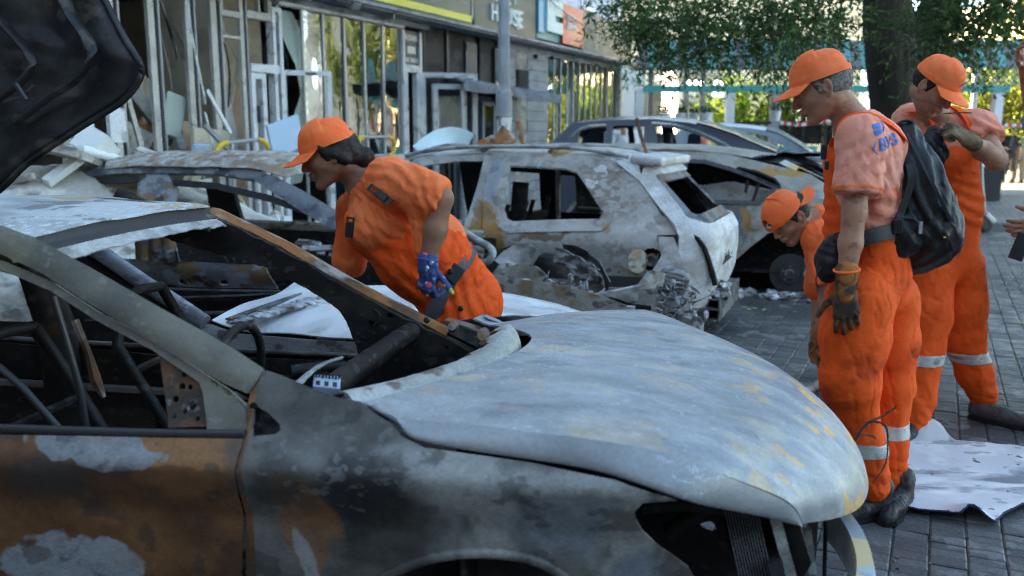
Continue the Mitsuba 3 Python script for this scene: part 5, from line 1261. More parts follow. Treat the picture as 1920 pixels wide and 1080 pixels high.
one('foil_strip', 'thin crumpled silvery strip sticking up beside the fuse box', 'metal strip', NF.mesh(rough(tube(st, np.linspace(.010, .003, 22), 7, flat=(1.3, .5)), .004, 60)), 'pale_metal', 30)
tw = [cat_spline([[0.884, 0, 0.72], [0.918, 0.02, 0.765], [0.955, 0.04, 0.778], [0.998, 0.06, 0.8]], 14), cat_spline([[0.927, 0.02, 0.772], [0.961, 0.02, 0.765], [0.973, 0.02, 0.717], [0.965, 0, 0.667], [0.93, -0.03, 0.627]], 18), cat_spline([[0.898, 0, 0.742], [0.933, 0.02, 0.733], [0.943, 0.02, 0.727]], 8)]
principled('twig_bark', (.035, .025, .02), .8)
one('twig', 'dark bare forked twig stuck to the tip of the nearest bonnet', 'twig', NF.mesh(join(tube(tw[0], np.linspace(.004, .0018, 14), 6), tube(tw[1], np.linspace(.003, .0014, 18), 6), tube(tw[2], .002, 5), *[tube([tw[0][i], tw[0][i] + np.array([.008, .0, .012 * (-1) ** i])], .0012, 4) for i in (4, 7, 10, 12)])), 'twig_bark', 50)


# ------------------------------------------------------------------ the cars behind it
class Kit:
    """sheets of one car: side panels lie at y = yf(x, z), the far side is their mirror image at width w"""
    def __init__(s, key, F, yf, w):
        s.k, s.F, s.yf, s.w = key + '__', F, np.vectorize(yf), w
    def put(s, name, m, mat, smooth=40):
        return put(s.k + name, s.F.mesh(m), mat, smooth)
    def mir(s, m):
        v, f = vf(m); v = v.copy(); v[:, 1] = s.w - v[:, 1]; return v, f[:, ::-1]
    def side(s, name, g, mat, res=.03, th=.006, inset=0.0, dent=.006, seed=0, far=False, smooth=40, fs=3.0):
        def fn(P):
            d = (meshkit.fbm(np.c_[P * fs, P[:, :1] * 0 + seed], 3) - .5) * 2 * dent
            return np.c_[P[:, 0], s.yf(P[:, 0], P[:, 1]) + inset + d, P[:, 1]]
        m = sheet(g, fn, res, th)
        return s.put(name, s.mir(m) if far else m, mat, smooth)
    def plane(s, name, g, fn, mat, res=.04, th=.006, smooth=40, flip=False):
        return s.put(name, sheet(g, fn, res, th, flip), mat, smooth)

# --- second car: pale bonnet, only its near pillar, far door and bonnet show
F2 = Frame([-1.324, 3.85, 0], -10)
y2 = lambda x, z: np.maximum(z - .62, 0) * .42
def c2hood(p, n, uv):
    x, y, z = F2.dj(p)
    wx, wy = x + .3 * (fbm(x * 4, y * 4, 0.0, 3) - .5), y + .3 * (fbm(x * 4, y * 4, 6.0, 3) - .5)
    c = mix((.56, .57, .59), (.72, .73, .74), smoothstep(.4, .6, nz(wx, wy, z, 5, 4)))
    c = mix(c, (.40, .39, .37), smoothstep(.60, .68, nz(wx, wy * 1.5, z, 6, 4, 6.0)) * .8)
    return c * (1 + .14 * (noise(x * 120, y * 120, z * 120) - .5))
principled('white_hood_metal', mikit.proc(c2hood), .42, .15)
principled('blue_grey_metal', mottle(F2, (.155, .16, .185), [((.26, .275, .31), 9, .52, .1), ((.32, .32, .33), 30, .66, .04), ((.06, .06, .066), 7, .62, .08)], 2), .45, .25)
principled('rust_blue_metal', mottle(F2, (.20, .205, .225), [((.30, .19, .11), 8, .50, .06), ((.33, .36, .41), 11, .58, .06), ((.08, .075, .075), 9, .64, .05)], 15), .55, .2)
key2 = thing('burnt_car', 'burnt out car with closed ash white bonnet, seen through the windscreen of the nearest car', 'car')
K2 = Kit(key2, F2, y2, 1.2)
gap2 = np.array([[0, 0, 0.663], [0.113, 0, 0.629], [0.239, 0, 0.61], [0.389, 0, 0.596], [0.665, 0, 0.589], [1.113, 0, 0.591]])
ne = np.vstack([[-.03, .02, .672], [.10, .012, .636], [.25, .01, .625], [.45, .01, .622], [.70, .01, .618], [1.0, .02, .605], [1.3, .05, .575], [1.55, .12, .525], [1.66, .2, .49]])
mi2 = np.vstack([[.02, .6, .69], [.12, .6, .70], [.28, .6, .708], [.48, .6, .715], [.72, .6, .722], [1.0, .6, .715], [1.3, .6, .675], [1.58, .6, .60], [1.74, .6, .52]])
q2 = ne * .45 + mi2 * .55 + np.array([0, 0, .022]); q2[:, 1] = .30
rows = []
A = [cat_spline(c, 44) for c in (ne, q2, mi2)]
for i in range(44):
    mq, mn = A[1][i].copy(), A[0][i].copy(); mq[1] = 1.2 - mq[1]; mn[1] = 1.2 - mn[1]
    rows.append(cat_spline([A[0][i], A[1][i], A[2][i], mq, mn], 44))
G = np.stack(rows); G[..., 2] += (meshkit.fbm(np.stack([G[..., 0] * 3, G[..., 1] * 3, G[..., 0] * 0], -1), 3, 14) - .5) * .02
K2.put('hood', thicken(grid_mesh(G), .006), 'white_hood_metal')
K2.put('hood__vent', join(*[box([.20 + .02 * i, .86, .712], (.006, .12, .01)) for i in range(6)]), 'black_plastic', False)
labels[K2.k + 'hood__vent'] = {'kind': 'stuff'}
fen2 = poly([(-.10, .655), (-.03, .655), (.10, .62), (.45, .605), (.75, .60), (1.1, .58), (1.5, .52), (1.62, .42), (1.55, .2), (1.05, .2), (.98, .36), (.80, .46), (.6, .46), (.42, .36), (.36, .15), (-.10, .15)])
principled('pale_grey_metal', mottle(F2, (.36, .36, .355), [((.50, .50, .50), 6, .55, .1), ((.16, .15, .145), 12, .63, .05)], 25), .45, .2)
K2.side('fender', fen2, 'pale_grey_metal'); K2.side('fender', fen2, 'pale_grey_metal', far=True)
pil2 = np.array([[-1.115, 0.2, 1.159], [-0.861, 0.17, 1.043], [-0.632, 0.13, 0.946], [-0.418, 0.09, 0.833], [-0.244, 0.05, 0.753], [-0.058, 0.01, 0.659]])
K2.put('front_pillar', tube(cat_spline(pil2, 30), .040, 10, flat=(.8, 1.0)), 'blue_grey_metal', 60)
K2.put('front_pillar__inner', tube(cat_spline(pil2 + (-.04, .02, -.075), 30), .035, 8, flat=(.8, 1.2)), 'soot_metal', 60)
K2.put('front_pillar', K2.mir(tube(cat_spline(pil2, 30), .04, 8)), 'soot_metal', 60)
K2.plane('roof', poly([(-.85, .18), (-.85, 1.02), (-2.5, 1.02), (-2.5, .18)]), lambda P: np.c_[P, 1.065 + .03 * (1 - ((P[:, 1] - .6) / .42) ** 2) - .04 * np.maximum(P[:, 0] + 1.2, 0) / .35], 'pale_grey_metal')
d2 = poly([[-1.487, 0.775], [-1.171, 0.77], [-0.821, 0.766], [-0.426, 0.757], [-0.313, 0.76], [-0.278, 0.746], [-0.232, 0.616], [-0.935, 0.604], [-0.988, 0.638], [-1.5, 0.646]])
hol2 = [poly(q, rnd=.008) for q in [[[-0.856, 0.654], [-0.815, 0.662], [-0.817, 0.623], [-0.858, 0.622]], [[-0.794, 0.659], [-0.777, 0.66], [-0.78, 0.625], [-0.797, 0.624]], [[-0.585, 0.659], [-0.537, 0.666], [-0.533, 0.632], [-0.587, 0.63]]]]
for h in hol2: d2 = d2.difference(h)
K2.plane('far_door', d2, lambda P: np.c_[P[:, 0], 1.14 - .035 * np.sin((P[:, 1] - .65) * 18) + crumple(P, 5, .012, 3), P[:, 1]], 'rust_blue_metal', .02, .008, 30, True)
K2.put('far_door__ledge', join(*[tube(cat_spline(q, 14), r, 6) for q, r in zip([[[-0.952, 1.1, 0.601], [-0.547, 1.1, 0.601], [-0.201, 1.1, 0.608]], [[-0.871, 1.1, 0.549], [-0.616, 1.1, 0.564], [-0.382, 1.1, 0.581], [-0.201, 1.1, 0.599]], [[-1.459, 1.1, 0.393], [-0.964, 1.1, 0.443], [-0.223, 1.1, 0.486]]], (.008, .007, .012))]), 'bare_metal', 60)
K2.plane('far_door__lower_panel', poly([(-1.9, .15), (.0, .15), (-.1, .66), (-1.9, .66)]), lambda P: np.c_[P[:, 0], 1.17 + crumple(P, 6, .02, 5), P[:, 1]], 'soot_metal', .05, .006, 30, True)
K2.plane('far_middle_pillar', poly([[-1.088, 0.963], [-0.993, 0.962], [-0.877, 0.933], [-0.838, 0.906], [-0.794, 0.769], [-0.984, 0.765], [-1.083, 0.772]]), lambda P: np.c_[P[:, 0], 1.10 - .03 * np.abs(np.sin(P[:, 0] * 38)) + crumple(P, 8, .01, 7), P[:, 1]], 'rust_blue_metal', .016, .008, 25, True)
K2.put('far_roof_rail', K2.mir(tube([[-2.5, .2, 1.03], [-1.6, .19, 1.05], [-.85, .17, 1.03]], .04, 8)), 'soot_metal', 60)
K2.put('front_pillar_001__bracket', join(*[tube(q, .006, 5) for q in [[[-0.538, 1.08, 0.853], [-0.524, 1.08, 0.807], [-0.5, 1.08, 0.77]], [[-0.482, 1.08, 0.845], [-0.465, 1.08, 0.808], [-0.46, 1.08, 0.771]], [[-0.438, 1.08, 0.821], [-0.395, 1.08, 0.773]]]]), 'bare_metal', 50)
K2.plane('firewall', poly([(.05, .12), (1.15, .12), (1.15, .66), (.05, .66)]), lambda P: np.c_[P[:, 0] * 0 + .0 + crumple(P, 6, .03), P[:, 0], P[:, 1]], 'soot_metal', .05)
K2.plane('floor_pan', poly([(-2.5, .06), (0, .06), (0, 1.14), (-2.5, 1.14)]), lambda P: np.c_[P, .18 + crumple(P, 5, .03)], 'soot_metal', .08)
K2.side('sill', poly([(-2.5, .12), (-.05, .12), (-.05, .64), (-2.5, .62)]), 'soot_metal', .06)
K2.plane('nose', poly([(.1, .15), (1.1, .15), (1.06, .50), (.6, .53), (.14, .50)]), lambda P: np.c_[1.70 - .25 * ((P[:, 0] - .6) / .5) ** 2, P[:, 0], P[:, 1]], 'pale_grey_metal', .06)
co = np.array([[0.054, 0.012, 0.68], [0.126, 0.248, 0.7], [0.161, 0.537, 0.7], [0.16, 0.815, 0.69]])
K2.put('cowl_strip', tube(cat_spline(co, 30), .014, 6, flat=(1.6, .5)), 'bare_metal', 50)
r2 = np.random.default_rng(11)
cc = cat_spline(np.array([[0.109, -0.012, 0.675], [0.225, 0.149, 0.7], [0.292, 0.359, 0.705], [0.346, 0.569, 0.7]]), 120)
lump = []
for c in cc:
    for j in range(2):
        s_ = r2.uniform(.006, .022)
        lump.append(rough(trimesh.creation.icosphere(subdivisions=1, radius=s_), s_ * .7, 70, int(r2.integers(99))))
        lump[-1] = (vf(lump[-1])[0] * (1.5, 1, .5) + c + r2.normal(0, .018, 3) * (1, 1, .15), vf(lump[-1])[1])
tag(put('ash_crumbs', F2.mesh(join(*lump)), 'ash_grey', False), 'band of crumbled grey ash along the rear edge of the white bonnet', None, None, 'stuff')

# --- third car: arched roof rail, open engine bay
F3 = Frame([-0.197, 5.35, 0], -22)
y3 = lambda x, z: np.maximum(z - .72, 0) * .42 + .10 * np.maximum(x - .55, 0) ** 2
principled('rail_metal', mottle(F3, (.19, .20, .225), [((.31, .32, .345), 5, .50, .12), ((.10, .11, .14), 8, .60, .08), ((.42, .42, .43), 24, .68, .04)], 4), .42, .3)
principled('fender_beige', mottle(F3, (.31, .295, .26), [((.38, .365, .335), 6, .50, .15), ((.25, .18, .11), 10, .60, .10), ((.12, .11, .10), 16, .64, .07)], 34), .5, .15)
principled('sandy_roof', mottle(F3, (.36, .31, .255), [((.28, .19, .12), 9, .52, .12), ((.46, .44, .42), 16, .56, .10), ((.20, .18, .17), 26, .62, .06)], 44), .7, .1)
key3 = thing('burnt_car', 'burnt out saloon with arched roof rail and torn open engine bay, behind the woman', 'car')
K3 = Kit(key3, F3, y3, 1.25)
railp = poly([[-4.762, 1.06], [-4.173, 1.118], [-3.604, 1.214], [-3.154, 1.257], [-2.818, 1.269], [-2.32, 1.275], [-1.842, 1.252], [-1.624, 1.198], [-1.397, 1.117], [-1.113, 0.999], [-0.789, 0.884], [-0.371, 0.739], [-0.072, 0.672], [-0.182, 0.642], [-0.443, 0.702], [-0.816, 0.823], [-1.114, 0.879], [-1.362, 0.973], [-1.823, 1.179], [-2.182, 1.214], [-2.673, 1.213], [-3.058, 1.207], [-3.452, 1.177], [-3.769, 1.126], [-4.215, 1.072], [-4.737, 1.001]])
K3.side('roof_rail', railp, 'rail_metal', .025, .05, 0, .004)
fr3 = poly([[-4.603, 0.979], [-3.707, 1.111], [-3.285, 1.168], [-3.05, 1.184], [-2.543, 1.166], [-2.164, 1.151], [-1.683, 1.078], [-1.295, 0.983], [-1.035, 0.895], [-1.029, 0.868], [-1.308, 0.947], [-1.695, 1.038], [-2.178, 1.113], [-2.547, 1.128], [-2.907, 1.143], [-3.27, 1.124], [-3.688, 1.059], [-4.581, 0.925]])
K3.side('window_frame', fr3, 'dark_metal', .025, .03, .03, .003)
K3.side('middle_pillar', poly([[-2.884, 1.202], [-2.611, 1.206], [-2.531, 1.109], [-2.506, 0.929], [-2.394, 0.48], [-2.734, 0.459], [-2.834, 0.919], [-2.875, 1.109]]), 'rust_blue_metal', .025, .05, .02, .006)
K3.plane('roof', poly([(-1.55, .20), (-1.35, .62), (-1.55, 1.05), (-3.2, 1.05), (-3.6, .62), (-3.2, .20)]), lambda P: np.c_[P, 1.255 + .115 * (1 - ((P[:, 1] - .62) / .44) ** 2) - .10 * np.maximum(P[:, 0] + 2.0, 0) ** 2 / .3 - .10 * np.maximum(-P[:, 0] - 2.9, 0) + crumple(P, 3, .02, 2)], 'sandy_roof', .04)
K3.put('roof_rail', K3.mir(tube([[-3.9, .2, 1.16], [-3.2, .23, 1.24], [-2.6, .23, 1.25], [-2.1, .2, 1.22]], .045, 8)), 'soot_metal', 60)
fen3 = poly([[-0.444, 0.668], [-0.145, 0.665], [0.036, 0.649], [0.212, 0.636], [0.402, 0.622], [0.636, 0.595], [0.798, 0.557], [0.916, 0.517], [1.007, 0.463], [0.917, 0.46], [0.8, 0.459], [0.687, 0.458], [0.622, 0.433], [0.596, 0.402], [0.639, 0.37], [0.722, 0.328], [0.787, 0.297], [0.852, 0.225], [0.627, 0.081], [0.212, 0.038], [-0.458, 0.004]])
K3.side('fender', fen3, 'fender_beige', .02, .006, 0, .004, 3)
def y3b(x, z): return y3(x, z) - .02 * np.exp(-((z - (.50 - .12 * x)) / .03) ** 2)
K3.side('fender', poly([(-.3, .2), (.9, .2), (1.0, .42), (.4, .60), (-.3, .64)]), 'fender_beige', .05, far=True)
K3.put('lamp_housing', join(box([.93, .08, .38], (.05, .03, .24)), box([.80, .10, .44], (.25, .02, .03)), box([.74, .14, .30], (.03, .12, .2)), tube([[0.785, 0.06, 0.441], [0.78, 0.06, 0.369], [0.837, 0.06, 0.309], [0.886, 0.06, 0.288]], .012, 6), tube([[0.982, 0.06, 0.444], [0.986, 0.06, 0.277]], .009, 6)), 'pale_metal', 30)
K3.plane('lamp_housing', poly([(.6, .2), (.98, .2), (1.0, .46), (.6, .52)]), lambda P: np.c_[P[:, 0], .30 + crumple(P, 9, .05), P[:, 1]], 'soot_metal', .03)
K3.plane('inner_wing', poly([(-.3, .2), (.75, .2), (.72, .50), (.2, .56), (-.3, .58)]), lambda P: np.c_[P[:, 0], .16 + crumple(P, 9, .03, 3), P[:, 1]], 'soot_metal', .04)
K3.put('engine', join(rbox([.35, .62, .36], (.45, .55, .28), .04), rbox([.15, .35, .46], (.25, .25, .14), .03), rbox([.45, .85, .46], (.2, .22, .18), .03), *[tube([[.2 + .08 * i, .35, .5], [.15 + .08 * i, .2, .42]], .02, 7) for i in range(4)]), 'charred_debris', 30)
K3.put('suspension_tower', join(rough(lathe([(0, .66), (.08, .66), (.13, .60), (.16, .4), (.17, .2)], 20, c=(.10, .25, 0)), .012, 12), tube([[.1, .25, .64], [.1, .25, .69]], .03, 10)), 'pale_metal', 40)
K3.put('suspension_tower', rough(lathe([(0, .64), (.09, .64), (.13, .58), (.16, .2)], 20, c=(.12, .98, 0)), .012, 12), 'soot_metal', 40)
def scrap(pts, w, mat, up=(0, 0, 1), r=.006, seed=1, wob=.02):
    """a crumpled strip of sheet metal along points"""
    c = cat_spline(pts, 18); d = np.gradient(c, axis=0)
    s = np.cross(d, up); s /= np.linalg.norm(s, axis=1, keepdims=True)
    u = np.linspace(-.5, .5, 7)
    G = c[:, None] + s[:, None] * (u * w)[None, :, None]
    G = G + ((meshkit.fbm(G * 16 + seed * 5.1, 3) - .5) * 2 * wob)[..., None] * np.cross(s, unit(d.mean(0)))[:, None]
    return thicken(grid_mesh(G), r)
e3 = lambda q: q
K3.put('torn_panel', scrap([[0.3, 0.75, 0.715], [0.433, 0.75, 0.703], [0.536, 0.72, 0.64], [0.637, 0.66, 0.494]], .22, 0, (0, .6, 1), .006, 2, .03), 'bare_metal', 25)
K3.put('torn_panel', scrap([[0.276, 0.6, 0.703], [0.407, 0.6, 0.66], [0.498, 0.58, 0.612], [0.577, 0.56, 0.605]], .12, 0, (0, 1, .4), .006, 4, .03), 'ash_grey', 25)
K3.put('torn_panel', scrap([[0.003, 0.35, 0.644], [0.043, 0.4, 0.696], [0.125, 0.45, 0.729], [0.181, 0.45, 0.704]], .13, 0, (0, 1, .3), .006, 6, .02), 'pale_metal', 25)
K3.put('torn_panel', scrap([[0.153, 0.06, 0.613], [0.215, 0.08, 0.661], [0.32, 0.08, 0.66], [0.383, 0.06, 0.615]], .10, 0, (0, 1, .2), .006, 8, .012), 'fender_beige', 25)
K3.put('cowl_pipe', join(*[tube(cat_spline(q, 20), r, 8) for q, r in zip([[[-0.316, 0.35, 0.893], [-0.193, 0.35, 0.817], [-0.089, 0.33, 0.775], [-0.043, 0.3, 0.736], [-0.068, 0.28, 0.685], [-0.144, 0.28, 0.674]], [[-0.421, 0.5, 0.82], [-0.279, 0.45, 0.723], [-0.168, 0.42, 0.696]], [[-0.279, 0.3, 0.741], [-0.187, 0.25, 0.665], [-0.071, 0.2, 0.644]]], (.026, .012, .014))]), 'pale_metal', 50)
K3.put('front_member', join(*[beam(a, b, .05, .09) for a, b in [[[0.614, 0.35, 0.454], [0.9, 0.55, 0.509]], [[0.889, 0.55, 0.508], [0.94, 0.62, 0.59]], [[0.929, 0.62, 0.589], [0.975, 0.7, 0.566]]]]), 'pale_metal', 25)
K3.put('front_member', box([0.834, 0.5, 0.464], (.30, .012, .14), rotz(12)), 'fender_beige', 25)
K3.put('radiator_panel', box([0.745, 0.8, 0.493], (.32, .02, .13), rotz(8)), 'dark_metal', 25)
K3.put('far_lamp', rough(rbox([0.991, 1, 0.499], (.20, .10, .20), .04, rot([0, 1, 0], 12)), .012, 18), 'ash_grey', 30)
K3.put('far_lamp__rib', join(*[box(np.array([1.003, 0.94, 0.516]) + (0, 0, .03 * i), (.15, .012, .01), rot([0, 1, 0], 8)) for i in (-2, -1, 0, 1, 2)]), 'pale_metal', 25)
labels[K3.k + 'far_lamp__rib'] = {'kind': 'stuff'}
r3 = np.random.default_rng(3)
wires = []
for i in range(26):
    a = F3.l * 0 + np.array([r3.uniform(.95, 1.12), r3.uniform(.75, 1.0), r3.uniform(.25, .50)])
    pts = [a]
    for j in range(4): pts.append(pts[-1] + r3.normal(0, .045, 3))
    wires.append(tube(cat_spline(pts, 12), r3.uniform(.004, .009), 5))
for i in range(30):
    a = np.array([r3.uniform(.25, .70), r3.uniform(.25, .55), r3.uniform(.50, .54)])
    pts = [a]
    for j in range(3): pts.append(pts[-1] + r3.normal(0, .04, 3))
    wires.append(tube(cat_spline(pts, 10), r3.uniform(.003, .007), 5))
tag(K3.put('wire', join(*wires), 'ash_grey', 50), kind='stuff')
ub = np.array([[1.156, 0.252, 0.22], [1.213, 0.422, 0.22], [1.23, 0.65, 0.23], [1.176, 0.851, 0.24], [1.05, 0.895, 0.25], [0.859, 0.855, 0.25]])
ubc = cat_spline(ub, 36)
K3.put('bumper_bar', tube(ubc, .055, 4, flat=(.8, 1.25)), 'pale_metal', 25)
K3.put('bumper_bar__cross_bar', beam(*[[0.921, 0.245, 0.23], [1.191, 0.239, 0.21]], .05, .055), 'fender_beige', 25)
ml = []
for i in range(26):
    c = ubc[int(r3.integers(10, 36))] + np.array([0, 0, .06])
    s_ = r3.uniform(.010, .022)
    m = rough(trimesh.creation.icosphere(subdivisions=2, radius=s_), s_ * .8, 40, i)
    ml.append((vf(m)[0] * (1, 1, r3.uniform(.6, 2.2)) + c + r3.normal(0, .02, 3), vf(m)[1]))
tag(put('melted_plastic', F3.mesh(join(*ml)), 'ash_grey', 40), 'pale melted plastic dripping over the front bar of the open engine bay', None, None, 'stuff')
K3.plane('far_door', poly([(-3.4, .2), (-.4, .2), (-.4, .72), (-3.4, .74)]), lambda P: np.c_[P[:, 0], 1.19 + crumple(P, 5, .02, 4), P[:, 1]], 'soot_metal', .06, flip=True)
K3.put('far_door__belt_rail', tube([[-3.4, 1.17, .75], [-1.8, 1.18, .745], [-.5, 1.2, .74]], .03, 6, flat=(.6, 1.2)), 'fender_beige', 30)
K3.side('door', poly([(-3.9, .2), (-.35, .2), (-.3, .66), (-1.6, .73), (-3.9, .75)]), 'soot_metal', .06)
K3.plane('far_middle_pillar', poly([[-2.968, 1.047], [-2.695, 1.053], [-2.592, 0.708], [-2.562, 0.303], [-2.898, 0.283], [-2.914, 0.695]]), lambda P: np.c_[P[:, 0], 1.06 + crumple(P, 5, .01), P[:, 1]], 'soot_black', .04, .04, 30, True)
K3.plane('firewall', poly([(.05, .2), (1.2, .2), (1.2, .68), (.05, .68)]), lambda P: np.c_[P[:, 0] * 0 - .25 + crumple(P, 6, .04), P[:, 0], P[:, 1]], 'soot_metal', .05)
K3.plane('floor_pan', poly([(-3.9, .04), (1.1, .04), (1.1, 1.2), (-3.9, 1.2)]), lambda P: np.c_[P, .14 + crumple(P, 5, .03)], 'soot_metal', .1)
K3.put('dash_beam', join(tube([[-.6, .1, .66], [-.6, 1.15, .66]], .035, 8), rbox([-.5, .6, .62], (.2, .8, .14), .03)), 'charred_debris', 30)
lumps = []
for i in range(60):
    c = np.array([r3.uniform(-1.9, -.7), r3.uniform(.3, 1.05), r3.uniform(.4, .72)])
    lumps.append(box(c, r3.uniform((.03, .02, .01), (.22, .14, .07)), rotz(r3.uniform(0, 180)) @ rot([1, 0, 0], r3.normal(0, 35))))
tag(put('interior_debris', F3.mesh(join(*lumps)), 'ash_grey', False), 'heap of grey ash and scraps inside the saloon with the arched roof rail', None, None, 'stuff')

# --- the sport utility car seen from its rear quarter
F4 = Frame([-0.102, 6.7, 0], -22)
ysv = lambda x, z: np.maximum(z - .80, 0) * .30 + .25 * np.maximum(x - .95, 0) ** 2 - .03 * np.exp(-((z - .72) / .1) ** 2)
def suv_color(p, n, uv):
    x, y, z = F4.dj(p)
    wx, wz = x + .12 * (fbm(x * 7, z * 7, 3.0, 3) - .5), z + .12 * (fbm(x * 7, z * 7, 8.0, 3) - .5)
    pt = stains(wx, wz)
    c = mix((.40, .375, .34), (.52, .50, .475), smoothstep(.25, .75, nz(wx, y, wz, 5, 4)))
    c = mix(c, (.24, .20, .175), .6 * smoothstep(.50, .66, nz(wx, y, wz, 16, 4, 4.0)) * smoothstep(.45, .65, nz(x, y, z, 3.2, 2, 9.0)))
    c = mix(c, (.25, .19, .16), .85 * smoothstep(.38, .58, nz(x, y, z, 26, 3, 3.0)) * pt(.84, 1.08, .22, .26, soft=.3, off=1))
    c = mix(c, (.66, .66, .65), smoothstep(.56, .61, nz(x, y, z, 20, 4, 12.0)) * pt(.75, 1.2, .24, .10, w=.5, off=2))
    c = mix(c, (.42, .22, .06), pt(-.13, .86, .13, .13, off=3))
    c = mix(c, (.40, .21, .06), pt(-.10, .70, .16, .12, off=4))
    c = mix(c, (.36, .21, .08), pt(.46, 1.34, .16, .03, off=5))
    c = mix(c, (.22, .16, .10), pt(.35, .745, .22, .03, off=6))
    c = mix(c, (.38, .27, .17), pt(.86, .82, .05, .05, off=7))
    c = mix(c, (.38, .40, .44), pt(-.06, 1.12, .06, .18, off=8))
    c = mix(c, (.16, .14, .125), smoothstep(.58, .72, nz(x, y, z, 12, 4, 22.0)) * .45)
    c = mix(c, (.30, .24, .20), .7 * smoothstep(.4, .6, nz(x, y, z, 30, 3, 13.0)) * pt(1.0, .60, .14, .10, off=9))
    return c * (1 + .2 * (noise(x * 110, y * 110, z * 110) - .5) + .15 * (noise(x * 40, y * 40, z * 40) - .5))
principled('suv_metal', mikit.proc(suv_color), .6, .08)
principled('gate_metal', mottle(F4, (.52, .52, .52), [((.62, .62, .63), 5, .5, .15), ((.42, .40, .375), 7, .56, .15), ((.20, .185, .175), 24, .74, .06)], 14, .2), .5, .1)
key4 = thing('burnt_car', 'burnt white and rust blotched sport utility car seen from behind, tailgate still hanging', 'car')
K4 = Kit(key4, F4, ysv, 1.35)
win4 = poly([[0.047, 1.246], [0.231, 1.241], [0.488, 1.229], [0.583, 1.203], [0.668, 1.104], [0.753, 0.999], [0.809, 0.932], [0.79, 0.885], [0.529, 0.872], [0.278, 0.856], [0.116, 0.843], [0.064, 0.864], [0.032, 0.938], [0.019, 1.074], [0.033, 1.178]])
body = poly([[-0.145, 1.353], [0.152, 1.356], [0.475, 1.35], [0.788, 1.326], [1.04, 1.283], [1.048, 1.196], [1.138, 1.065], [1.238, 0.929], [1.356, 0.857], [1.436, 0.797], [1.225, 0.785], [1.228, 0.744], [1.303, 0.669], [1.386, 0.6], [1.451, 0.493], [1.485, 0.331], [1.456, 0.095], [1.119, -0.002], [1.033, 0.311], [0.79, 0.374], [0.5, 0.274], [0.287, -0.075], [-0.089, -0.109], [-0.083, 0.674], [-0.13, 0.814], [-0.155, 0.973], [-0.149, 1.175], [-0.105, 1.248], [-0.103, 1.305]]).difference(win4)
body = body.difference(Point(*[1.19, 0.606]).buffer(.085))
K4.side('quarter_panel', body, 'suv_metal', .022, .006, 0, .012, 2)
gro = win4.buffer(.075).difference(win4.buffer(.055))
K4.side('quarter_panel__window_groove', win4.buffer(.085).difference(win4.buffer(.012)), 'suv_metal', .02, .02, -.014, .006, 2)
fr4 = poly([[-1.154, 1.157], [-0.803, 1.285], [-0.523, 1.325], [-0.145, 1.353], [-0.103, 1.309], [-0.114, 1.248], [-0.152, 1.162], [-0.164, 0.972], [-0.148, 0.814], [-0.11, 0.673], [-0.104, 0.4], [-0.25, 0.391], [-0.309, 0.599], [-0.291, 0.776], [-0.257, 0.95], [-0.216, 1.133], [-0.195, 1.288], [-0.401, 1.285], [-0.678, 1.249], [-0.956, 1.161], [-1.142, 1.072]])
K4.side('rear_door_frame', fr4, 'suv_metal', .022, .03, .012, .006, 3)
K4.side('rear_door', poly([[-1.807, 0.708], [-1.086, 0.745], [-0.301, 0.784], [-0.291, 0.6], [-0.252, 0.221], [-0.255, -0.124], [-1.877, -0.269]]), 'soot_metal', .06)
K4.plane('fuel_filler', Point(0, 0).buffer(.095), lambda P: np.c_[P[:, 0] + [1.177, 0.06, 0.598][0], P[:, 0] * 0 + .07, P[:, 1] + [1.177, 0.06, 0.598][2]], 'soot_black', .04)
ff = np.array([1.187, 0.02, 0.604])
K4.put('fuel_filler__neck', join(lathe([(.0, -.02), (.03, -.02), (.03, .03), (.045, .03), (.045, -.03)], 20, (0, -1, 0), ff), tube([ff + (.05, -.01, .05), ff + (.03, -.02, -.03), ff + (.0, -.02, -.12), ff + (-.02, 0, -.16)], .006, 6)), 'bare_metal', 40)
fd = np.array([1.105, -0.06, 0.599])
K4.put('fuel_filler__flap', lathe([(0, .004), (.08, .004), (.088, 0), (.08, -.006), (0, -.006)], 26, unit((.75, -.66, .1)), fd), 'fender_beige', 40)
K4.plane('roof', poly([(-1.0, .17), (1.02, .16), (1.06, .67), (1.02, 1.18), (-1.0, 1.18), (-1.3, .67)]), lambda P: np.c_[P, 1.345 + .055 * (1 - ((P[:, 1] - .67) / .5) ** 2) - .06 * np.maximum(P[:, 0] - .5, 0) ** 2 / .25 - .09 * np.maximum(-P[:, 0] - .3, 0) + crumple(P, 4, .025, 2)], 'suv_metal', .04)
for yy_, dz in ((.20, 0), (1.15, .0)):
    K4.put('roof_rail', tube(cat_spline([[-.9, yy_, 1.32 + dz], [-.6, yy_, 1.375 + dz], [0, yy_, 1.40 + dz], [.6, yy_, 1.385 + dz], [.95, yy_, 1.33 + dz]], 30), .022, 8, flat=(1.2, .8)), 'pale_metal', 50)
K4.put('roof__bow', join(*[tube(cat_spline([[x, .17, 1.36], [x, .67, 1.40], [x, 1.18, 1.36]], 14), .02, 6) for x in (-.7, -.2, .35)]), 'bare_metal', 50)
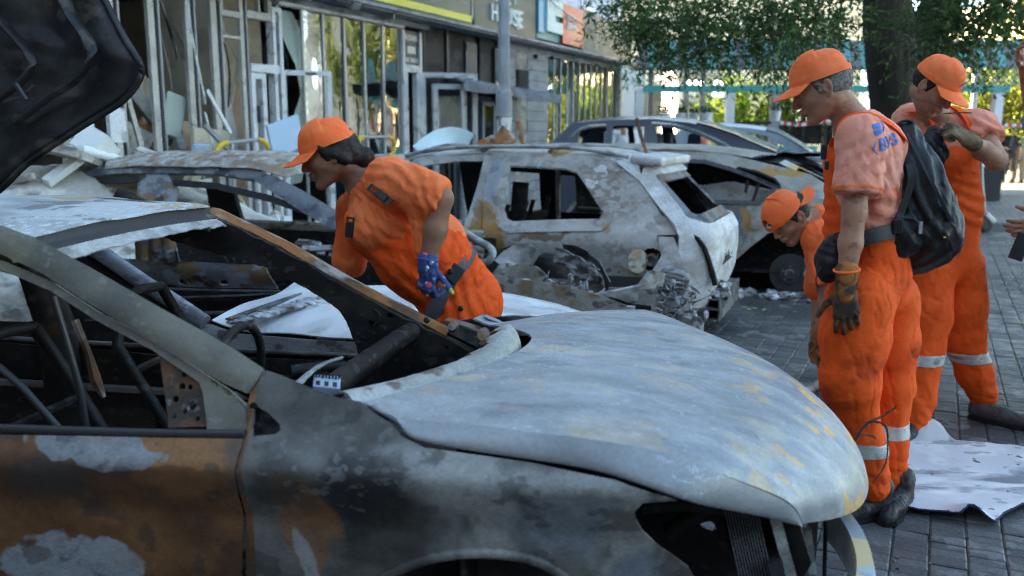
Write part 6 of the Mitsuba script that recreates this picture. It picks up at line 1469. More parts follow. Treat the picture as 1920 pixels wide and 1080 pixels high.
# tailgate
gl = poly([(.10, 1.20), (1.25, 1.20), (1.30, .90), (1.22, .86), (.13, .86), (.06, .90)], rnd=.03)
gate = poly([(0, 1.30), (.02, 1.15), (.0, .95), (-.02, .84), (0, .70), (0, .42), (.03, .30), (.10, .26), (1.25, .26), (1.35, .42), (1.35, .84), (1.35, 1.30)], rnd=.02).difference(gl)
def gate_x(s, z):
    x = np.interp(z, [.2, .30, .45, .62, .78, .86, .95, 1.10, 1.24, 1.32], [1.50, 1.55, 1.60, 1.62, 1.615, 1.57, 1.48, 1.31, 1.16, 1.08])
    e = np.minimum(s, 1.35 - s)
    return x - .24 * np.clip(1 - e / .22, 0, 1) ** 2.2
K4.plane('tailgate', gate, lambda P: np.c_[gate_x(P[:, 0], P[:, 1]) + crumple(P, 3, .01, 6), P[:, 0] + .02 + np.maximum(P[:, 1] - .80, 0) * .22 * (1 - P[:, 0] / .675), P[:, 1]], 'gate_metal', .025, .02, 40, True)
K4.plane('tailgate__window_flange', gl.buffer(.012).difference(gl.buffer(-.055)), lambda P: np.c_[gate_x(P[:, 0], P[:, 1]) - .035, P[:, 0] + .02 + np.maximum(P[:, 1] - .80, 0) * .22 * (1 - P[:, 0] / .675), P[:, 1]], 'bare_metal', .03, .02, 30, True)
K4.put('tailgate__spoiler', rough(rbox([1.10, .675, 1.305], (.24, 1.08, .07), .025, rot([0, 1, 0], 6)), .008, 8), 'gate_metal', 40)
K4.put('tailgate__plate_recess', join(box([1.625, .67, .60], (.012, .50, .13)), *[box([1.632, .50 + .07 * i, .60 + .02 * (-1) ** i], (.006, .03, .05), rot([1, 0, 0], 20 * i)) for i in range(6)]), 'dark_metal', False)
# lamp cavity, rear wing bracing and bumper beam
K4.plane('lamp_cavity', poly([(.96, .30), (1.52, .28), (1.52, .80), (1.02, .79), (1.08, .58)], [Point(1.32, .60).buffer(.045)]), lambda P: np.c_[P[:, 0], .12 + .25 * np.maximum(P[:, 0] - 1.2, 0) + crumple(P, 6, .02, 8), P[:, 1]], 'suv_metal', .025, .006)
K4.plane('lamp_cavity__back', poly([(.9, .25), (1.55, .25), (1.55, .85), (.9, .85)]), lambda P: np.c_[P[:, 0], .30 + P[:, 0] * 0, P[:, 1]], 'soot_black', .1)
K4.put('lamp_cavity__channel', tube(cat_spline([[1.42, .16, .76], [1.50, .17, .62], [1.53, .18, .45], [1.53, .2, .28]], 16), .035, 8), 'suv_metal', 50)
K4.plane('bracing_plate', poly([[1.235, 0.781], [1.346, 0.775], [1.44, 0.556], [1.461, 0.481], [1.386, 0.457], [1.34, 0.492], [1.235, 0.409], [1.178, 0.483], [1.266, 0.642]], rnd=.01), lambda P: np.c_[P[:, 0], -.03 + .2 * np.maximum(P[:, 0] - 1.25, 0) + crumple(P, 6, .012, 5), P[:, 1]], 'gate_metal', .02, .006)
K4.put('rear_bumper_beam', join(*[box([1.60 + .03 * k, .70, .16 + .075 * j], (.09, 1.0, .012)) for k in (0,) for j in (0, 1, 2)], box([1.65, .70, .235], (.012, 1.0, .17)), box([1.56, .72, .235], (.012, .98, .16))), 'bare_metal', False)
K4.put('rear_skirt', rough(rbox([1.45, .70, .32], (.14, 1.15, .16), .04), .02, 12), 'gate_metal', 40)
r4 = np.random.default_rng(8)
ml = []
for i in range(40):
    c = np.array([r4.uniform(1.52, 1.68), r4.uniform(.2, .6), r4.uniform(.30, .38)]); s_ = r4.uniform(.015, .04)
    m = rough(trimesh.creation.icosphere(subdivisions=2, radius=s_), s_ * .8, 40, i)
    ml.append((vf(m)[0] + c, vf(m)[1]))
tag(put('melted_plastic', F4.mesh(join(*ml)), 'ash_grey', 40), 'lumps of pale melted plastic on the rear beam of the sport utility car', None, None, 'stuff')
gp = np.array([[1.05, 0.142, 1.264], [1.058, 0.117, 1.181], [1.146, 0.088, 1.062], [1.245, 0.06, 0.929], [1.356, 0.054, 0.857], [1.451, 0.045, 0.794], [1.528, 0.054, 0.713], [1.578, 0.096, 0.565], [1.619, 0.112, 0.43]])
K4.put('tailgate__seal_gap', tube(cat_spline(gp + (.012, .02, 0), 40), [.013] * 18 + list(np.linspace(.013, .024, 22)), 6), 'soot_black', 50)
# inside and far side
win4f = poly([(.0, .80), (.75, .80), (.62, 1.12), (.02, 1.14)], rnd=.04)
K4.side('far_quarter_panel', poly([(-.9, .10), (1.45, .2), (1.40, .80), (1.05, 1.30), (-.9, 1.34)]).difference(win4f).difference(poly([(-.8, .80), (-.15, .80), (-.13, 1.15), (-.7, 1.18)])), 'soot_metal', .05, far=True)
K4.put('interior_bar', join(tube([[.30, .55, .2], [.28, .56, 1.30]], .02, 6), tube([[.28, 1.1, .86], [1.0, 1.1, .84]], .02, 6), tube([[.1, .2, .77], [1.0, .2, .77]], .016, 6)), 'bare_metal', 50)
K4.put('interior_bar', beam([-.02, .30, .2], [.05, .34, 1.12], .05, .12), 'soot_metal', 30)
K4.plane('floor_pan', poly([(-1.6, .05), (1.5, .05), (1.5, 1.3), (-1.6, 1.3)]), lambda P: np.c_[P, .30 + crumple(P, 5, .03)], 'soot_metal', .1)
K4.put('seat_frame', join(*[tube([[-.2, y0, .3], [.0, y0, .95]], .02, 6) for y0 in (.2, .6, .75, 1.15)], box([-.1, .7, .6], (.03, 1.0, .5), rot([0, 1, 0], 16))), 'soot_metal', 40)
rod = [[[0.047, 7.2, 1.593], [0.068, 7.1, 1.479], [0.109, 7, 1.355]], [[1.017, 7.3, 1.62], [1.041, 7.2, 1.479], [1.081, 7.1, 1.324]]]
one('iron_rod', 'rusty iron rod standing bent on the roof above the rear side window', 'rod', tube(cat_spline(rod[0], 10), .017, 7, flat=(1, .6)), 'rust_plate', 40)
one('iron_rod', 'rusty iron rod standing at the roof edge by the tailgate spoiler', 'rod', tube(cat_spline(rod[1], 10), .016, 7, flat=(1, .6)), 'rust_plate', 40)
fl4 = [[-0.243, 7, 1.364], [-0.149, 7.1, 1.408], [-0.065, 7.2, 1.449], [-0.017, 7.3, 1.517]]
one('bent_flap', 'brown bent sheet metal flap lying on the roof below the lamp post', 'metal sheet', scrap(fl4, .16, 0, (0, 1, .2), .006, 3, .03), 'rust_plate', 25)
sh4 = [[-0.805, 7.9, 1.327], [-0.694, 8, 1.415], [-0.532, 8.1, 1.457], [-0.388, 8.1, 1.405]]
principled('pale_sheet', (.55, .66, .70), .4)
one('pale_board', 'pale blue curved plastic board lying behind the roof rails', 'board', scrap(sh4, .20, 0, (.3, 1, 0), .006, 5, .01), 'pale_sheet', 40)

# --- fifth car: burnt, facing the building
F5 = Frame([1.676, 8.4, 0], -20)
y5 = lambda x, z: np.maximum(z - .85, 0) * .42 + .12 * np.maximum(x - .9, 0) ** 2
def c5_color(p, n, uv):
    x, y, z = F5.dj(p)
    wx, wz = x + .15 * (fbm(x * 6, z * 6, 3.0, 3) - .5), z + .15 * (fbm(x * 6, z * 6, 8.0, 3) - .5)
    pt = stains(wx, wz)
    c = mix((.30, .285, .255), (.40, .385, .355), smoothstep(.3, .7, nz(wx, y, wz, 8, 5)))
    c = mix(c, (.15, .17, .21), pt(.28, .72, .30, .22, off=1))
    c = mix(c, (.26, .285, .33), pt(.20, .80, .10, .05, off=2))
    c = mix(c, (.42, .24, .09), pt(.55, .70, .07, .13, off=3))
    c = mix(c, (.28, .20, .115), smoothstep(.52, .64, nz(wx, y, wz, 9, 5, 9.0)) * .5)
    c = mix(c, (.44, .27, .09), pt(.78, 1.17, .25, .05, off=5))
    c = mix(c, (.17, .155, .145), smoothstep(.58, .72, nz(x, y, z, 11, 4, 22.0)) * .5)
    return c * (1 + .2 * (noise(x * 90, y * 90, z * 90) - .5))
principled('hatch_metal', mikit.proc(c5_color), .55, .12)
key5 = thing('burnt_car', 'burnt out hatchback with bare brake disc in its wheel arch, behind the crouching worker', 'car')
K5 = Kit(key5, F5, y5, 1.4)
w5 = poly([[-0.036, 1.227], [0.116, 1.223], [0.372, 1.157], [0.573, 1.087], [0.772, 1.003], [0.728, 0.954], [0.648, 0.876], [0.199, 0.879], [-0.033, 0.888], [-0.067, 0.971], [-0.056, 1.121]])
w5b = poly([[0.444, 1.173], [0.617, 1.136], [0.776, 1.071], [0.818, 1.023], [0.769, 1.037], [0.596, 1.106], [0.471, 1.149]])
w5c = poly([[-0.505, 1.232], [-0.099, 1.241], [-0.138, 1.12], [-0.176, 0.994], [-0.18, 0.884], [-0.517, 0.876]])
arch5 = [(q[0], q[1]) for q in [[0.372, -0.058], [0.377, 0.175], [0.447, 0.297], [0.596, 0.451], [0.754, 0.587], [0.982, 0.64], [1.24, 0.59], [1.431, 0.449], [1.514, 0.206], [1.527, 0.008]]]
b5 = poly([[-0.888, 1.29], [-0.569, 1.329], [-0.203, 1.347], [0.055, 1.338], [0.359, 1.295], [0.609, 1.243], [0.911, 1.174], [1.092, 1.129], [1.212, 1.054], [1.376, 0.976], [1.651, 0.887], [1.842, 0.699], [1.903, 0.459], [1.838, 0.117], [1.527, 0.008]] + arch5[::-1] + [[-0.815, -0.134]]).difference(w5).difference(w5b).difference(w5c)
b5 = b5.difference(poly([[1.537, -0.001], [1.514, 0.206], [1.431, 0.449], [1.24, 0.59], [0.982, 0.64], [0.754, 0.587], [0.596, 0.451], [0.447, 0.297], [0.377, 0.175], [0.365, -0.136]]))
K5.side('quarter_panel', b5, 'hatch_metal', .03, .006, 0, .01, 5)
K5.side('quarter_panel__window_frame', w5.buffer(.03).difference(w5.buffer(-.006)), 'dark_metal', .03, .02, -.012, .003)
K5.side('quarter_panel__window_frame', w5b.buffer(.02).difference(w5b), 'soot_metal', .03, .02, -.012, .003)
fc = np.array([0.63, -0.005, 0.673])
K5.put('fuel_flap', lathe([(0, .006), (.055, .006), (.062, .002), (.062, -.004), (.068, -.004), (.068, .004), (.074, .004), (.074, -.01)], 24, (0, -1, 0), fc), 'hatch_metal', 30)
hb = np.array([0.959, 0.08, 0.21])
K5.put('brake_disc', lathe([(.05, .045), (.095, .045), (.10, .02), (.185, .02), (.185, -.005), (0, -.005)], 30, (0, -1, 0), hb), 'dark_metal', 30)
K5.put('brake_disc__hub', join(lathe([(0, .055), (.025, .055), (.03, .075), (.042, .075), (.045, .04), (.095, .045), (.098, .0)], 24, (0, -1, 0), hb), *[lathe([(0, .06), (.009, .058), (.010, .04)], 8, (0, -1, 0), hb + (.068 * math.cos(a), 0, .068 * math.sin(a))) for a in np.arange(5) * 1.2566 + .3]), 'bare_metal', 30)
K5.put('brake_caliper', rbox(hb + (.17, -.02, .05), (.07, .08, .17), .02, rot([0, 1, 0], 18)), 'pale_metal', 30)
arcm = cat_spline(np.array([[q[0], y5(q[0], q[1]), q[1]] for q in arch5]), 40)
K5.put('wheel_arch', thicken(grid_mesh(np.stack([arcm + (0, d, 0) for d in (.01, .15, .4)], 1)), .005), 'soot_black', 50)
K5.plane('wheel_arch', poly([(.2, -.0), (1.8, 0), (1.8, .6), (.2, .6)]), lambda P: np.c_[P[:, 0], .40 + P[:, 0] * 0, P[:, 1]], 'soot_metal', .1)
K5.plane('roof', poly([(-1.5, .20), (.55, .19), (.75, .7), (.55, 1.21), (-1.5, 1.21)]), lambda P: np.c_[P, 1.345 + .05 * (1 - ((P[:, 1] - .7) / .5) ** 2) - .11 * np.maximum(P[:, 0] + .2, 0) ** 2 + crumple(P, 4, .015, 2)], 'hatch_metal', .05)
K5.plane('tailgate', poly([(.1, .3), (1.3, .3), (1.3, .8), (1.2, 1.22), (.2, 1.22), (.1, .8)], [poly([(.25, .85), (1.15, .85), (1.1, 1.15), (.3, 1.15)])]), lambda P: np.c_[np.interp(P[:, 1], [.3, .8, 1.22], [1.75, 1.7, .80]), P[:, 0], P[:, 1]], 'hatch_metal', .05, .01, 40, True)
K5.side('far_quarter_panel', poly([(-1.5, .05), (1.7, .05), (1.65, .80), (1.0, 1.18), (-1.5, 1.34)]), 'soot_metal', .07, far=True)
K5.plane('floor_pan', poly([(-1.6, .05), (1.6, .05), (1.6, 1.3), (-1.6, 1.3)]), lambda P: np.c_[P, .22 + crumple(P, 5, .03)], 'soot_metal', .1)
K5.put('ash_panel', sheet(poly([(.0, .80), (.72, .80), (.72, .95), (.35, 1.03), (.02, .98)]), lambda P: np.c_[P[:, 0], .55 + crumple(P, 5, .03), P[:, 1]], .05, .03), 'gate_metal', 40)
K5.put('interior_bar', join(*[beam(a, b, .02, .03) for a, b in [[[0.512, 0.2, 0.94], [0.526, 0.2, 1.061]], [[0.58, 0.2, 0.85], [0.634, 0.2, 1.053]]]]), 'dark_metal', 30)
r5 = np.random.default_rng(21)
ml = []
for i in range(90):
    c = np.array([r5.uniform(.5, 1.7), r5.uniform(-.25, .2), .02]); s_ = r5.uniform(.015, .05)
    m = rough(trimesh.creation.icosphere(subdivisions=1, radius=s_), s_ * .8, 40, i)
    ml.append((vf(m)[0] * (1.3, 1, .7) + c, vf(m)[1]))
tag(put('ash_heap', F5.mesh(join(*ml)), 'ash_grey', False), 'white ash crumbs under the bare brake disc', None, None, 'stuff')

# --- two cars with their paint still on
def whole_car(F, name, label, paint, w, roofl, belt_z, wins, ws, sill=.25, x0=-1.6, x1=2.4, hood_z=None, chrome=True, glass=True):
    k = thing(name, label, 'car')
    K = Kit(k, F, lambda x, z: np.maximum(z - belt_z, 0) * .40 + .05 * np.maximum(x - 1.6, 0) ** 2, w)
    rl = np.asarray(roofl)
    front = [(x1, hood_z - .25), (x1 + .02, sill), (1.95, sill)] 
    an = np.linspace(0, math.pi, 9)
    af = [(1.55 + .36 * math.cos(a), .30 + .40 * math.sin(a)) for a in an]
    ar = [(x0 + .55 + .36 * math.cos(a), .30 + .40 * math.sin(a)) for a in an]
    g = poly([(x0 - .15, belt_z), *map(tuple, rl), (x1 - .5, hood_z), *front, *af, *ar, (x0 - .1, sill)])
    for q in wins: g = g.difference(q)
    K.side('body_side', g, paint, .05, .01, 0, .0); K.side('body_side', g, paint, .05, .01, 0, .0, far=True)
    top = rl[:]
    xs, zs = rl[:, 0], rl[:, 1]
    o = np.argsort(xs)
    zr = lambda x: np.interp(x, xs[o], zs[o])
    yin = lambda x: (zr(x) - belt_z) * .40
    xa, xb = xs.min() + .02, ws[0]
    def roof_fn(P):
        y0 = yin(P[:, 0]); t = (P[:, 1])
        return np.c_[P[:, 0], y0 + (w - 2 * y0) * t, zr(P[:, 0]) + .05 * (1 - (2 * t - 1) ** 2)]
    K.plane('roof', poly([(xa, 0), (xb, 0), (xb, 1), (xa, 1)]), roof_fn, paint, .08, .008)
    def ws_fn(P):
        x = P[:, 0]; z = zr(x); y0 = np.maximum(z - belt_z, 0) * .40; t = P[:, 1]
        return np.c_[x, y0 + .03 + (w - 2 * y0 - .06) * t, z + .02 + .04 * (1 - (2 * t - 1) ** 2)]
    if glass:
        K.plane('windscreen', poly([(xb + .02, 0), (ws[1], 0), (ws[1], 1), (xb + .02, 1)]), ws_fn, 'screen_glass', .08, .004)
    K.plane('hood', poly([(ws[1], .04), (x1 - .5, .06), (x1 - .1, .3), (x1, .5), (x1 - .1, .7), (x1 - .5, .94), (ws[1], .96)]), lambda P: np.c_[P[:, 0], P[:, 1] * w, np.interp(P[:, 0], [ws[1], x1 - .5, x1], [zr(ws[1]) - .02, hood_z + .03, hood_z - .15]) + .03 * (1 - (2 * P[:, 1] - 1) ** 2)], paint, .08, .008)
    K.plane('floor_pan', poly([(x0, .1), (x1 - .2, .1), (x1 - .2, w - .1), (x0, w - .1)]), lambda P: np.c_[P, P[:, 0] * 0 + .34], 'black_plastic', .3)
    K.plane('nose', poly([(.1, .25), (w - .1, .25), (w - .1, hood_z - .15), (.1, hood_z - .15)]), lambda P: np.c_[x1 - .15 * (2 * P[:, 0] / w - 1) ** 2, P[:, 0], P[:, 1]], 'black_plastic', .1)
    for x in (x0 + .55, 1.55):
        for y0, d in ((.12, -1), (w - .12, 1)):
            K.put('wheel', lathe([(0, .06), (.18, .06), (.20, .10), (.30, .10), (.32, .06), (.32, -.08), (.2, -.1), (0, -.1)], 26, (0, d, 0), (x, y0, .32)), 'black_plastic', 30)
            K.put('wheel__rim', join(lathe([(.0, .07), (.05, .075), (.06, .06)], 14, (0, d, 0), (x, y0, .32)), *[box([x + .11 * math.cos(a), y0 + d * .075, .32 + .11 * math.sin(a)], (.17, .02, .04), rot([0, 1, 0], -math.degrees(a))) for a in np.arange(5) * 1.2566]), 'silver_metal', 30)
    for yy_ in (w * .28, w * .72):
        K.put('seat', join(rbox([.05, yy_, 1.05], (.14, .42, .62), .05, rot([0, 1, 0], -14)), rbox([.30, yy_, .70], (.5, .44, .16), .05), rbox([-.06, yy_, 1.42], (.09, .22, .16), .035)), 'seat_cloth', 40)
    K.put('dashboard', rbox([1.0, w / 2, .98], (.4, w - .3, .2), .06), 'black_plastic', 40)
    return K, zr
principled('navy_paint', (.055, .065, .10), .28, .35, clearcoat=.8, clearcoat_gloss=.85)
principled('silver_paint', (.34, .39, .48), .3, .45, clearcoat=.8, clearcoat_gloss=.85)
principled('chrome', (.80, .86, .86), .16, .9)
principled('silver_metal', (.55, .56, .58), .3, .8)
principled('seat_cloth', (.14, .15, .18), .8)
bsdf('screen_glass', {'type': 'blendbsdf', 'weight': .35, 'a': {'type': 'thindielectric'}, 'b': {'type': 'twosided', 'bsdf': {'type': 'principled', 'base_color': {'type': 'rgb', 'value': [.30, .36, .33]}, 'roughness': .5}}})
FD1, FD2 = Frame([1.813, 11.2, 0], -20), Frame([3.273, 13, 0], -20)
K6, zr6 = whole_car(FD1, 'parked_car', 'dark blue crossover with shattered side windows and a chrome window line', 'navy_paint', 1.7,
    [[-1.39, 1.416], [-1.28, 1.535], [-1.16, 1.632], [-0.646, 1.671], [-0.087, 1.682], [0.366, 1.633], [0.616, 1.579], [0.932, 1.474], [1.262, 1.333], [1.475, 1.251]], 1.0,
    [poly(q, rnd=.02) for q in [[[-1.052, 1.528], [-0.898, 1.569], [-0.699, 1.582], [-0.694, 1.296], [-1.081, 1.293]], [[-0.615, 1.596], [-0.21, 1.601], [-0.189, 1.285], [-0.607, 1.283]], [[-0.057, 1.594], [0.232, 1.56], [0.548, 1.46], [0.87, 1.292], [1.006, 1.203], [0.026, 1.194]]]], (0.447, 1.444), x0=-1.4, x1=2.3, hood_z=1.12)
ch = np.array([[-0.116, 0.259, 1.628], [0.263, 0.243, 1.587], [0.607, 0.195, 1.467], [0.832, 0.153, 1.363], [1.022, 0.105, 1.241]])
K6.put('chrome_trim', tube(cat_spline(ch, 24) + (0, -.012, 0), .016, 6), 'chrome', 50)
ch = np.array([[-1.173, 0.186, 1.445], [-1.082, 0.222, 1.535], [-0.937, 0.244, 1.59], [-0.709, 0.249, 1.603]])
K6.put('chrome_trim', tube(cat_spline(ch, 18) + (0, -.012, 0), .016, 6), 'chrome', 50)
K6.put('body_side__sill', rbox([.4, -.01, .32], (2.2, .06, .12), .025), 'black_plastic', 40)
mr = np.array([0.611, 0.122, 1.284])
K6.put('door_mirror', rough(rbox(mr + (0, -.10, 0), (.10, .16, .12), .04), .004, 10), 'pale_sheet', 40)
K6.put('crumpled_hood', sheet(poly([(.95, -.05), (2.35, .0), (2.45, .8), (2.2, 1.6), (1.0, 1.6)]), lambda P: np.c_[P, 1.20 + .03 * P[:, 0] + crumple(P, 2.6, .09, 6)], .06, .01), 'soot_black', 30)
K7, zr7 = whole_car(FD2, 'parked_car', 'silver blue car with a broken side window, farthest in the row of cars', 'silver_paint', 1.7,
    [[-1.051, 1.405], [-0.862, 1.532], [-0.628, 1.587], [-0.316, 1.61], [-0.004, 1.593], [0.319, 1.554], [0.572, 1.485], [0.826, 1.341], [1.107, 1.155]], 1.02,
    [poly(q, rnd=.02) for q in [[[-0.738, 1.484], [-0.521, 1.539], [-0.333, 1.547], [-0.274, 1.235], [-0.729, 1.232]], [[-0.223, 1.531], [0.002, 1.523], [0.271, 1.492], [0.463, 1.446], [0.735, 1.273], [0.725, 1.212], [-0.148, 1.205]]]], (0.38, 1.07), x0=-1.5, x1=2.4, hood_z=1.02)


# ------------------------------------------------------------------ raised charred bonnet at the left, cloth on the paving
ob = thing('charred_bonnet', 'charred black car bonnet standing raised at the upper left, sooty underside towards us', 'car bonnet')
OL = np.array([[-2.696, 3.5, 2.789], [-2.176, 3.45, 2.61], [-1.721, 3.35, 2.329], [-1.463, 3.25, 2.002], [-1.365, 3.2, 1.832], [-1.301, 3.15, 1.752], [-1.291, 3.15, 1.712], [-1.317, 3.15, 1.661], [-1.382, 3.17, 1.607], [-1.489, 3.2, 1.553], [-1.646, 3.24, 1.471], [-1.824, 3.3, 1.373], [-1.929, 3.33, 1.292], [-2.231, 3.4, 1.154], [-2.966, 3.5, 0.928]])
CEN = np.array([[-2.78, 3.9, 1.971]][0])
ol = cat_spline(OL, 90)
rings = []
for t, dz in ((0, 0), (.02, .03), (.06, .05), (.14, .045), (.22, .02), (.30, .055), (.45, .06), (.65, .05), (.85, .04), (1.0, .04)):
    q = ol + (CEN - ol) * t
    rings.append(q + np.array([.0, -dz + .03, 0]))
G = np.stack(rings)
G += ((meshkit.fbm(G * 5, 3, 7) - .5) * .05)[..., None] * np.array([0, 1, .2]) * np.clip(np.array([0, .2, .5, 1, 1, 1, 1, 1, 1, 1]), 0, 1)[:, None, None]
Gs = np.stack([cat_spline(G[:, j], 40) for j in range(90)], 1)
principled('charred_sheet', mottle(WORLD, (.017, .017, .018), [((.040, .038, .036), 5, .52, .1), ((.07, .06, .05), 9, .66, .06)], 121), .38, .1)
put(ob + '__skin', thicken(grid_mesh(Gs[:, ::-1]), .008), 'charred_sheet', 50)
rim = cat_spline(ol, 120)
put(ob + '__rim', tube(rim + (0, -.004, 0), .010, 6), 'charred_sheet', 60)
rib = lambda P, r: tube(cat_spline(P, 24), r, 8, flat=(1.6, .7))
put(ob + '__rib', rib([[-1.632, 3.28, 2.079], [-1.533, 3.2, 1.887], [-1.466, 3.16, 1.792], [-1.506, 3.15, 1.701], [-1.64, 3.2, 1.631], [-1.806, 3.26, 1.538]], .016), 'charred_sheet', 60)
put(ob + '__rib', rib([[-2.01, 3.4, 2.063], [-1.816, 3.3, 1.862], [-1.707, 3.22, 1.743], [-1.809, 3.25, 1.652], [-2.033, 3.35, 1.559]], .014), 'charred_sheet', 60)
put(ob + '__bracket', join(tube([[-1.79, 3.17, 1.611], [-1.723, 3.16, 1.625], [-1.674, 3.16, 1.666]], .006, 6), tube([[-1.732, 3.15, 1.669], [-1.695, 3.14, 1.614]], .009, 6)), 'dark_metal', 50)
put(ob + '__strut', tube([[-2.509, 3.7, 1.01], [-2.287, 3.5, 1.229], [-2.07, 3.4, 1.5]], .02, 8), 'soot_metal', 50)
cl = thing('cloth_sheet', 'dirty white cloth spread on the paving beside the boots', 'cloth')
def cloth_color(p, n, uv):
    x, y = p.x, p.y
    wx = x + .25 * (fbm(x * 3, y * 3, 0, 3) - .5)
    wy = y + .10 * (fbm(x * 4, y * 4, 4, 3) - .5)
    c = mix((.54, .54, .56), (.66, .66, .67), smoothstep(.4, .6, nz(x, y, 0, 7, 3)))
    m = stains(wx, wy, 7.0)(2.15, 3.62, .75, .155, w=.5, soft=.3)
    c = mix(c, (.20, .205, .23), m * smoothstep(.30, .56, nz(x * .6, y * 2, 0, 9, 4, 3.0)))
    c = mix(c, (.30, .29, .31), .8 * smoothstep(.62, .68, nz(x, y * 2, 0, 12, 4, 8.0)))
    return mix(c, (.10, .10, .11), smoothstep(.72, .76, nz(x * .7, y, 0, 26, 3, 12.0)))
principled('dirty_cloth', mikit.proc(cloth_color), .85)
cp = poly([[1.501, 3.434], [1.62, 3.786], [1.792, 4.025], [1.933, 4.113], [2.096, 4.181], [2.157, 4.09], [2.305, 4.076], [2.441, 3.975], [2.653, 3.852], [2.328, 3.381], [2.191, 3.408], [2.054, 3.34], [1.933, 3.256], [1.851, 3.175], [1.834, 3.208], [1.81, 3.241], [1.743, 3.212], [1.702, 3.256], [1.608, 3.28], [1.561, 3.32]], rnd=.01)
def cloth_z(P):
    x, y = P[:, 0], P[:, 1]
    z = .010 + .018 * meshkit.fbm(np.c_[P * 3.2, x * 0], 3, 3) + .018 * np.abs(meshkit.fbm(np.c_[x * 1.2, y * 6, x * 0], 3, 9) - .5) * 2
    a = [[2.057, 4.166], [1.786, 3.208], [1.789, 3.786]]
    z += .075 * np.exp(-((x - a[0][0]) / .09) ** 2 - ((y - a[0][1]) / .07) ** 2) + .055 * np.exp(-((x - a[1][0]) / .05) ** 2 - ((y - a[1][1]) / .09) ** 2)
    return np.c_[P, z + .004]
put(cl + '__sheet', sheet(cp, cloth_z, .018, .003), 'dirty_cloth', 60)
principled('navy_edge', (.03, .03, .08), .8)
ed = np.array(cp.exterior.coords)
e_ = cloth_z(np.vstack([a + (b - a) * t for a, b in zip(ed[:-1], ed[1:]) for t in (0, .5)]))
put(cl + '__navy_edge', tube(np.vstack([e_, e_[:1]]) - (0, 0, .003), .0045, 5, False), 'navy_edge', 40)
one('hose_end', 'end of a pale pipe on the paving just behind the nearest bonnet', 'pipe', tube([[1.576, 4.728, 0.05], [1.731, 4.905, 0.05], [1.963, 5.226, 0.05]], .022, 12), 'pale_metal', 50)


# ------------------------------------------------------------------ people
principled('skin_tan', mottle(WORLD, (.34, .17, .105), [((.40, .20, .125), 14, .5, .15), ((.27, .125, .08), 26, .64, .06)], 101, .05), .5)
principled('skin_dark', mottle(WORLD, (.23, .105, .065), [((.29, .14, .085), 14, .5, .15)], 102, .05), .5)
principled('skin_light', mottle(WORLD, (.46, .27, .18), [((.52, .31, .21), 14, .5, .15)], 103, .05), .5)
principled('eye_white', (.6, .58, .54), .25)
principled('eye_dark', (.03, .02, .015), .2)
principled('lip', (.33, .13, .10), .5)
principled('hair_grey', mottle(WORLD, (.14, .12, .105), [((.23, .21, .195), 90, .52, .1), ((.08, .07, .06), 50, .60, .08)], 104, .3), .7)
principled('hair_dark', mottle(WORLD, (.012, .008, .007), [((.026, .018, .014), 80, .55, .1)], 105, .3), .6)
principled('cap_orange', mottle(WORLD, (.94, .15, .032), [((.96, .185, .05), 18, .5, .2)], 106, .05), .7)
principled('cap_pale', mottle(WORLD, (.94, .17, .04), [((.95, .21, .065), 18, .5, .2)], 116, .05), .7)
principled('shirt_salmon', mottle(WORLD, (.76, .28, .185), [((.79, .33, .24), 6, .5, .15), ((.72, .20, .10), 9, .63, .1)], 107, .06), .85)
principled('shirt_orange', mottle(WORLD, (.84, .165, .042), [((.87, .20, .065), 6, .5, .15), ((.74, .12, .028), 5, .62, .1)], 108, .06), .85)
principled('overall_orange', mottle(WORLD, (.80, .085, .007), [((.84, .10, .010), 5, .5, .2), ((.50, .052, .008), 6, .66, .09)], 109, .08), .8)
principled('seam_orange', (.60, .09, .012), .85)
principled('reflective', mottle(WORLD, (.60, .59, .56), [((.48, .47, .44), 12, .55, .1), ((.3, .29, .27), 20, .68, .04)], 110, .1), .35, .15)
principled('black_cloth', mottle(WORLD, (.009, .009, .0105), [((.018, .018, .021), 12, .55, .1)], 111, .15), .5)
principled('boot_black', mottle(WORLD, (.022, .022, .024), [((.06, .058, .055), 16, .58, .08)], 112), .5)
principled('glove_brown', mottle(WORLD, (.30, .105, .028), [((.40, .15, .04), 14, .5, .1), ((.06, .035, .025), 12, .60, .08)], 113, .15), .75)
principled('glove_dirty', mottle(WORLD, (.05, .036, .028), [((.15, .075, .03), 14, .56, .08)], 114, .15), .75)
principled('glove_olive', mottle(WORLD, (.20, .14, .075), [((.09, .065, .04), 14, .52, .1)], 115, .15), .75)
def glove_flowers(p, n, uv):
    """printed flowers and dots on blue cloth"""
    c = mi.Color3f(.04, .06, .19)
    for s, off, col, th in ((26, 0., (.60, .60, .64), .17), (17, 5., (.60, .10, .18), .22), (12, 11., (.36, .46, .05), .27), (33, 3., (.10, .26, .48), .22)):
        d, d2, r = voronoi(p.x * s + off, (p.z + p.y * .4) * s + off * 2)
        c = mix(c, col, (1 - smoothstep(th * .8, th, d)) * dr.select(r > .45, 1.0, 0.0))
    return c
principled('glove_floral', mikit.proc(glove_flowers), .8)

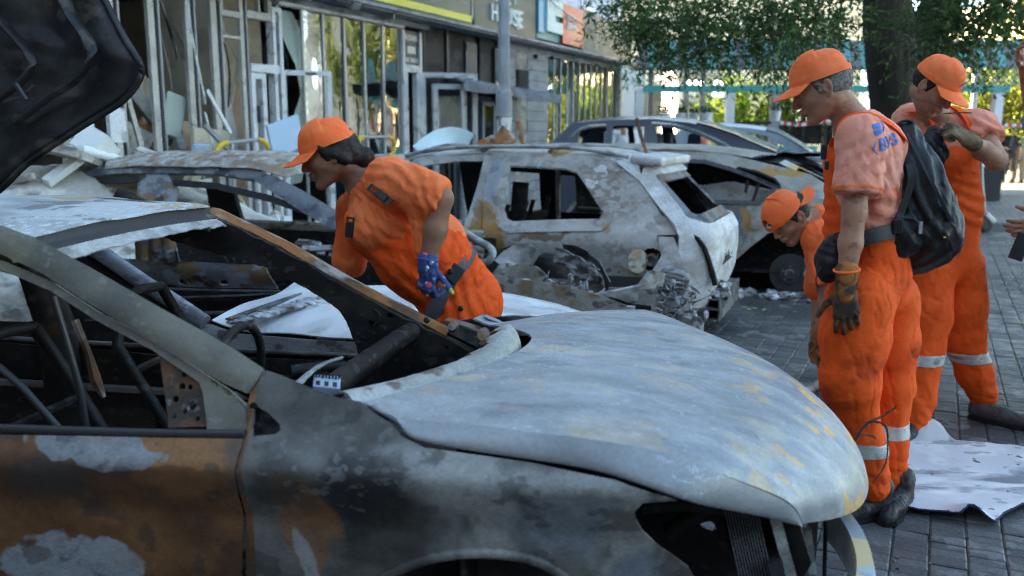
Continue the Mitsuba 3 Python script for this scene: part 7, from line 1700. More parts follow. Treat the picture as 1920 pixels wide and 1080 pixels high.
def ring_split(m, keep):
    v, f = vf(m); g = f[keep(v[f].mean(1))]
    u, inv = np.unique(g, return_inverse=True)
    return v[u], inv.reshape(-1, 3)
class Body:
    """a body or garment from round cones and ellipsoids, one smooth surface"""
    def __init__(s, h): s.h, s.p, s.cuts, s.lo, s.hi = h, [], [], np.full(3, 1e9), np.full(3, -1e9)
    def _b(s, *q):
        for c, r in q: s.lo = np.minimum(s.lo, np.asarray(c) - r); s.hi = np.maximum(s.hi, np.asarray(c) + r)
    def cone(s, a, b, ra, rb, k=.03, sub=False, sq=None):
        s.p.append(('c', np.asarray(a, float), np.asarray(b, float), ra, rb, k, sub, sq))
        if not sub: s._b((a, ra), (b, rb))
        return s
    def chain(s, pts, rs, k=.03, sq=None):
        for i in range(len(pts) - 1): s.cone(pts[i], pts[i + 1], rs[i], rs[i + 1], k, False, sq)
        return s
    def ell(s, c, r, R=None, k=.03, sub=False):
        s.p.append(('e', np.asarray(c, float), np.asarray(r, float), R, k, sub))
        if not sub: s._b((c, max(r)))
        return s
    def cut(s, p, n, r=None): s.cuts.append((np.asarray(p, float), np.asarray(n, float), r)); return s
    def mesh(s, warp=None, project=2):
        S = SDF(s.lo - .03, s.hi + .03, s.h)
        for q in s.p:
            if q[0] == 'c': S.cone(q[1], q[2], q[3], q[4], q[5], q[6], q[7])
            else: S.ell(q[1], q[2], q[3], q[4], q[5])
        if warp: S.warp_noise(*warp)
        for c in s.cuts: S.cut(*c)
        return S.mesh(project)
def folds(m, specs, fine=.0012, fs=34, seed=0):
    """cloth folds: (centre, radius, direction, wavelength, depth) each"""
    v, f = vf(m)
    n = vnormals(v, f)
    d = (meshkit.fbm(v * fs + seed, 3) - .5) * 2 * fine
    rn = meshkit.fbm(v * np.array([13, 13, 6.5]) @ rot([0, 1, 0], 38 + 17 * seed) + seed, 3) - .5
    d = d - 2.6 * fine * np.maximum(1 - np.abs(rn) * 14, 0) ** 1.5
    for c, r, dirn, lam, amp in specs:
        q = v - np.asarray(c)
        w = np.exp(-(np.linalg.norm(q, axis=1) / r) ** 2)
        ph = q @ unit(dirn) / lam + 1.3 * (meshkit.fbm(v * (.55 / lam) * .35 + seed * 2.1, 2) - .5) * 2
        s_ = np.sin(ph * 2 * math.pi)
        d = d + amp * w * (1 - 2 * np.abs(s_) ** .7 * np.sign(s_) * .5 - .5 * (1 - s_))
    return v + n * d[:, None], f
def axes(fw, up=(0, 0, 1)):
    """columns: forward, left, up"""
    fw = unit(fw); up = np.asarray(up, float); l = unit(np.cross(up, fw)); return np.stack([fw, l, np.cross(fw, l)], 1)
class Head:
    def __init__(s, c, R, k=1.0): s.c, s.R, s.k = np.asarray(c, float), R, k
    def w(s, p): return s.c + (np.atleast_2d(p) * s.k) @ s.R.T
    def pt(s, *p): return s.w(p)[0]
    def build(s, neck, nr=.058, h=.004, female=False):
        B = Body(h); k = s.k; P = s.pt
        B.ell(P(-.012, 0, .030), np.array([.100, .077, .097]) * k, s.R, .02)
        B.ell(P(.030, 0, -.028), np.array([.060, .060, .080]) * k, s.R, .03)
        jw = .046 if female else .050
        for y in (-1, 1):
            B.cone(P(-.002, jw * y, -.055), P(.060, .018 * y, -.098), .020 * k, .017 * k, .025)
            B.ell(P(.052, .040 * y, -.020), np.array([.028, .022, .026]) * k, s.R, .018)
            B.ell(P(.012, .055 * y, -.015), np.array([.03, .017, .04]) * k, s.R, .02)
        B.cone(P(.072, -.008, -.100), P(.072, .008, -.100), .017 * k, .017 * k, .014)
        B.cone(P(.080, -.030, .026), P(.080, .030, .026), .013 * k, .013 * k, .014)
        B.cone(P(.091, 0, .012), P(.110, 0, -.026), .0085 * k, .0115 * k, .010)
        for y in (-1, 1): B.ell(P(.100, .012 * y, -.032), np.array([.011, .008, .008]) * k, s.R, .006)
        B.ell(P(.088, 0, -.060), np.array([.014, .028, .012]) * k, s.R, .012)
        B.cone(P(.088, -.018, -.056), P(.097, 0, -.0535), .0055 * k, .0065 * k, .005); B.cone(P(.088, .018, -.056), P(.097, 0, -.0535), .0055 * k, .0065 * k, .005)
        B.cone(P(.087, -.015, -.066), P(.094, 0, -.068), .006 * k, .0075 * k, .005); B.cone(P(.087, .015, -.066), P(.094, 0, -.068), .006 * k, .0075 * k, .005)
        B.cone(P(.104, -.024, -.0605), P(.104, .024, -.0605), .0035 * k, .0035 * k, .004, True)
        for y in (-1, 1):
            B.ell(P(.090, .031 * y, .006), np.array([.014, .019, .011]) * k, s.R, .010, True)
            B.cone(P(.076, .018 * y, .014), P(.074, .046 * y, .010), .0065 * k, .006 * k, .004)
            B.cone(P(.077, .020 * y, -.004), P(.073, .044 * y, -.002), .006 * k, .006 * k, .004)
            e = P(-.012, .078 * y, -.004)
            B.ell(e, np.array([.019, .009, .034]) * k, s.R @ rot([0, 0, 1], -22 * y) @ rot([0, 1, 0], -10), .008)
            B.ell(P(-.010, .090 * y, .002), np.array([.010, .008, .020]) * k, s.R @ rot([0, 0, 1], -22 * y) @ rot([0, 1, 0], -10), .004, True)
            B.ell(P(.002, .082 * y, -.006), np.array([.006, .006, .008]) * k, s.R, .004)
        B.cone(P(-.030, 0, -.045), neck, nr * .98, nr * 1.08, .03)
        for y in (-1, 1): B.cone(P(-.03, .05 * y, -.05), np.asarray(neck) + s.R[:, 0] * .03 + s.R[:, 1] * .012 * y, .014, .015, .02)
        return B
    def eyes(s, key, skin='skin_tan', lid=.0):
        """eyeballs, iris, lowered upper lids, brows"""
        for y in (-1, 1):
            c = s.pt(.0715, .031 * y, .004); r = .0122 * s.k
            m = trimesh.creation.icosphere(subdivisions=3, radius=r)
            k = put(key + '__eye', (vf(m)[0] + c, m.faces), 'eye_white', True)
            put(k + '__iris', lathe([(0, r * 1.05), (.003, r * 1.04), (.0062 * s.k, r * .92)], 16, unit(s.R @ np.array([.93, 0, -.38])), c), 'eye_dark', True)
            v, f = ring_split((np.array(m.vertices) * 1.13, m.faces), lambda q: q @ (s.R @ unit((-.25, 0, 1))) > (-.0035 + lid) * s.k)
            put(k + '__lid', thicken((v + c, f), .001), skin, True)
            put(key + '__eyebrow', tube(cat_spline(s.w([[.092, .014 * y, .024], [.092, .032 * y, .031], [.080, .050 * y, .026]]), 10), [.003, .0035, .0042, .0045, .0045, .0045, .004, .0035, .003, .002], 6, flat=(1.0, .7)), 'hair_dark', 40)
    def cap(s, key, mat, tilt=-6, brim_back=False, lift=0.0, emblem=False):
        """a six panel cap: crown with an opening and strap at the back, visor, button"""
        nu, nv = 26, 96
        ph = np.linspace(0, 2 * math.pi, nv)                     # 0 = front
        th = np.linspace(0, 1, nu)
        Rt = rot([0, 1, 0], tilt) @ (rotz(180) if brim_back else np.eye(3))
        G = np.zeros((nu, nv, 3))
        for i, t in enumerate(th):
            a = t * 1.62                                          # from the button down to the rim
            rr, z = math.sin(min(a, math.pi / 2)) ** .82, math.cos(a)
            hgt = np.where(np.cos(ph) > 0, .106, .098)
            rx = np.where(np.cos(ph) > 0, .112, .110)
            G[i] = np.stack([np.cos(ph) * rr * rx - .008, np.sin(ph) * rr * .091, .040 + lift + z * hgt], 1)
        seam = sum(np.exp(-((np.mod(ph - q + math.pi, 2 * math.pi) - math.pi) / .035) ** 2) for q in np.arange(6) * math.pi / 3 + math.pi / 6 * 0)
        nrm = G - np.array([-.008, 0, .03]); nrm /= np.linalg.norm(nrm, axis=2, keepdims=True)
        w = (meshkit.fbm(G * 17 + s.c.sum() * 3, 3) - .5) * .016 * np.sin(np.pi * np.clip(th * 1.1, 0, 1))[:, None] - .0022 * seam[None]
        band = .0016 * (th > .86)[:, None]
        G = G + nrm * (w + band)[..., None]
        v, f = grid_mesh(G)
        back = np.abs(np.mod(ph, 2 * math.pi) - math.pi)
        hole = (th[:, None] > .60) & (th[:, None] < .88) & (back[None] < .44 * np.sqrt(np.clip((th[:, None] - .58) / .28, 0, 1)))
        f = f[~hole.reshape(-1)[f].any(1)]
        T_ = lambda q: s.w(np.asarray(q) @ Rt.T)
        m = trimesh.Trimesh(v, f, process=False); m.merge_vertices()
        cap = key_for(key + '__cap'); 
        scene[cap] = shape((T_(np.array(m.vertices)), np.array(m.faces)[:, ::-1]) if False else thicken((T_(np.array(m.vertices)), np.array(m.faces)), .003), mat, 40)
        s_ = np.linspace(-1.12, 1.12, 40); t_ = np.linspace(0, 1, 14)
        rim = np.stack([np.cos(s_) * .112 - .008, np.sin(s_) * .092, np.full(40, .040 + lift + math.cos(1.60) * .106)], 1)
        L = .078 * np.cos(s_ * .98) ** .55
        Gb = np.stack([rim + np.stack([t * L, np.sin(s_) * t * L * .12, -t * L * .34 - .020 * np.abs(np.sin(s_)) ** 1.6 * (0.3 + .7 * t) + .004 * t], 1) for t in t_], 0)
        put(cap + '__visor', thicken((T_(grid_mesh(Gb)[0]), grid_mesh(Gb)[1][:, ::-1]), .0035), mat, 40)
        put(cap + '__button', lathe([(0, .003), (.006, .002), (.008, -.002)], 12, s.R @ Rt[:, 2], T_([[-.008, 0, .1445 + lift]])[0]), mat, 40)
        a = np.linspace(math.pi - .46, math.pi + .46, 16)
        put(cap + '__strap', thicken(grid_mesh(np.stack([T_(np.stack([np.cos(a) * .1105 - .008, np.sin(a) * .0915, np.full(16, .040 + lift + z)], 1)) for z in (.012, -.010)], 0)), .003), mat, 40)
        if emblem:
            z0 = .065
            e = [[.0, z0], [.012, z0 + .016], [.020, z0 + .010], [.030, z0 + .022], [.044, z0 + .004]]
            q = np.array([[math.cos(y * 9) * .104 - .003, -.02 + y * 1.2 - .0, z] for y, z in e]); q[:, 0] = np.sqrt(np.maximum(1 - (q[:, 1] / .094) ** 2 - ((q[:, 2] - .04) / .112) ** 2, .05)) * .1165 - .006
            put(cap + '__emblem', tube(T_(cat_spline(q, 24)), .0016, 5), 'print_blue', 40)
        return cap
    def hair(s, key, mat, female=False):
        B = Body(.0045)
        B.ell(s.pt(-.018, 0, .024), np.array([.101, .0815, .098]) * s.k, s.R, .01)
        for y in (-1, 1): B.cone(s.pt(.022, .074 * y, .03), s.pt(.016, .076 * y, -.012), .008, .005, .01)
        if female:
            B.cone(s.pt(-.06, 0, .0), s.pt(-.105, 0, -.055), .060, .035, .03)
            B.ell(s.pt(-.125, .0, -.045), (.038, .034, .034), s.R, .012)
            for y in (-1, 1): B.cone(s.pt(.03, .074 * y, .035), s.pt(-.05, .07 * y, -.035), .016, .02, .02)
        B.cut(s.pt(.035, 0, 0), s.R[:, 0]).cut(s.pt(0, 0, .075), s.R[:, 2])
        if not female: B.cut(s.pt(-.05, 0, -.052), s.R @ unit((.35, 0, -1)))
        v, f = B.mesh()
        n = vnormals(v, f)
        st = meshkit.fbm((v - s.c) @ s.R * np.array([26, 110, 60]), 3) - .5
        return put(key + '__hair', (v + n * (st * .007)[:, None], f), mat, True)
def hand(key, wrist, d, nrm, thumb, mat, curl=(.35, .4, .45, .5), size=1.0, h=.0026, part='glove', spread=.10, cuff=None, tcurl=.3):
    """palm, four fingers and a thumb; d along the palm, nrm out of the palm side, thumb = direction of the thumb side"""
    d = unit(d); n = unit(np.asarray(nrm, float) - d * (np.asarray(nrm, float) @ d)); s = np.cross(n, d); s = s if s @ np.asarray(thumb, float) > 0 else -s
    w = np.asarray(wrist, float); z = size
    P = lambda x, y, q=0: w + (d * x + s * y + n * q) * z
    B = Body(h)
    rk = .0125 * z
    for y in (.030, .010, -.010, -.029):
        B.cone(P(.0, y * .55), P(.088 - abs(y - .008) * .2, y), .019 * z, .0125 * z, .012)
    B.cone(P(.02, .022, .006), P(.055, .028, .010), .02 * z, .015 * z, .012)
    for i, (y, L) in enumerate(((.031, .074), (.0105, .083), (-.010, .077), (-.029, .060))):
        q = P(.088 - abs(y - .008) * .2, y); a = 0.0; c = curl[i]
        dd = unit(d + s * spread * (y / .03))
        for j, fr in enumerate((.45, .30, .25)):
            a += c * (.7, 1.0, .7)[j]
            q2 = q + (dd * math.cos(a) + n * math.sin(a)) * L * fr * z
            B.cone(q, q2, (.0105, .0098, .0092)[j] * z, (.0098, .0092, .0080)[j] * z, .003)
            q = q2
    q = P(.018, .028, .008); t = unit(d * .62 + s * .75 + n * .25)
    for j, L in enumerate((.042, .034, .028)):
        q2 = q + t * L * z; B.cone(q, q2, (.0155, .0118, .0105)[j] * z, (.0118, .0105, .0088)[j] * z, .006); q = q2
        t = unit(t + (d * .5 - s * .35 + n * .5) * tcurl)
    if cuff is not None: B.cone(w - d * .022, w + d * .01, cuff * 1.0, cuff * .95, .012)
    v, f = B.mesh(project=1)
    if mat.startswith('glove'): v, f = folds((v, f), [], .0022, 60, 3)
    return put(key + '__' + part, (v, f), mat, True)
def shoe(key, heel, toe, mat='boot_black', h=.0045, ht=.10, name='shoe', sole='black_plastic'):
    heel, toe = np.asarray(heel, float), np.asarray(toe, float)
    d = unit(toe - heel); l = np.cross([0, 0, 1], d); L = np.linalg.norm(toe - heel)
    P = lambda x, y, z: heel + d * x * L + l * y + np.array([0, 0, z])
    B = Body(h)
    B.cone(P(.12, 0, .05), P(.55, 0, .05), .042, .045, .02).cone(P(.55, .004, .045), P(.86, .008, .036), .046, .034, .02).cone(P(.86, .008, .036), P(.93, .008, .034), .034, .026, .01).cone(P(.20, 0, .07), P(.16, 0, ht), .045, .046, .02)
    B.cut((0, 0, .016), (0, 0, -1))
    k = put(key + '__' + name, folds(B.mesh(), [(P(.6, 0, .07), .06, d, .016, .003)], .0012, 40), mat, True)
    S = Polygon([(.02, -.030), (.10, -.040), (.4, -.038), (.62, -.050), (.82, -.046), (.97, -.022), (.985, .012), (.88, .046), (.6, .048), (.4, .036), (.10, .040), (.02, .030)])
    v, f = extrude(shapely.affinity.scale(S, 1, 1), .022)
    put(k + '__sole', (heel + v[:, :1] * d * L + v[:, 1:2] * l + v[:, 2:] * (0, 0, 1) + (0, 0, .001), f), sole, 30)
import shapely.affinity
def leg_band(m, kn, an, kn2, an2, z0, z1, off=.003):
    """reflective band: the ring of one trouser leg between two heights, a little proud"""
    def dist(c, a, b):
        t = np.clip(((c - a) @ (b - a)) / ((b - a) @ (b - a)), 0, 1)[:, None]
        return np.linalg.norm(c - a - t * (b - a), axis=1)
    v, f = ring_split(m, lambda c: (c[:, 2] > z0) & (c[:, 2] < z1) & (dist(c, kn, an) < dist(c, kn2, an2)))
    return thicken((v + vnormals(v, f) * off, f), .002)
def strap_on(pts, w, th=.004, up=(0, 0, 1), n=24):
    c = cat_spline(pts, n); d = np.gradient(c, axis=0); s = np.cross(d, up); s /= np.linalg.norm(s, axis=1, keepdims=True)
    return thicken(grid_mesh(np.stack([c - s * w / 2, c, c + s * w / 2], 1)), th)
def snap(pts, m, off=.004, dirn=None):
    """points moved onto the nearest place of a mesh, a little proud"""
    v, f = vf(m); n = vnormals(v, f)
    from scipy.spatial import cKDTree
    _, i = cKDTree(v).query(pts)
    q = v[i] + n[i] * off
    if len(q) > 5:
        from scipy.ndimage import gaussian_filter1d
        q = gaussian_filter1d(q, 1.6, axis=0, mode='nearest') + np.linspace(0, 1e-4, len(q))[:, None] * unit(q[-1] - q[0]) * 1.0
    return q
principled('print_blue', (.10, .19, .55), .7)

# ---- worker with the backpack
m2 = thing('person', 'worker in salmon shirt wearing a black backpack, standing with head bowed, facing left', 'person')
J = dict(zip('pel wai che neck head shL elL wrL shR elR wrR hpL knL anL hpR knR anR'.split(), map(np.array, [[1.395, 3.34, 0.944], [1.357, 3.34, 1.14], [1.32, 3.34, 1.381], [1.284, 3.35, 1.555], [1.148, 3.34, 1.664], [1.235, 3.17, 1.478], [1.214, 3.12, 1.224], [1.185, 3.08, 0.982], [1.414, 3.52, 1.475], [1.367, 3.58, 1.19], [1.293, 3.5, 1.037], [1.303, 3.24, 0.89], [1.268, 3.2, 0.581], [1.414, 3.27, 0.105], [1.485, 3.44, 0.852], [1.504, 3.42, 0.507], [1.534, 3.4, 0.073]])))
FW = unit((-.95, .30, 0)); A2 = axes(FW)
H2 = Head(J['head'], axes(unit((-.90, .22, -.40)), unit((-.42, .08, .90))), 1.0)
B = H2.build(J['neck'] + (0, 0, -.02), .056)
B.chain([J['shL'] + (0, 0, -.05), J['elL'], J['elL'] * .55 + J['wrL'] * .45, J['wrL']], [.050, .041, .040, .028], .02)
B.chain([J['neck'] + (0, 0, -.06), J['che'], J['wai'], J['pel']], [.07, .10, .10, .10], .05)
B.chain([J['shR'], J['elR'], J['wrR']], [.045, .038, .028], .02)
put(m2 + '__body', B.mesh(), 'skin_tan', True)
H2.eyes(m2); H2.hair(m2, 'hair_grey'); H2.cap(m2, 'cap_pale', -3)
S = Body(.007)
S.chain([J['neck'] + (0.01, 0, -.035), J['che'] + (.01, 0, .05), J['che'] + (.01, 0, -.06), J['wai'] + (.005, 0, -.08)], [.085, .145, .150, .145], .06, sq=(A2[:, 0], .80))
S.cone(J['shL'] + A2[:, 1] * -.02, J['shR'] + A2[:, 1] * .02, .076, .076, .05)
S.cone(J['shL'] + (.01, .02, .01), J['elL'] * .80 + J['shL'] * .20, .078, .082, .04); S.cone(J['shR'], J['elR'] * .85 + J['shR'] * .15, .07, .075, .04)
S.cone(J['che'] + (.07, .03, .06), J['che'] + (.08, .04, -.10), .10, .10, .05)
S.cut(J['elL'] * .74 + J['shL'] * .26, J['elL'] - J['shL'] + np.array([0, .0, -.02]), .125)
hole_ = J['neck'] + A2[:, 0] * .012 + np.array([0, 0, .045])
S.ell(hole_, (.066, .066, .05), None, .012, True)
sh = folds(S.mesh((.006, 9, 4)), [(J['shL'] + (.05, -.06, -.08), .12, (.5, 0, -1), .050, .007), (J['che'] + (.02, -.14, -.05), .16, (1, 0, .35), .055, .006), (J['elL'] + (0, -.08, .08), .10, (.9, 0, .5), .045, .006), (J['wai'] + (.0, -.12, .03), .14, (.2, 0, 1), .050, .008), (J['shL'] + (.12, -.05, .02), .12, (.9, 0, -.5), .05, .006)], .0016, 30, 1)
sl_ = lambda c: (c - (J['elL'] * .74 + J['shL'] * .26)) @ unit(J['elL'] - J['shL'])
put(m2 + '__shirt', sh, 'shirt_salmon', True)
# overalls: trousers, bib, straps
def trousers(hpL, knL, anL, hpR, knR, anR, pel, wai, A, r=(.115, .098, .062), hw=.145, h=.007, seed=0, warp=.008, hem=.035):
    T_ = Body(h)
    T_.chain([wai + (0, 0, -.02), pel + (0, 0, .02)], [hw * 1.07, hw * 1.03], .05, sq=(A[:, 0], .86))
    T_.cut(wai + (0, 0, .035), A[:, 0] * .12 + np.array([0, 0, 1.0]))
    for a, b, c in ((hpL, knL, anL), (hpR, knR, anR)):
        T_.chain([a, a * .5 + b * .5, b, b * .45 + c * .55, c + (0, 0, hem)], [r[0] * 1.05, r[0], r[1], (r[1] + r[2]) * .47, r[2]], .04)
    fl = []
    rs = np.random.default_rng(seed)
    for a, b, c in ((hpL, knL, anL), (hpR, knR, anR)):
        dn = unit(c - b)
        fl += [(b + (0, -.05, .0), .12, dn + rs.normal(0, .5, 3) * (1, 0, 0), .085, .006), (c + (0, -.03, .08), .09, dn + rs.normal(0, .4, 3) * (1, 0, 0), .055, .006), (a + (0, -.08, -.10), .17, dn + (1.1, 0, 0), .11, .007), ((b + c) / 2 + (0, -.03, 0), .14, dn * .6 + (-1, 0, .2), .10, .006), (b + (0, -.05, .16), .13, dn * .6 + (1, 0, .1), .10, .007)]
    return folds(T_.mesh((warp, 7, 10 + seed)), fl, .0018, 26, seed)
tr2 = trousers(J['hpL'], J['knL'], J['anL'], J['hpR'], J['knR'], J['anR'], J['pel'], J['wai'] + (0, 0, -.03), A2, (.118, .100, .068), .150, seed=2)
put(m2 + '__trousers', tr2, 'overall_orange', True)
put(m2 + '__trousers__reflective_band', leg_band(tr2, J['knL'], J['anL'], J['knR'], J['anR'], .29, .345), 'reflective', True)
put(m2 + '__trousers__reflective_band', leg_band(tr2, J['knR'], J['anR'], J['knL'], J['anL'], .30, .355), 'reflective', True)
bib = Body(.007)
bib.chain([J['che'] + A2[:, 0] * .045 + (0, 0, .02), J['wai'] + A2[:, 0] * .035, J['pel'] + A2[:, 0] * .02], [.115, .135, .14], .05, sq=(A2[:, 0], .85))
bib.cut(J['che'] + A2[:, 0] * .05 + (0, 0, .10), (0.1, 0, 1)).cut(J['che'] + A2[:, 0] * .055, -A2[:, 0])
put(m2 + '__bib', folds(bib.mesh((.006, 9, 3)), [(J['wai'] + A2[:, 0] * .15, .15, (0, 0, 1), .06, .008)], .0016, 30, 5), 'overall_orange', True)
str2 = [J['che'] + A2[:, 0] * .15 + A2[:, 1] * .07 + (0, 0, .06), J['shL'] + A2[:, 1] * -.07 + A2[:, 0] * .06 + (0, 0, .07), J['neck'] + A2[:, 1] * .10 - A2[:, 0] * .05 + (0, 0, -.01), J['che'] - A2[:, 0] * .14 + A2[:, 1] * .03 + (0, 0, .08)]
put(m2 + '__bib__strap', strap_on(snap(cat_spline(str2, 26), sh, .006), .035, .004, A2[:, 1] * .3 + np.array([0, -.2, .9]), 26), 'overall_orange', 30)
put(m2 + '__bib__buckle', join(rbox([1.128, 3.22, 1.434], (.02, .035, .055), .005, axes(FW)), rbox([1.134, 3.2, 1.386], (.015, .03, .03), .004, axes(FW))), 'black_plastic', 30)
hem2 = ring_split(sh, lambda c: (np.abs(sl_(c) + .014) < .004) & (np.linalg.norm(c - (J['elL'] * .74 + J['shL'] * .26), axis=1) < .12))
put(m2 + '__shirt__hem', thicken((hem2[0] + vnormals(*hem2) * .002, hem2[1]), .001), 'shirt_orange', True)
# the print on its back, laid on the cloth
def lay_print(key, pts2d_mesh, O, ex, ey, ez, m, mat, off=.0025):
    v, f = vf(pts2d_mesh)
    P = O + v[:, :1] * ex + v[:, 1:2] * ey
    tm = trimesh.Trimesh(*vf(m), process=False)
    loc, ir, _ = tm.ray.intersects_location(P - ez * .5, np.tile(ez, (len(P), 1)), multiple_hits=False)
    Q = P.copy(); got = np.zeros(len(P), bool); Q[ir] = loc; got[ir] = True
    f = f[got[f].all(1)]
    put(key, thicken((Q - ez * off, f), .001), mat, False)
def fine(m, e=.008):
    v, f = vf(m)
    t = trimesh.Trimesh(v, f); t = t.subdivide_to_size(e); return np.array(t.vertices), np.array(t.faces)
ez = unit((.05, .99, -.05)); ex = unit((.95, 0, .30)); ey = np.cross(-ez, ex) * -1
ey = unit(np.array([-.28, 0, .96]))
PO = np.array([1.277, 3.1, 1.449])
tx = [vf(text_mesh(t_, h_, .001, True)) for t_, h_ in (('ВУЗ', .042),)]
flat_ = lambda m: (vf(m)[0][:, :3] * (1, 1, 0), vf(m)[1])
tv, tf = tx[0]
keep = (tv[tf][:, :, 2].max(1) < 1e-6)
lay_print(m2 + '__shirt__lettering', fine((tv, tf[keep]), .006), PO + ey * -.012, ex, ey, ez, sh, 'print_blue')
lg = [poly([(-.002, .045), (.03, .045), (.03, .062), (-.002, .062)]), poly([(-.002, .066), (.03, .066), (.03, .085), (-.002, .085)]), poly([(.036, .05), (.046, .05), (.06, .12), (.052, .122)]), poly([(.052, .122), (.06, .12), (.078, .085), (.072, .08)]), poly([(-.022, .004), (-.008, .022), (-.008, .028), (-.026, .006)]), poly([(-.022, .004), (-.008, -.014), (-.008, -.020), (-.026, .002)])]
for q in lg:
    a, b = flat_tri(q, .006); lay_print(m2 + '__shirt__emblem', (np.c_[a, a[:, 0] * 0], b), PO, ex, ey, ez, sh, 'print_blue')
wl = J['wrL']
hand(m2, wl + (0, 0, -.03), unit((.10, -.06, -1)), unit((.35, .9, 0)), unit((-1, .1, .0)), 'glove_dirty', (.35, .42, .5, .55), 1.08, cuff=None)
put(m2 + '__glove__cuff', folds(Body(.0035).cone(wl + (.002, 0, .035), wl + (.002, 0, -.045), .042, .036, .01).mesh(), [], .003, 40, 2), 'glove_brown', True)
put(m2 + '__glove__cuff_rim', tube([wl + np.array([.043 * math.cos(a), .041 * math.sin(a), .042 + .006 * math.sin(a + 1)]) for a in np.linspace(0, 6.283, 25)], .0045, 6, False), 'cap_orange', 40)
dirL = unit(J['anL'] - J['knL'])
shoe(m2, J['anL'] + (.085, .02, -J['anL'][2]), J['anL'] + (-.17, -.03, -J['anL'][2]), ht=.13, name='boot')
shoe(m2, J['anR'] + (.075, .0, -J['anR'][2]), J['anR'] + (-.10, -.20, -J['anR'][2]), ht=.13, name='boot')
# backpack and belt bag
bp2 = thing('backpack', 'black rucksack hanging on the back of the worker in the salmon shirt', 'backpack')
c_ = [np.array(q) for q in [[1.484, 3.36, 1.5], [1.504, 3.34, 1.342], [1.538, 3.34, 1.16], [1.543, 3.36, 1.055], [1.591, 3.3, 1.124], [1.44, 3.24, 1.131], [1.547, 3.3, 1.244]]]
K_ = Body(.006)
K_.chain(c_[:3], [.045, .10, .135], .05).chain([c_[2], c_[3]], [.135, .10], .05).ell(c_[4], (.09, .085, .12), None, .03).ell(c_[5], (.08, .06, .085), rot([0, 1, 0], 10), .012).cone(c_[6], c_[4], .09, .085, .04)
bm = folds(K_.mesh((.010, 9, 8)), [(c_[1] + (0, -.1, 0), .13, (1, 0, .4), .055, .012), (c_[2] + (0, -.13, .05), .14, (.8, 0, .8), .06, .010), (c_[4] + (0, -.08, 0), .12, (1, 0, -.6), .05, .009), (c_[0], .1, (1, 0, .1), .035, .008)], .002, 30, 6)
put(bp2 + '__bag', bm, 'black_cloth', True)
loop = [[1.422, 3.33, 1.52], [1.448, 3.33, 1.543], [1.483, 3.33, 1.543], [1.504, 3.34, 1.52], [1.492, 3.35, 1.496]]
put(bp2 + '__top_loop', tube(cat_spline(loop, 20), .010, 7, flat=(1, .5)), 'black_cloth', 50)
def strap_px(pts, w): return strap_on(snap(cat_spline(pts, 24), bm, .005), w, .004, (0, -1, 0), 24)
put(bp2 + '__strap', strap_px([[1.373, 3.1, 1.454], [1.362, 3.1, 1.353], [1.352, 3.1, 1.241], [1.354, 3.1, 1.166]], .026), 'black_plastic', 30)
put(bp2 + '__strap', strap_on(cat_spline([[1.458, 3.3, 1.5], [1.498, 3.19, 1.349], [1.571, 3.18, 1.215], [1.618, 3.22, 1.153]], 20), .012, .004, (0, -1, 0), 20), 'black_plastic', 30)
q = snap(np.array([[1.348, 3.1, 1.188]]), bm, .010)[0]
put(bp2 + '__buckle', join(rbox(q, (.036, .012, .055), .005), box(q + (0, -.008, .012), (.022, .004, .006)), box(q + (0, -.008, -.008), (.022, .004, .006))), 'black_plastic', 30)
put(bp2 + '__zip', tube(snap(cat_spline([[1.306, 3.1, 1.222], [1.371, 3.1, 1.237], [1.447, 3.1, 1.222], [1.495, 3.1, 1.147]], 24), bm, .003), .004, 6), 'dark_metal', 40)
put(bp2 + '__zip_pull', box(snap(np.array([[1.491, 3.1, 1.175]]), bm, .008)[0], (.012, .006, .045)), 'alu_grey', False)
put(bp2 + '__mark', box(snap(np.array([[1.55, 3.1, 1.124]]), bm, .004)[0], (.008, .004, .006)), 'yellow_paint', False)
bb2 = thing('belt_bag', 'black belt bag worn at the front hip of the worker with the backpack', 'bag')
cb = [np.array(q) for q in [[1.189, 3.2, 1.061], [1.161, 3.2, 1.017]]]
put(bb2 + '__pouch', folds(Body(.005).ell(cb[0], (.068, .06, .085), rot([0, 1, 0], 15), .01).ell(cb[1], (.045, .05, .06), None, .03).mesh((.007, 14, 2)), [(cb[0] + (0, -.06, 0), .08, (.4, 0, 1), .035, .006)], .002, 40, 2), 'black_cloth', True)
put(bb2 + '__belt', strap_on(cat_spline([[1.187, 3.16, 1.078], [1.23, 3.15, 1.11], [1.286, 3.15, 1.133], [1.351, 3.17, 1.147], [1.43, 3.22, 1.149]], 20), .055, .005, (0, -1, .1), 20), 'black_cloth', 30)
put(bb2 + '__cord', tube(cat_spline([[1.116, 3.14, 1.026], [1.099, 3.13, 0.999], [1.097, 3.13, 0.969], [1.109, 3.13, 0.95]], 14), .0022, 5), 'black_plastic', 50)


# ---- the woman leaning between two cars
wo = thing('person', 'woman in orange cap and overalls bending towards the nearest wreck, gloved hand on hip', 'person')
K = dict(zip('pel wai che neck head shL elL wrL shR elR'.split(), map(np.array, [[-0.194, 3.42, 0.843], [-0.287, 3.4, 1.025], [-0.456, 3.38, 1.173], [-0.586, 3.38, 1.33], [-0.683, 3.33, 1.421], [-0.453, 3.24, 1.323], [-0.254, 3.13, 1.273], [-0.3, 3.1, 1.048], [-0.623, 3.52, 1.202], [-0.653, 3.5, 0.994]])))
AW = axes((-.93, -.36, 0))
HW = Head(K['head'], axes(unit((-.93, -.22, -.30)), unit((-.28, -.05, .95))), .97)
B = HW.build(K['neck'] + (.02, 0, -.01), .048, female=True)
B.chain([K['shL'], K['elL'], K['elL'] * .5 + K['wrL'] * .5 + (.004, 0, 0), K['wrL']], [.046, .044, .041, .027], .02)
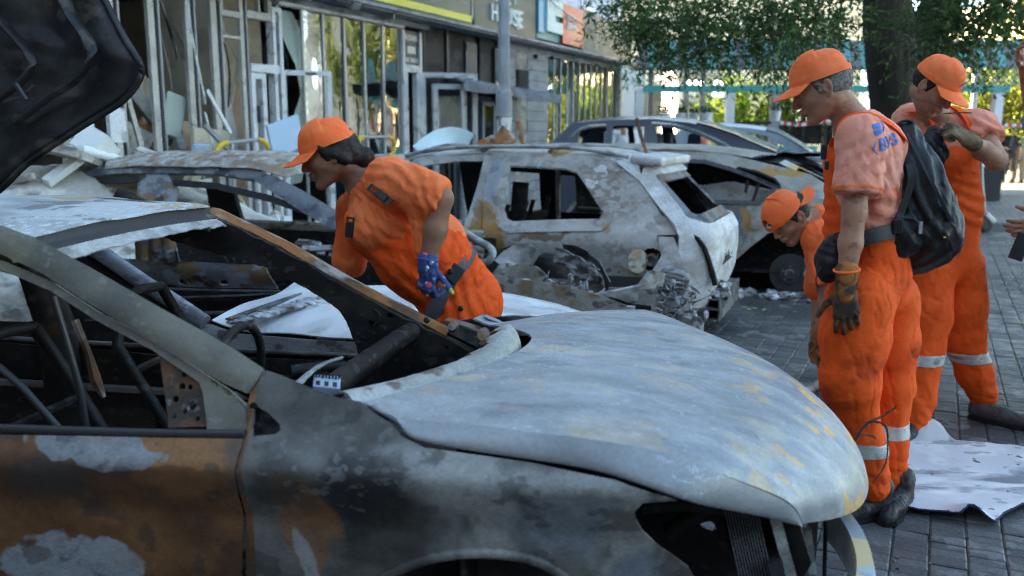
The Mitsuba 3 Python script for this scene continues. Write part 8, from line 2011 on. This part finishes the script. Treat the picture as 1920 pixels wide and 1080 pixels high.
B.chain([K['neck'] + (.02, 0, -.04), K['che'], K['wai'], K['pel']], [.06, .09, .09, .10], .05).chain([K['shR'], K['elR']], [.045, .04], .02)
FT = np.array([[K['pel'][0] + .02, 3.34, .09], [K['pel'][0] + .0, 3.50, .09]]); KN = FT + np.array([-.03, 0, .42])
put(wo + '__body', B.mesh(), 'skin_dark', True)
HW.eyes(wo, 'skin_dark', .001); HW.hair(wo, 'hair_dark', True); HW.cap(wo, 'cap_orange', 3)
S = Body(.0065)
ax_ = unit(K['che'] - K['wai'])
S.chain([K['neck'] + (.035, 0, -.03), K['che'] + (0, 0, .02), K['wai'] + (-.03, 0, .04)], [.070, .148, .148], .06)
S.cone(K['shL'] + (0, .04, 0), K['shR'], .075, .07, .05).cone(K['shL'] + (0, .01, .01), K['elL'] * .85 + K['shL'] * .15 + (0, .0, .0), .080, .082, .05).cone(K['shR'], K['elR'], .07, .07, .04)
S.ell(K['che'] + AW[:, 0] * .085 + (.01, -.03, -.03), (.10, .11, .085), None, .06)
S.cone(K['elL'] + (.06, -.02, -.115), K['elL'] + (-.04, -.03, -.10), .038, .04, .03, True)
S.cone(K['elL'] + (-.06, .03, -.07), K['elL'] + (-.068, .01, -.19), .055, .03, .04).cut(K['elL'] * .95 + K['shL'] * .05 + (.03, 0, .01), unit((.80, -.22, -.34)), .16)
S.ell(K['neck'] + (-.005, -.02, .025), (.070, .062, .06), None, .012, True)
wsh = folds(S.mesh((.006, 10, 6)), [(K['shL'] + (.06, -.07, .04), .11, (.25, 0, 1), .040, .009), (K['che'] + (.03, -.13, .03), .13, (.6, 0, 1), .050, .009), (K['elL'] + (-.05, -.06, -.03), .09, (1, 0, .3), .036, .008), (K['neck'] + (.09, -.08, .02), .10, (.35, 0, 1), .03, .007), (K['che'] + (-.06, -.12, .0), .10, (.9, 0, .4), .04, .008)], .0018, 30, 11)
put(wo + '__shirt', wsh, 'shirt_orange', True)
T_ = Body(.007)
T_.chain([K['che'] + AW[:, 0] * .055 + (0, 0, -.015), K['wai'] + AW[:, 0] * .045, K['pel']], [.135, .155, .158], .06)
T_.ell(K['wai'] + AW[:, 0] * .09 + (0, 0, -.02), (.14, .13, .13), None, .05)
for i in (0, 1): T_.chain([K['pel'] + (0, (-.07, .07)[i], -.05), KN[i], FT[i]], [.13, .10, .075], .05)
T_.cut(K['che'] + AW[:, 0] * .02 + unit((-.35, -.2, .6)) * .085, unit((-.30, -.1, .9)))
wtr = folds(T_.mesh((.008, 8, 3)), [(K['wai'] + (-.05, -.14, .0), .16, (.8, 0, .7), .07, .010), (K['pel'] + (.0, -.15, .02), .14, (1, 0, .25), .05, .008), (K['wai'] + (.10, -.1, -.02), .12, (.8, 0, -.6), .035, .009), (K['che'] + (-.05, -.13, -.09), .12, (.4, 0, 1), .06, .009)], .0018, 26, 12)
put(wo + '__overalls', wtr, 'overall_orange', True)
both = join(wsh, wtr)
for i, (a, b) in enumerate(zip([[-0.517, 3.12, 1.277], [-0.633, 3.2, 1.19]], [[-0.489, 3.1, 1.219], [-0.622, 3.2, 1.128]])):
    a, b = snap(np.array([a, b]), both, .010)
    Rb = axes(unit(b - a), (0, -1, .2))
    put(wo + '__overalls__buckle', join(rbox((a + b) / 2 + (a - b) * .05, (.050, .030, .012), .004, Rb), box(a + (a - b) * .25 + Rb[:, 1] * .011, (.022, .006, .008), Rb), box(a + (a - b) * .25 - Rb[:, 1] * .011, (.022, .006, .008), Rb), box(a + (a - b) * .55, (.006, .028, .008), Rb), *[box(b + (b - a) * .10 + Rb[:, 1] * .009 * j, (.018, .007, .008), Rb) for j in (-1, 0, 1)]), 'black_plastic', 30)
blp = cat_spline([[-0.156, 3.36, 1.064], [-0.188, 3.27, 1.019], [-0.239, 3.235, 0.948], [-0.284, 3.24, 0.861], [-0.324, 3.27, 0.785]], 24)
put(wo + '__overalls__side_strap', strap_on(blp, .055, .005, (.1, -1, .1), 24), principled('strap_grey', (.10, .10, .115), .7), 30)
put(wo + '__overalls__side_buckle', join(rbox(blp[9] + (0, -.012, 0), (.070, .012, .05), .004, axes(unit(blp[11] - blp[7]), (0, -1, 0)) @ rot([1, 0, 0], 90)), box(blp[9] + (.0, -.02, 0), (.05, .004, .03), axes(unit(blp[11] - blp[7]), (0, -1, 0)) @ rot([1, 0, 0], 90))), 'black_plastic', 30)
for q in snap(np.array([[-0.186, 3.1, 1], [-0.157, 3.1, 0.899]]), wtr, .003):
    put(wo + '__overalls__button', lathe([(0, .007), (.006, .007), (.0105, .003), (.0105, 0)], 14, (.15, -1, .1), q), 'black_plastic', 30)
hand(wo, K['wrL'] + (0, 0, -.012), unit((-.08, .05, -1)), unit((.55, .8, 0)), unit((-.3, -1, 0)), 'glove_floral', (.9, 1.0, 1.05, 1.1), .98, cuff=.036, tcurl=.6)
put(wo + '__glove__cuff', tube([K['wrL'] + np.array([.036 * math.cos(a), .034 * math.sin(a), .014 + .004 * math.cos(a * 3)]) for a in np.linspace(0, 6.283, 26)], .004, 6, False), principled('glove_rim', (.08, .10, .35), .8), 40)
for i in (0, 1): shoe(wo, FT[i] + (.07, 0, -.09), FT[i] + (-.18, -.02, -.09))

# ---- worker with a hand at his mouth
m3 = thing('person', 'worker in orange bib overalls raising an olive gloved hand to his mouth, facing the camera', 'person')
J = dict(zip('pel wai che neck head shL elL wrL shR elR wrR hpL knL anL hpR knR anR'.split(), map(np.array, [[2.145, 4.32, 0.902], [2.125, 4.3, 1.141], [2.063, 4.26, 1.399], [1.993, 4.22, 1.611], [1.921, 4.1, 1.708], [2.198, 4.2, 1.53], [2.19, 4.02, 1.381], [1.99, 3.88, 1.468], [1.926, 4.36, 1.564], [1.934, 4.3, 1.322], [1.886, 4.02, 1.472], [2.254, 4.38, 0.839], [2.323, 4.42, 0.472], [2.498, 4.5, 0.105], [2.053, 4.28, 0.828], [2.02, 4.22, 0.438], [2.002, 4.2, 0.018]])))
A3 = axes((.22, -.97, 0))
H3 = Head(J['head'], axes(unit((.46, -.62, -.64)), unit((.38, -.50, .78))), 1.0)
B = H3.build(J['neck'] + (0, .02, -.02), .058)
B.chain([J['shL'], J['elL'], J['elL'] * .5 + J['wrL'] * .5, J['wrL']], [.05, .045, .042, .028], .02).chain([J['shR'], J['elR'], J['wrR']], [.045, .04, .028], .02)
B.chain([J['neck'] + (0, .02, -.06), J['che'], J['wai'], J['pel']], [.07, .10, .10, .10], .05)
put(m3 + '__body', B.mesh(), 'skin_tan', True)
H3.eyes(m3, 'skin_tan', -.001); H3.hair(m3, 'hair_dark'); H3.cap(m3, 'cap_pale', -4, emblem=True)
S = Body(.008)
S.chain([J['neck'] + (0, .02, -.05), J['che'], J['wai']], [.08, .145, .145], .06, sq=(A3[:, 0], .82)).cone(J['shL'] + (-.03, .02, 0), J['shR'] + (.03, 0, 0), .078, .078, .05)
S.cone(J['shL'], J['elL'] * .55 + J['shL'] * .45, .078, .078, .04).cone(J['shR'], J['elR'], .075, .075, .04)
S.cut(J['elL'] * .45 + J['shL'] * .55, J['elL'] - J['shL'], .12).ell(J['neck'] + A3[:, 0] * .03 + (0, 0, .03), (.072, .072, .055), None, .012, True)
s3 = folds(S.mesh((.006, 9, 2)), [(J['shL'] + (-.06, -.1, -.03), .14, (.8, 0, 1), .05, .008), (J['che'] + (0, -.13, .02), .16, (.4, 0, 1), .055, .008)], .0016, 30, 21)
put(m3 + '__shirt', s3, 'shirt_salmon', True)
t3 = trousers(J['hpL'], J['knL'], J['anL'], J['hpR'], J['knR'], J['anR'], J['pel'], J['wai'], A3, (.112, .098, .072), .150, .008, 31)
bib = Body(.008).chain([J['che'] + A3[:, 0] * .05 + (.01, 0, -.02), J['wai'] + A3[:, 0] * .03, J['pel']], [.12, .138, .15], .05, sq=(A3[:, 0], .85))
bib.cut(J['che'] + (0, 0, .06), (0, 0, 1)).cut(J['che'], -A3[:, 0])
put(m3 + '__trousers', t3, 'overall_orange', True)
put(m3 + '__bib', folds(bib.mesh((.006, 9, 3)), [(J['wai'] + A3[:, 0] * .15, .16, (.3, 0, 1), .06, .009)], .0016, 30, 5), 'overall_orange', True)
for sg in (-1, 1):
    st = [J['che'] + A3[:, 0] * .14 + A3[:, 1] * .075 * sg + (0, 0, .05), J['neck'] + A3[:, 1] * .10 * sg + A3[:, 0] * .06 + (0, 0, -.02), J['neck'] + A3[:, 1] * .10 * sg - A3[:, 0] * .08]
    put(m3 + '__bib__strap', strap_on(snap(cat_spline(st, 24), s3, .006), .038, .004, A3[:, 1] * 0 + (A3[:, 0] + (0, 0, 1)), 24), 'overall_orange', 30)
put(m3 + '__trousers__reflective_band', leg_band(t3, J['knL'], J['anL'], J['knR'], J['anR'], .335, .392), 'reflective', True)
put(m3 + '__trousers__reflective_band', leg_band(t3, J['knR'], J['anR'], J['knL'], J['anL'], .385, .442), 'reflective', True)
hand(m3, J['wrL'], unit((-.80, .05, .50)), unit((-.3, .7, -.6)), unit((-.2, -.3, 1)), 'glove_olive', (1.3, 1.4, 1.5, 1.5), 1.05, cuff=.036)
one('thin_stick', 'thin reddish stick held in the raised olive glove', 'stick', tube([[1.845, 3.84, 1.583], [1.898, 3.8, 1.587], [1.927, 3.76, 1.584]], .003, 5), 'rust_plate', 40)
bg3 = thing('black_bag', 'limp black bag hanging from the olive gloved hand in front of the chest', 'bag')
cb = [np.array(q) for q in [[1.882, 3.98, 1.5], [1.865, 3.98, 1.418], [1.847, 4, 1.334]]]
put(bg3 + '__sack', folds(Body(.006).chain(cb, [.035, .075, .065], .03, sq=((0, 1, 0), .6)).mesh((.01, 12, 3)), [(cb[1] + (0, -.05, 0), .10, (1, 0, .5), .04, .009)], .002, 30, 4), 'black_cloth', True)
put(bg3 + '__neck', tube(cat_spline([cb[0], cb[0] * .4 + J['wrL'] * .6], 8), .02, 8), 'black_cloth', 40)
shoe(m3, J['anL'] + (-.05, .03, -J['anL'][2]), J['anL'] + (.16, -.20, -J['anL'][2]), 'clog_grey' if principled('clog_grey', (.07, .068, .066), .6) else '', ht=.085, name='clog')
shoe(m3, J['anR'] + (.05, .05, -J['anR'][2]), J['anR'] + (-.15, -.14, -J['anR'][2]), name='clog')

# ---- crouching worker between the cars
m4 = thing('person', 'worker with reversed orange cap bending low beside the brake disc, half hidden', 'person')
J = dict(zip('pel wai che neck head shL elL wrL shR elR wrR'.split(), map(np.array, [[2.214, 4.95, 0.753], [1.981, 4.85, 0.918], [1.758, 4.75, 0.97], [1.61, 4.7, 1.039], [1.458, 4.62, 1.064], [1.594, 4.55, 0.965], [1.635, 4.52, 0.706], [1.657, 4.5, 0.425], [1.751, 4.92, 0.969], [1.741, 4.92, 0.635], [1.718, 4.85, 0.372]])))
H4 = Head(J['head'], axes(unit((-.72, -.25, -.62)), unit((-.62, -.1, .78))), 1.10)
B = H4.build(J['neck'] + (.03, 0, .0), .056)
B.chain([J['shL'], J['elL'], J['wrL']], [.05, .042, .028], .02).chain([J['shR'], J['elR'], J['wrR']], [.045, .04, .028], .02)
B.chain([J['neck'], J['che'], J['wai'], J['pel']], [.07, .1, .1, .1], .05)
FT4 = np.array([[2.22, 4.78, .09], [2.25, 5.10, .09]]); KN4 = np.array([[2.08, 4.72, .48], [2.1, 5.05, .48]])
put(m4 + '__body', B.mesh(), 'skin_tan', True)
H4.eyes(m4, 'skin_tan', .001); H4.hair(m4, 'hair_dark'); H4.cap(m4, 'cap_orange', 8, True)
S = Body(.008).chain([J['neck'] + (.03, 0, .0), J['che'], J['wai'], J['pel']], [.085, .15, .15, .15], .06).cone(J['shL'], J['shR'], .08, .075, .05).cone(J['shL'], J['elL'], .085, .082, .04).cone(J['shR'], J['elR'], .08, .08, .04)
S.cut(J['elL'] * .9 + J['shL'] * .1, J['elL'] - J['shL'], .12).ell(J['neck'] + (-.01, 0, .0), (.06, .07, .07), None, .01, True)
put(m4 + '__shirt', folds(S.mesh((.006, 9, 2)), [(J['shL'] + (0, -.08, -.04), .13, (1, 0, .4), .05, .008)], .0016, 30, 41), 'cap_orange', True)
T_ = Body(.010)
for i in (0, 1): T_.chain([J['pel'], KN4[i], FT4[i]], [.14, .10, .075], .05)
put(m4 + '__trousers', T_.mesh((.008, 8, 3)), 'overall_orange', True)
hand(m4, J['wrL'], (-.1, -.1, -1), (.5, .8, 0), (-1, 0, 0), 'glove_brown', cuff=.036); hand(m4, J['wrR'], (-.1, -.1, -1), (.5, -.8, 0), (-1, 0, 0), 'glove_brown', cuff=.036)
for i in (0, 1): shoe(m4, FT4[i] + (.07, 0, -.09), FT4[i] + (-.18, 0, -.09))

# ---- bystanders: a simple clothed figure each
def bystander(label, ft, h, fw, top, legs, hair='hair_dark', skin='skin_tan', arms=None, shorts=.45, stride=.10, res=.012):
    k = thing('person', label, 'person'); A = axes(fw); ft = np.array(ft, float)
    p = lambda x, y, z: ft + A[:, 0] * x + A[:, 1] * y + np.array([0, 0, z * h])
    Hd = Head(p(.04, 0, .925), A, h / 1.75)
    B = Hd.build(p(-.01, 0, .80), .055, h=.008)
    lim = []
    for s, q in ((1, stride), (-1, -stride)):
        L = [p(0, .09 * s, .50), p(q * .6, .10 * s, .28), p(q, .10 * s, .05)]; lim.append(L)
        B.chain(L, [.075, .055, .04], .03); B.cone(p(q - .03, .1 * s, .03), p(q + .14, .11 * s, .018), .04, .03, .02)
        a = (arms or {}).get(s) or [(0, .20, .79), (-.02, .26, .63), (.06, .27, .48)]
        P3 = [p(x, y * s, z) for x, y, z in a]
        B.chain(P3, [.05, .04, .028], .02)
        hd = unit(P3[2] - P3[1]); hand(k, P3[2] + hd * .01, hd, A[:, 1] * -s, A[:, 0], skin, (.5, .5, .5, .5), h / 1.75, .0045, 'hand')
    B.chain([p(-.01, 0, .80), p(0, 0, .70), p(0, 0, .52)], [.08, .11, .12], .05)
    put(k + '__body', B.mesh(), skin, True)
    if res < .02: Hd.hair(k, hair); Hd.eyes(k, skin)
    S = Body(res).chain([p(-.01, 0, .80), p(0, 0, .71), p(0, 0, .54)], [.08, .14, .145], .06, sq=(A[:, 0], .8)).cone(p(0, .17, .80), p(0, -.17, .80), .07, .07, .05)
    for s in (1, -1):
        a = (arms or {}).get(s) or [(0, .20, .79), (-.02, .26, .63), (.06, .27, .48)]
        q0, q1 = p(a[0][0], a[0][1] * s, a[0][2]), p(a[1][0], a[1][1] * s, a[1][2]); S.cone(q0, q0 * .3 + q1 * .7, .07, .068, .04)
    S.cut(p(0, 0, .50), (0, 0, -1)); put(k + '__shirt', S.mesh((.006, 9, 2)), top, True)
    T_ = Body(res).cone(p(0, 0, .55), p(0, 0, .50), .14, .145, .05)
    for L in lim: T_.chain([L[0], L[1], L[2]], [.11, .09, .08], .04)
    T_.cut(p(0, 0, shorts * .55), (0, 0, -1)); put(k + '__trousers', T_.mesh((.006, 9, 2)), legs, True)
    for s, q in ((1, stride), (-1, -stride)):
        z0 = ft[2]; shoe(k, p(q - .07, .1 * s, 0) * (1, 1, 0) + (0, 0, z0), p(q + .19, .11 * s, 0) * (1, 1, 0) + (0, 0, z0), h=.007)
    return k
principled('navy_cloth', (.035, .045, .085), .85); principled('blue_cloth', (.10, .19, .36), .85); principled('sand_cloth', (.30, .26, .21), .85)
ga = [[11.31, 20.65, 0], [17.467, 31.236, 0], [18.047, 31.63, 0]]
bystander('man in black t-shirt and black shorts on the road, arm held out', ga[0], 1.74, (-.8, -.6, 0), 'black_cloth', 'black_cloth', arms={1: [(0, .20, .79), (.16, .22, .66), (.38, .1, .70)]})
gk = np.array(ga[1]) * .87; gk[2] = 0
bystander('person in navy top and black capri trousers on the far road, seen from behind', gk, 1.70, (.5, .85, 0), 'navy_cloth', 'black_cloth', skin='skin_light', shorts=.38, stride=.06)
gk = np.array(ga[2]) * .87; gk[2] = 0
bystander('person in blue shirt and sandy trousers beside the one in navy on the far road', gk, 1.76, (.3, .9, 0), 'blue_cloth', 'sand_cloth', hair='hair_grey', skin='skin_light', shorts=.1)
bystander('person with short brown hair seen only as a head behind the dark blue crossover', [[2.184, 17.5, 1.94]][0][:2] + [.12], 1.72, (.1, 1, 0), 'white_post', 'black_cloth', shorts=.1)
bystander('person in pink top sitting low behind the silver car near the white kiosk', [[4.038, 19, 1.779]][0][:2] + [.05], 1.66, (-1, -.2, 0), 'shirt_salmon', 'black_cloth', shorts=.1)
# someone just outside the right edge: a hand with a phone, a raised forearm, a sandal
k = bystander('person mostly outside the right edge, holding a black phone low, foot in a sandal', [2.72, 4.2, 0], 1.76, (-.92, -.38, 0), 'blue_cloth', 'sand_cloth', shorts=.5, stride=.12, res=.01,
    arms={1: [(0, .20, .79), (.14, .22, .66), (.37, .10, .625)], -1: [(.0, .2, .79), (-.06, .36, .93), (.10, .30, 1.04)]})
ph = np.array([[2.28, 3.92, 1]][0])
one('phone', 'black phone in the hand at the right edge of the picture', 'phone', rbox(ph, (.066, .012, .125), .005, rot([0, 1, 0], 18)), 'black_plastic', 30)


finish_palette()
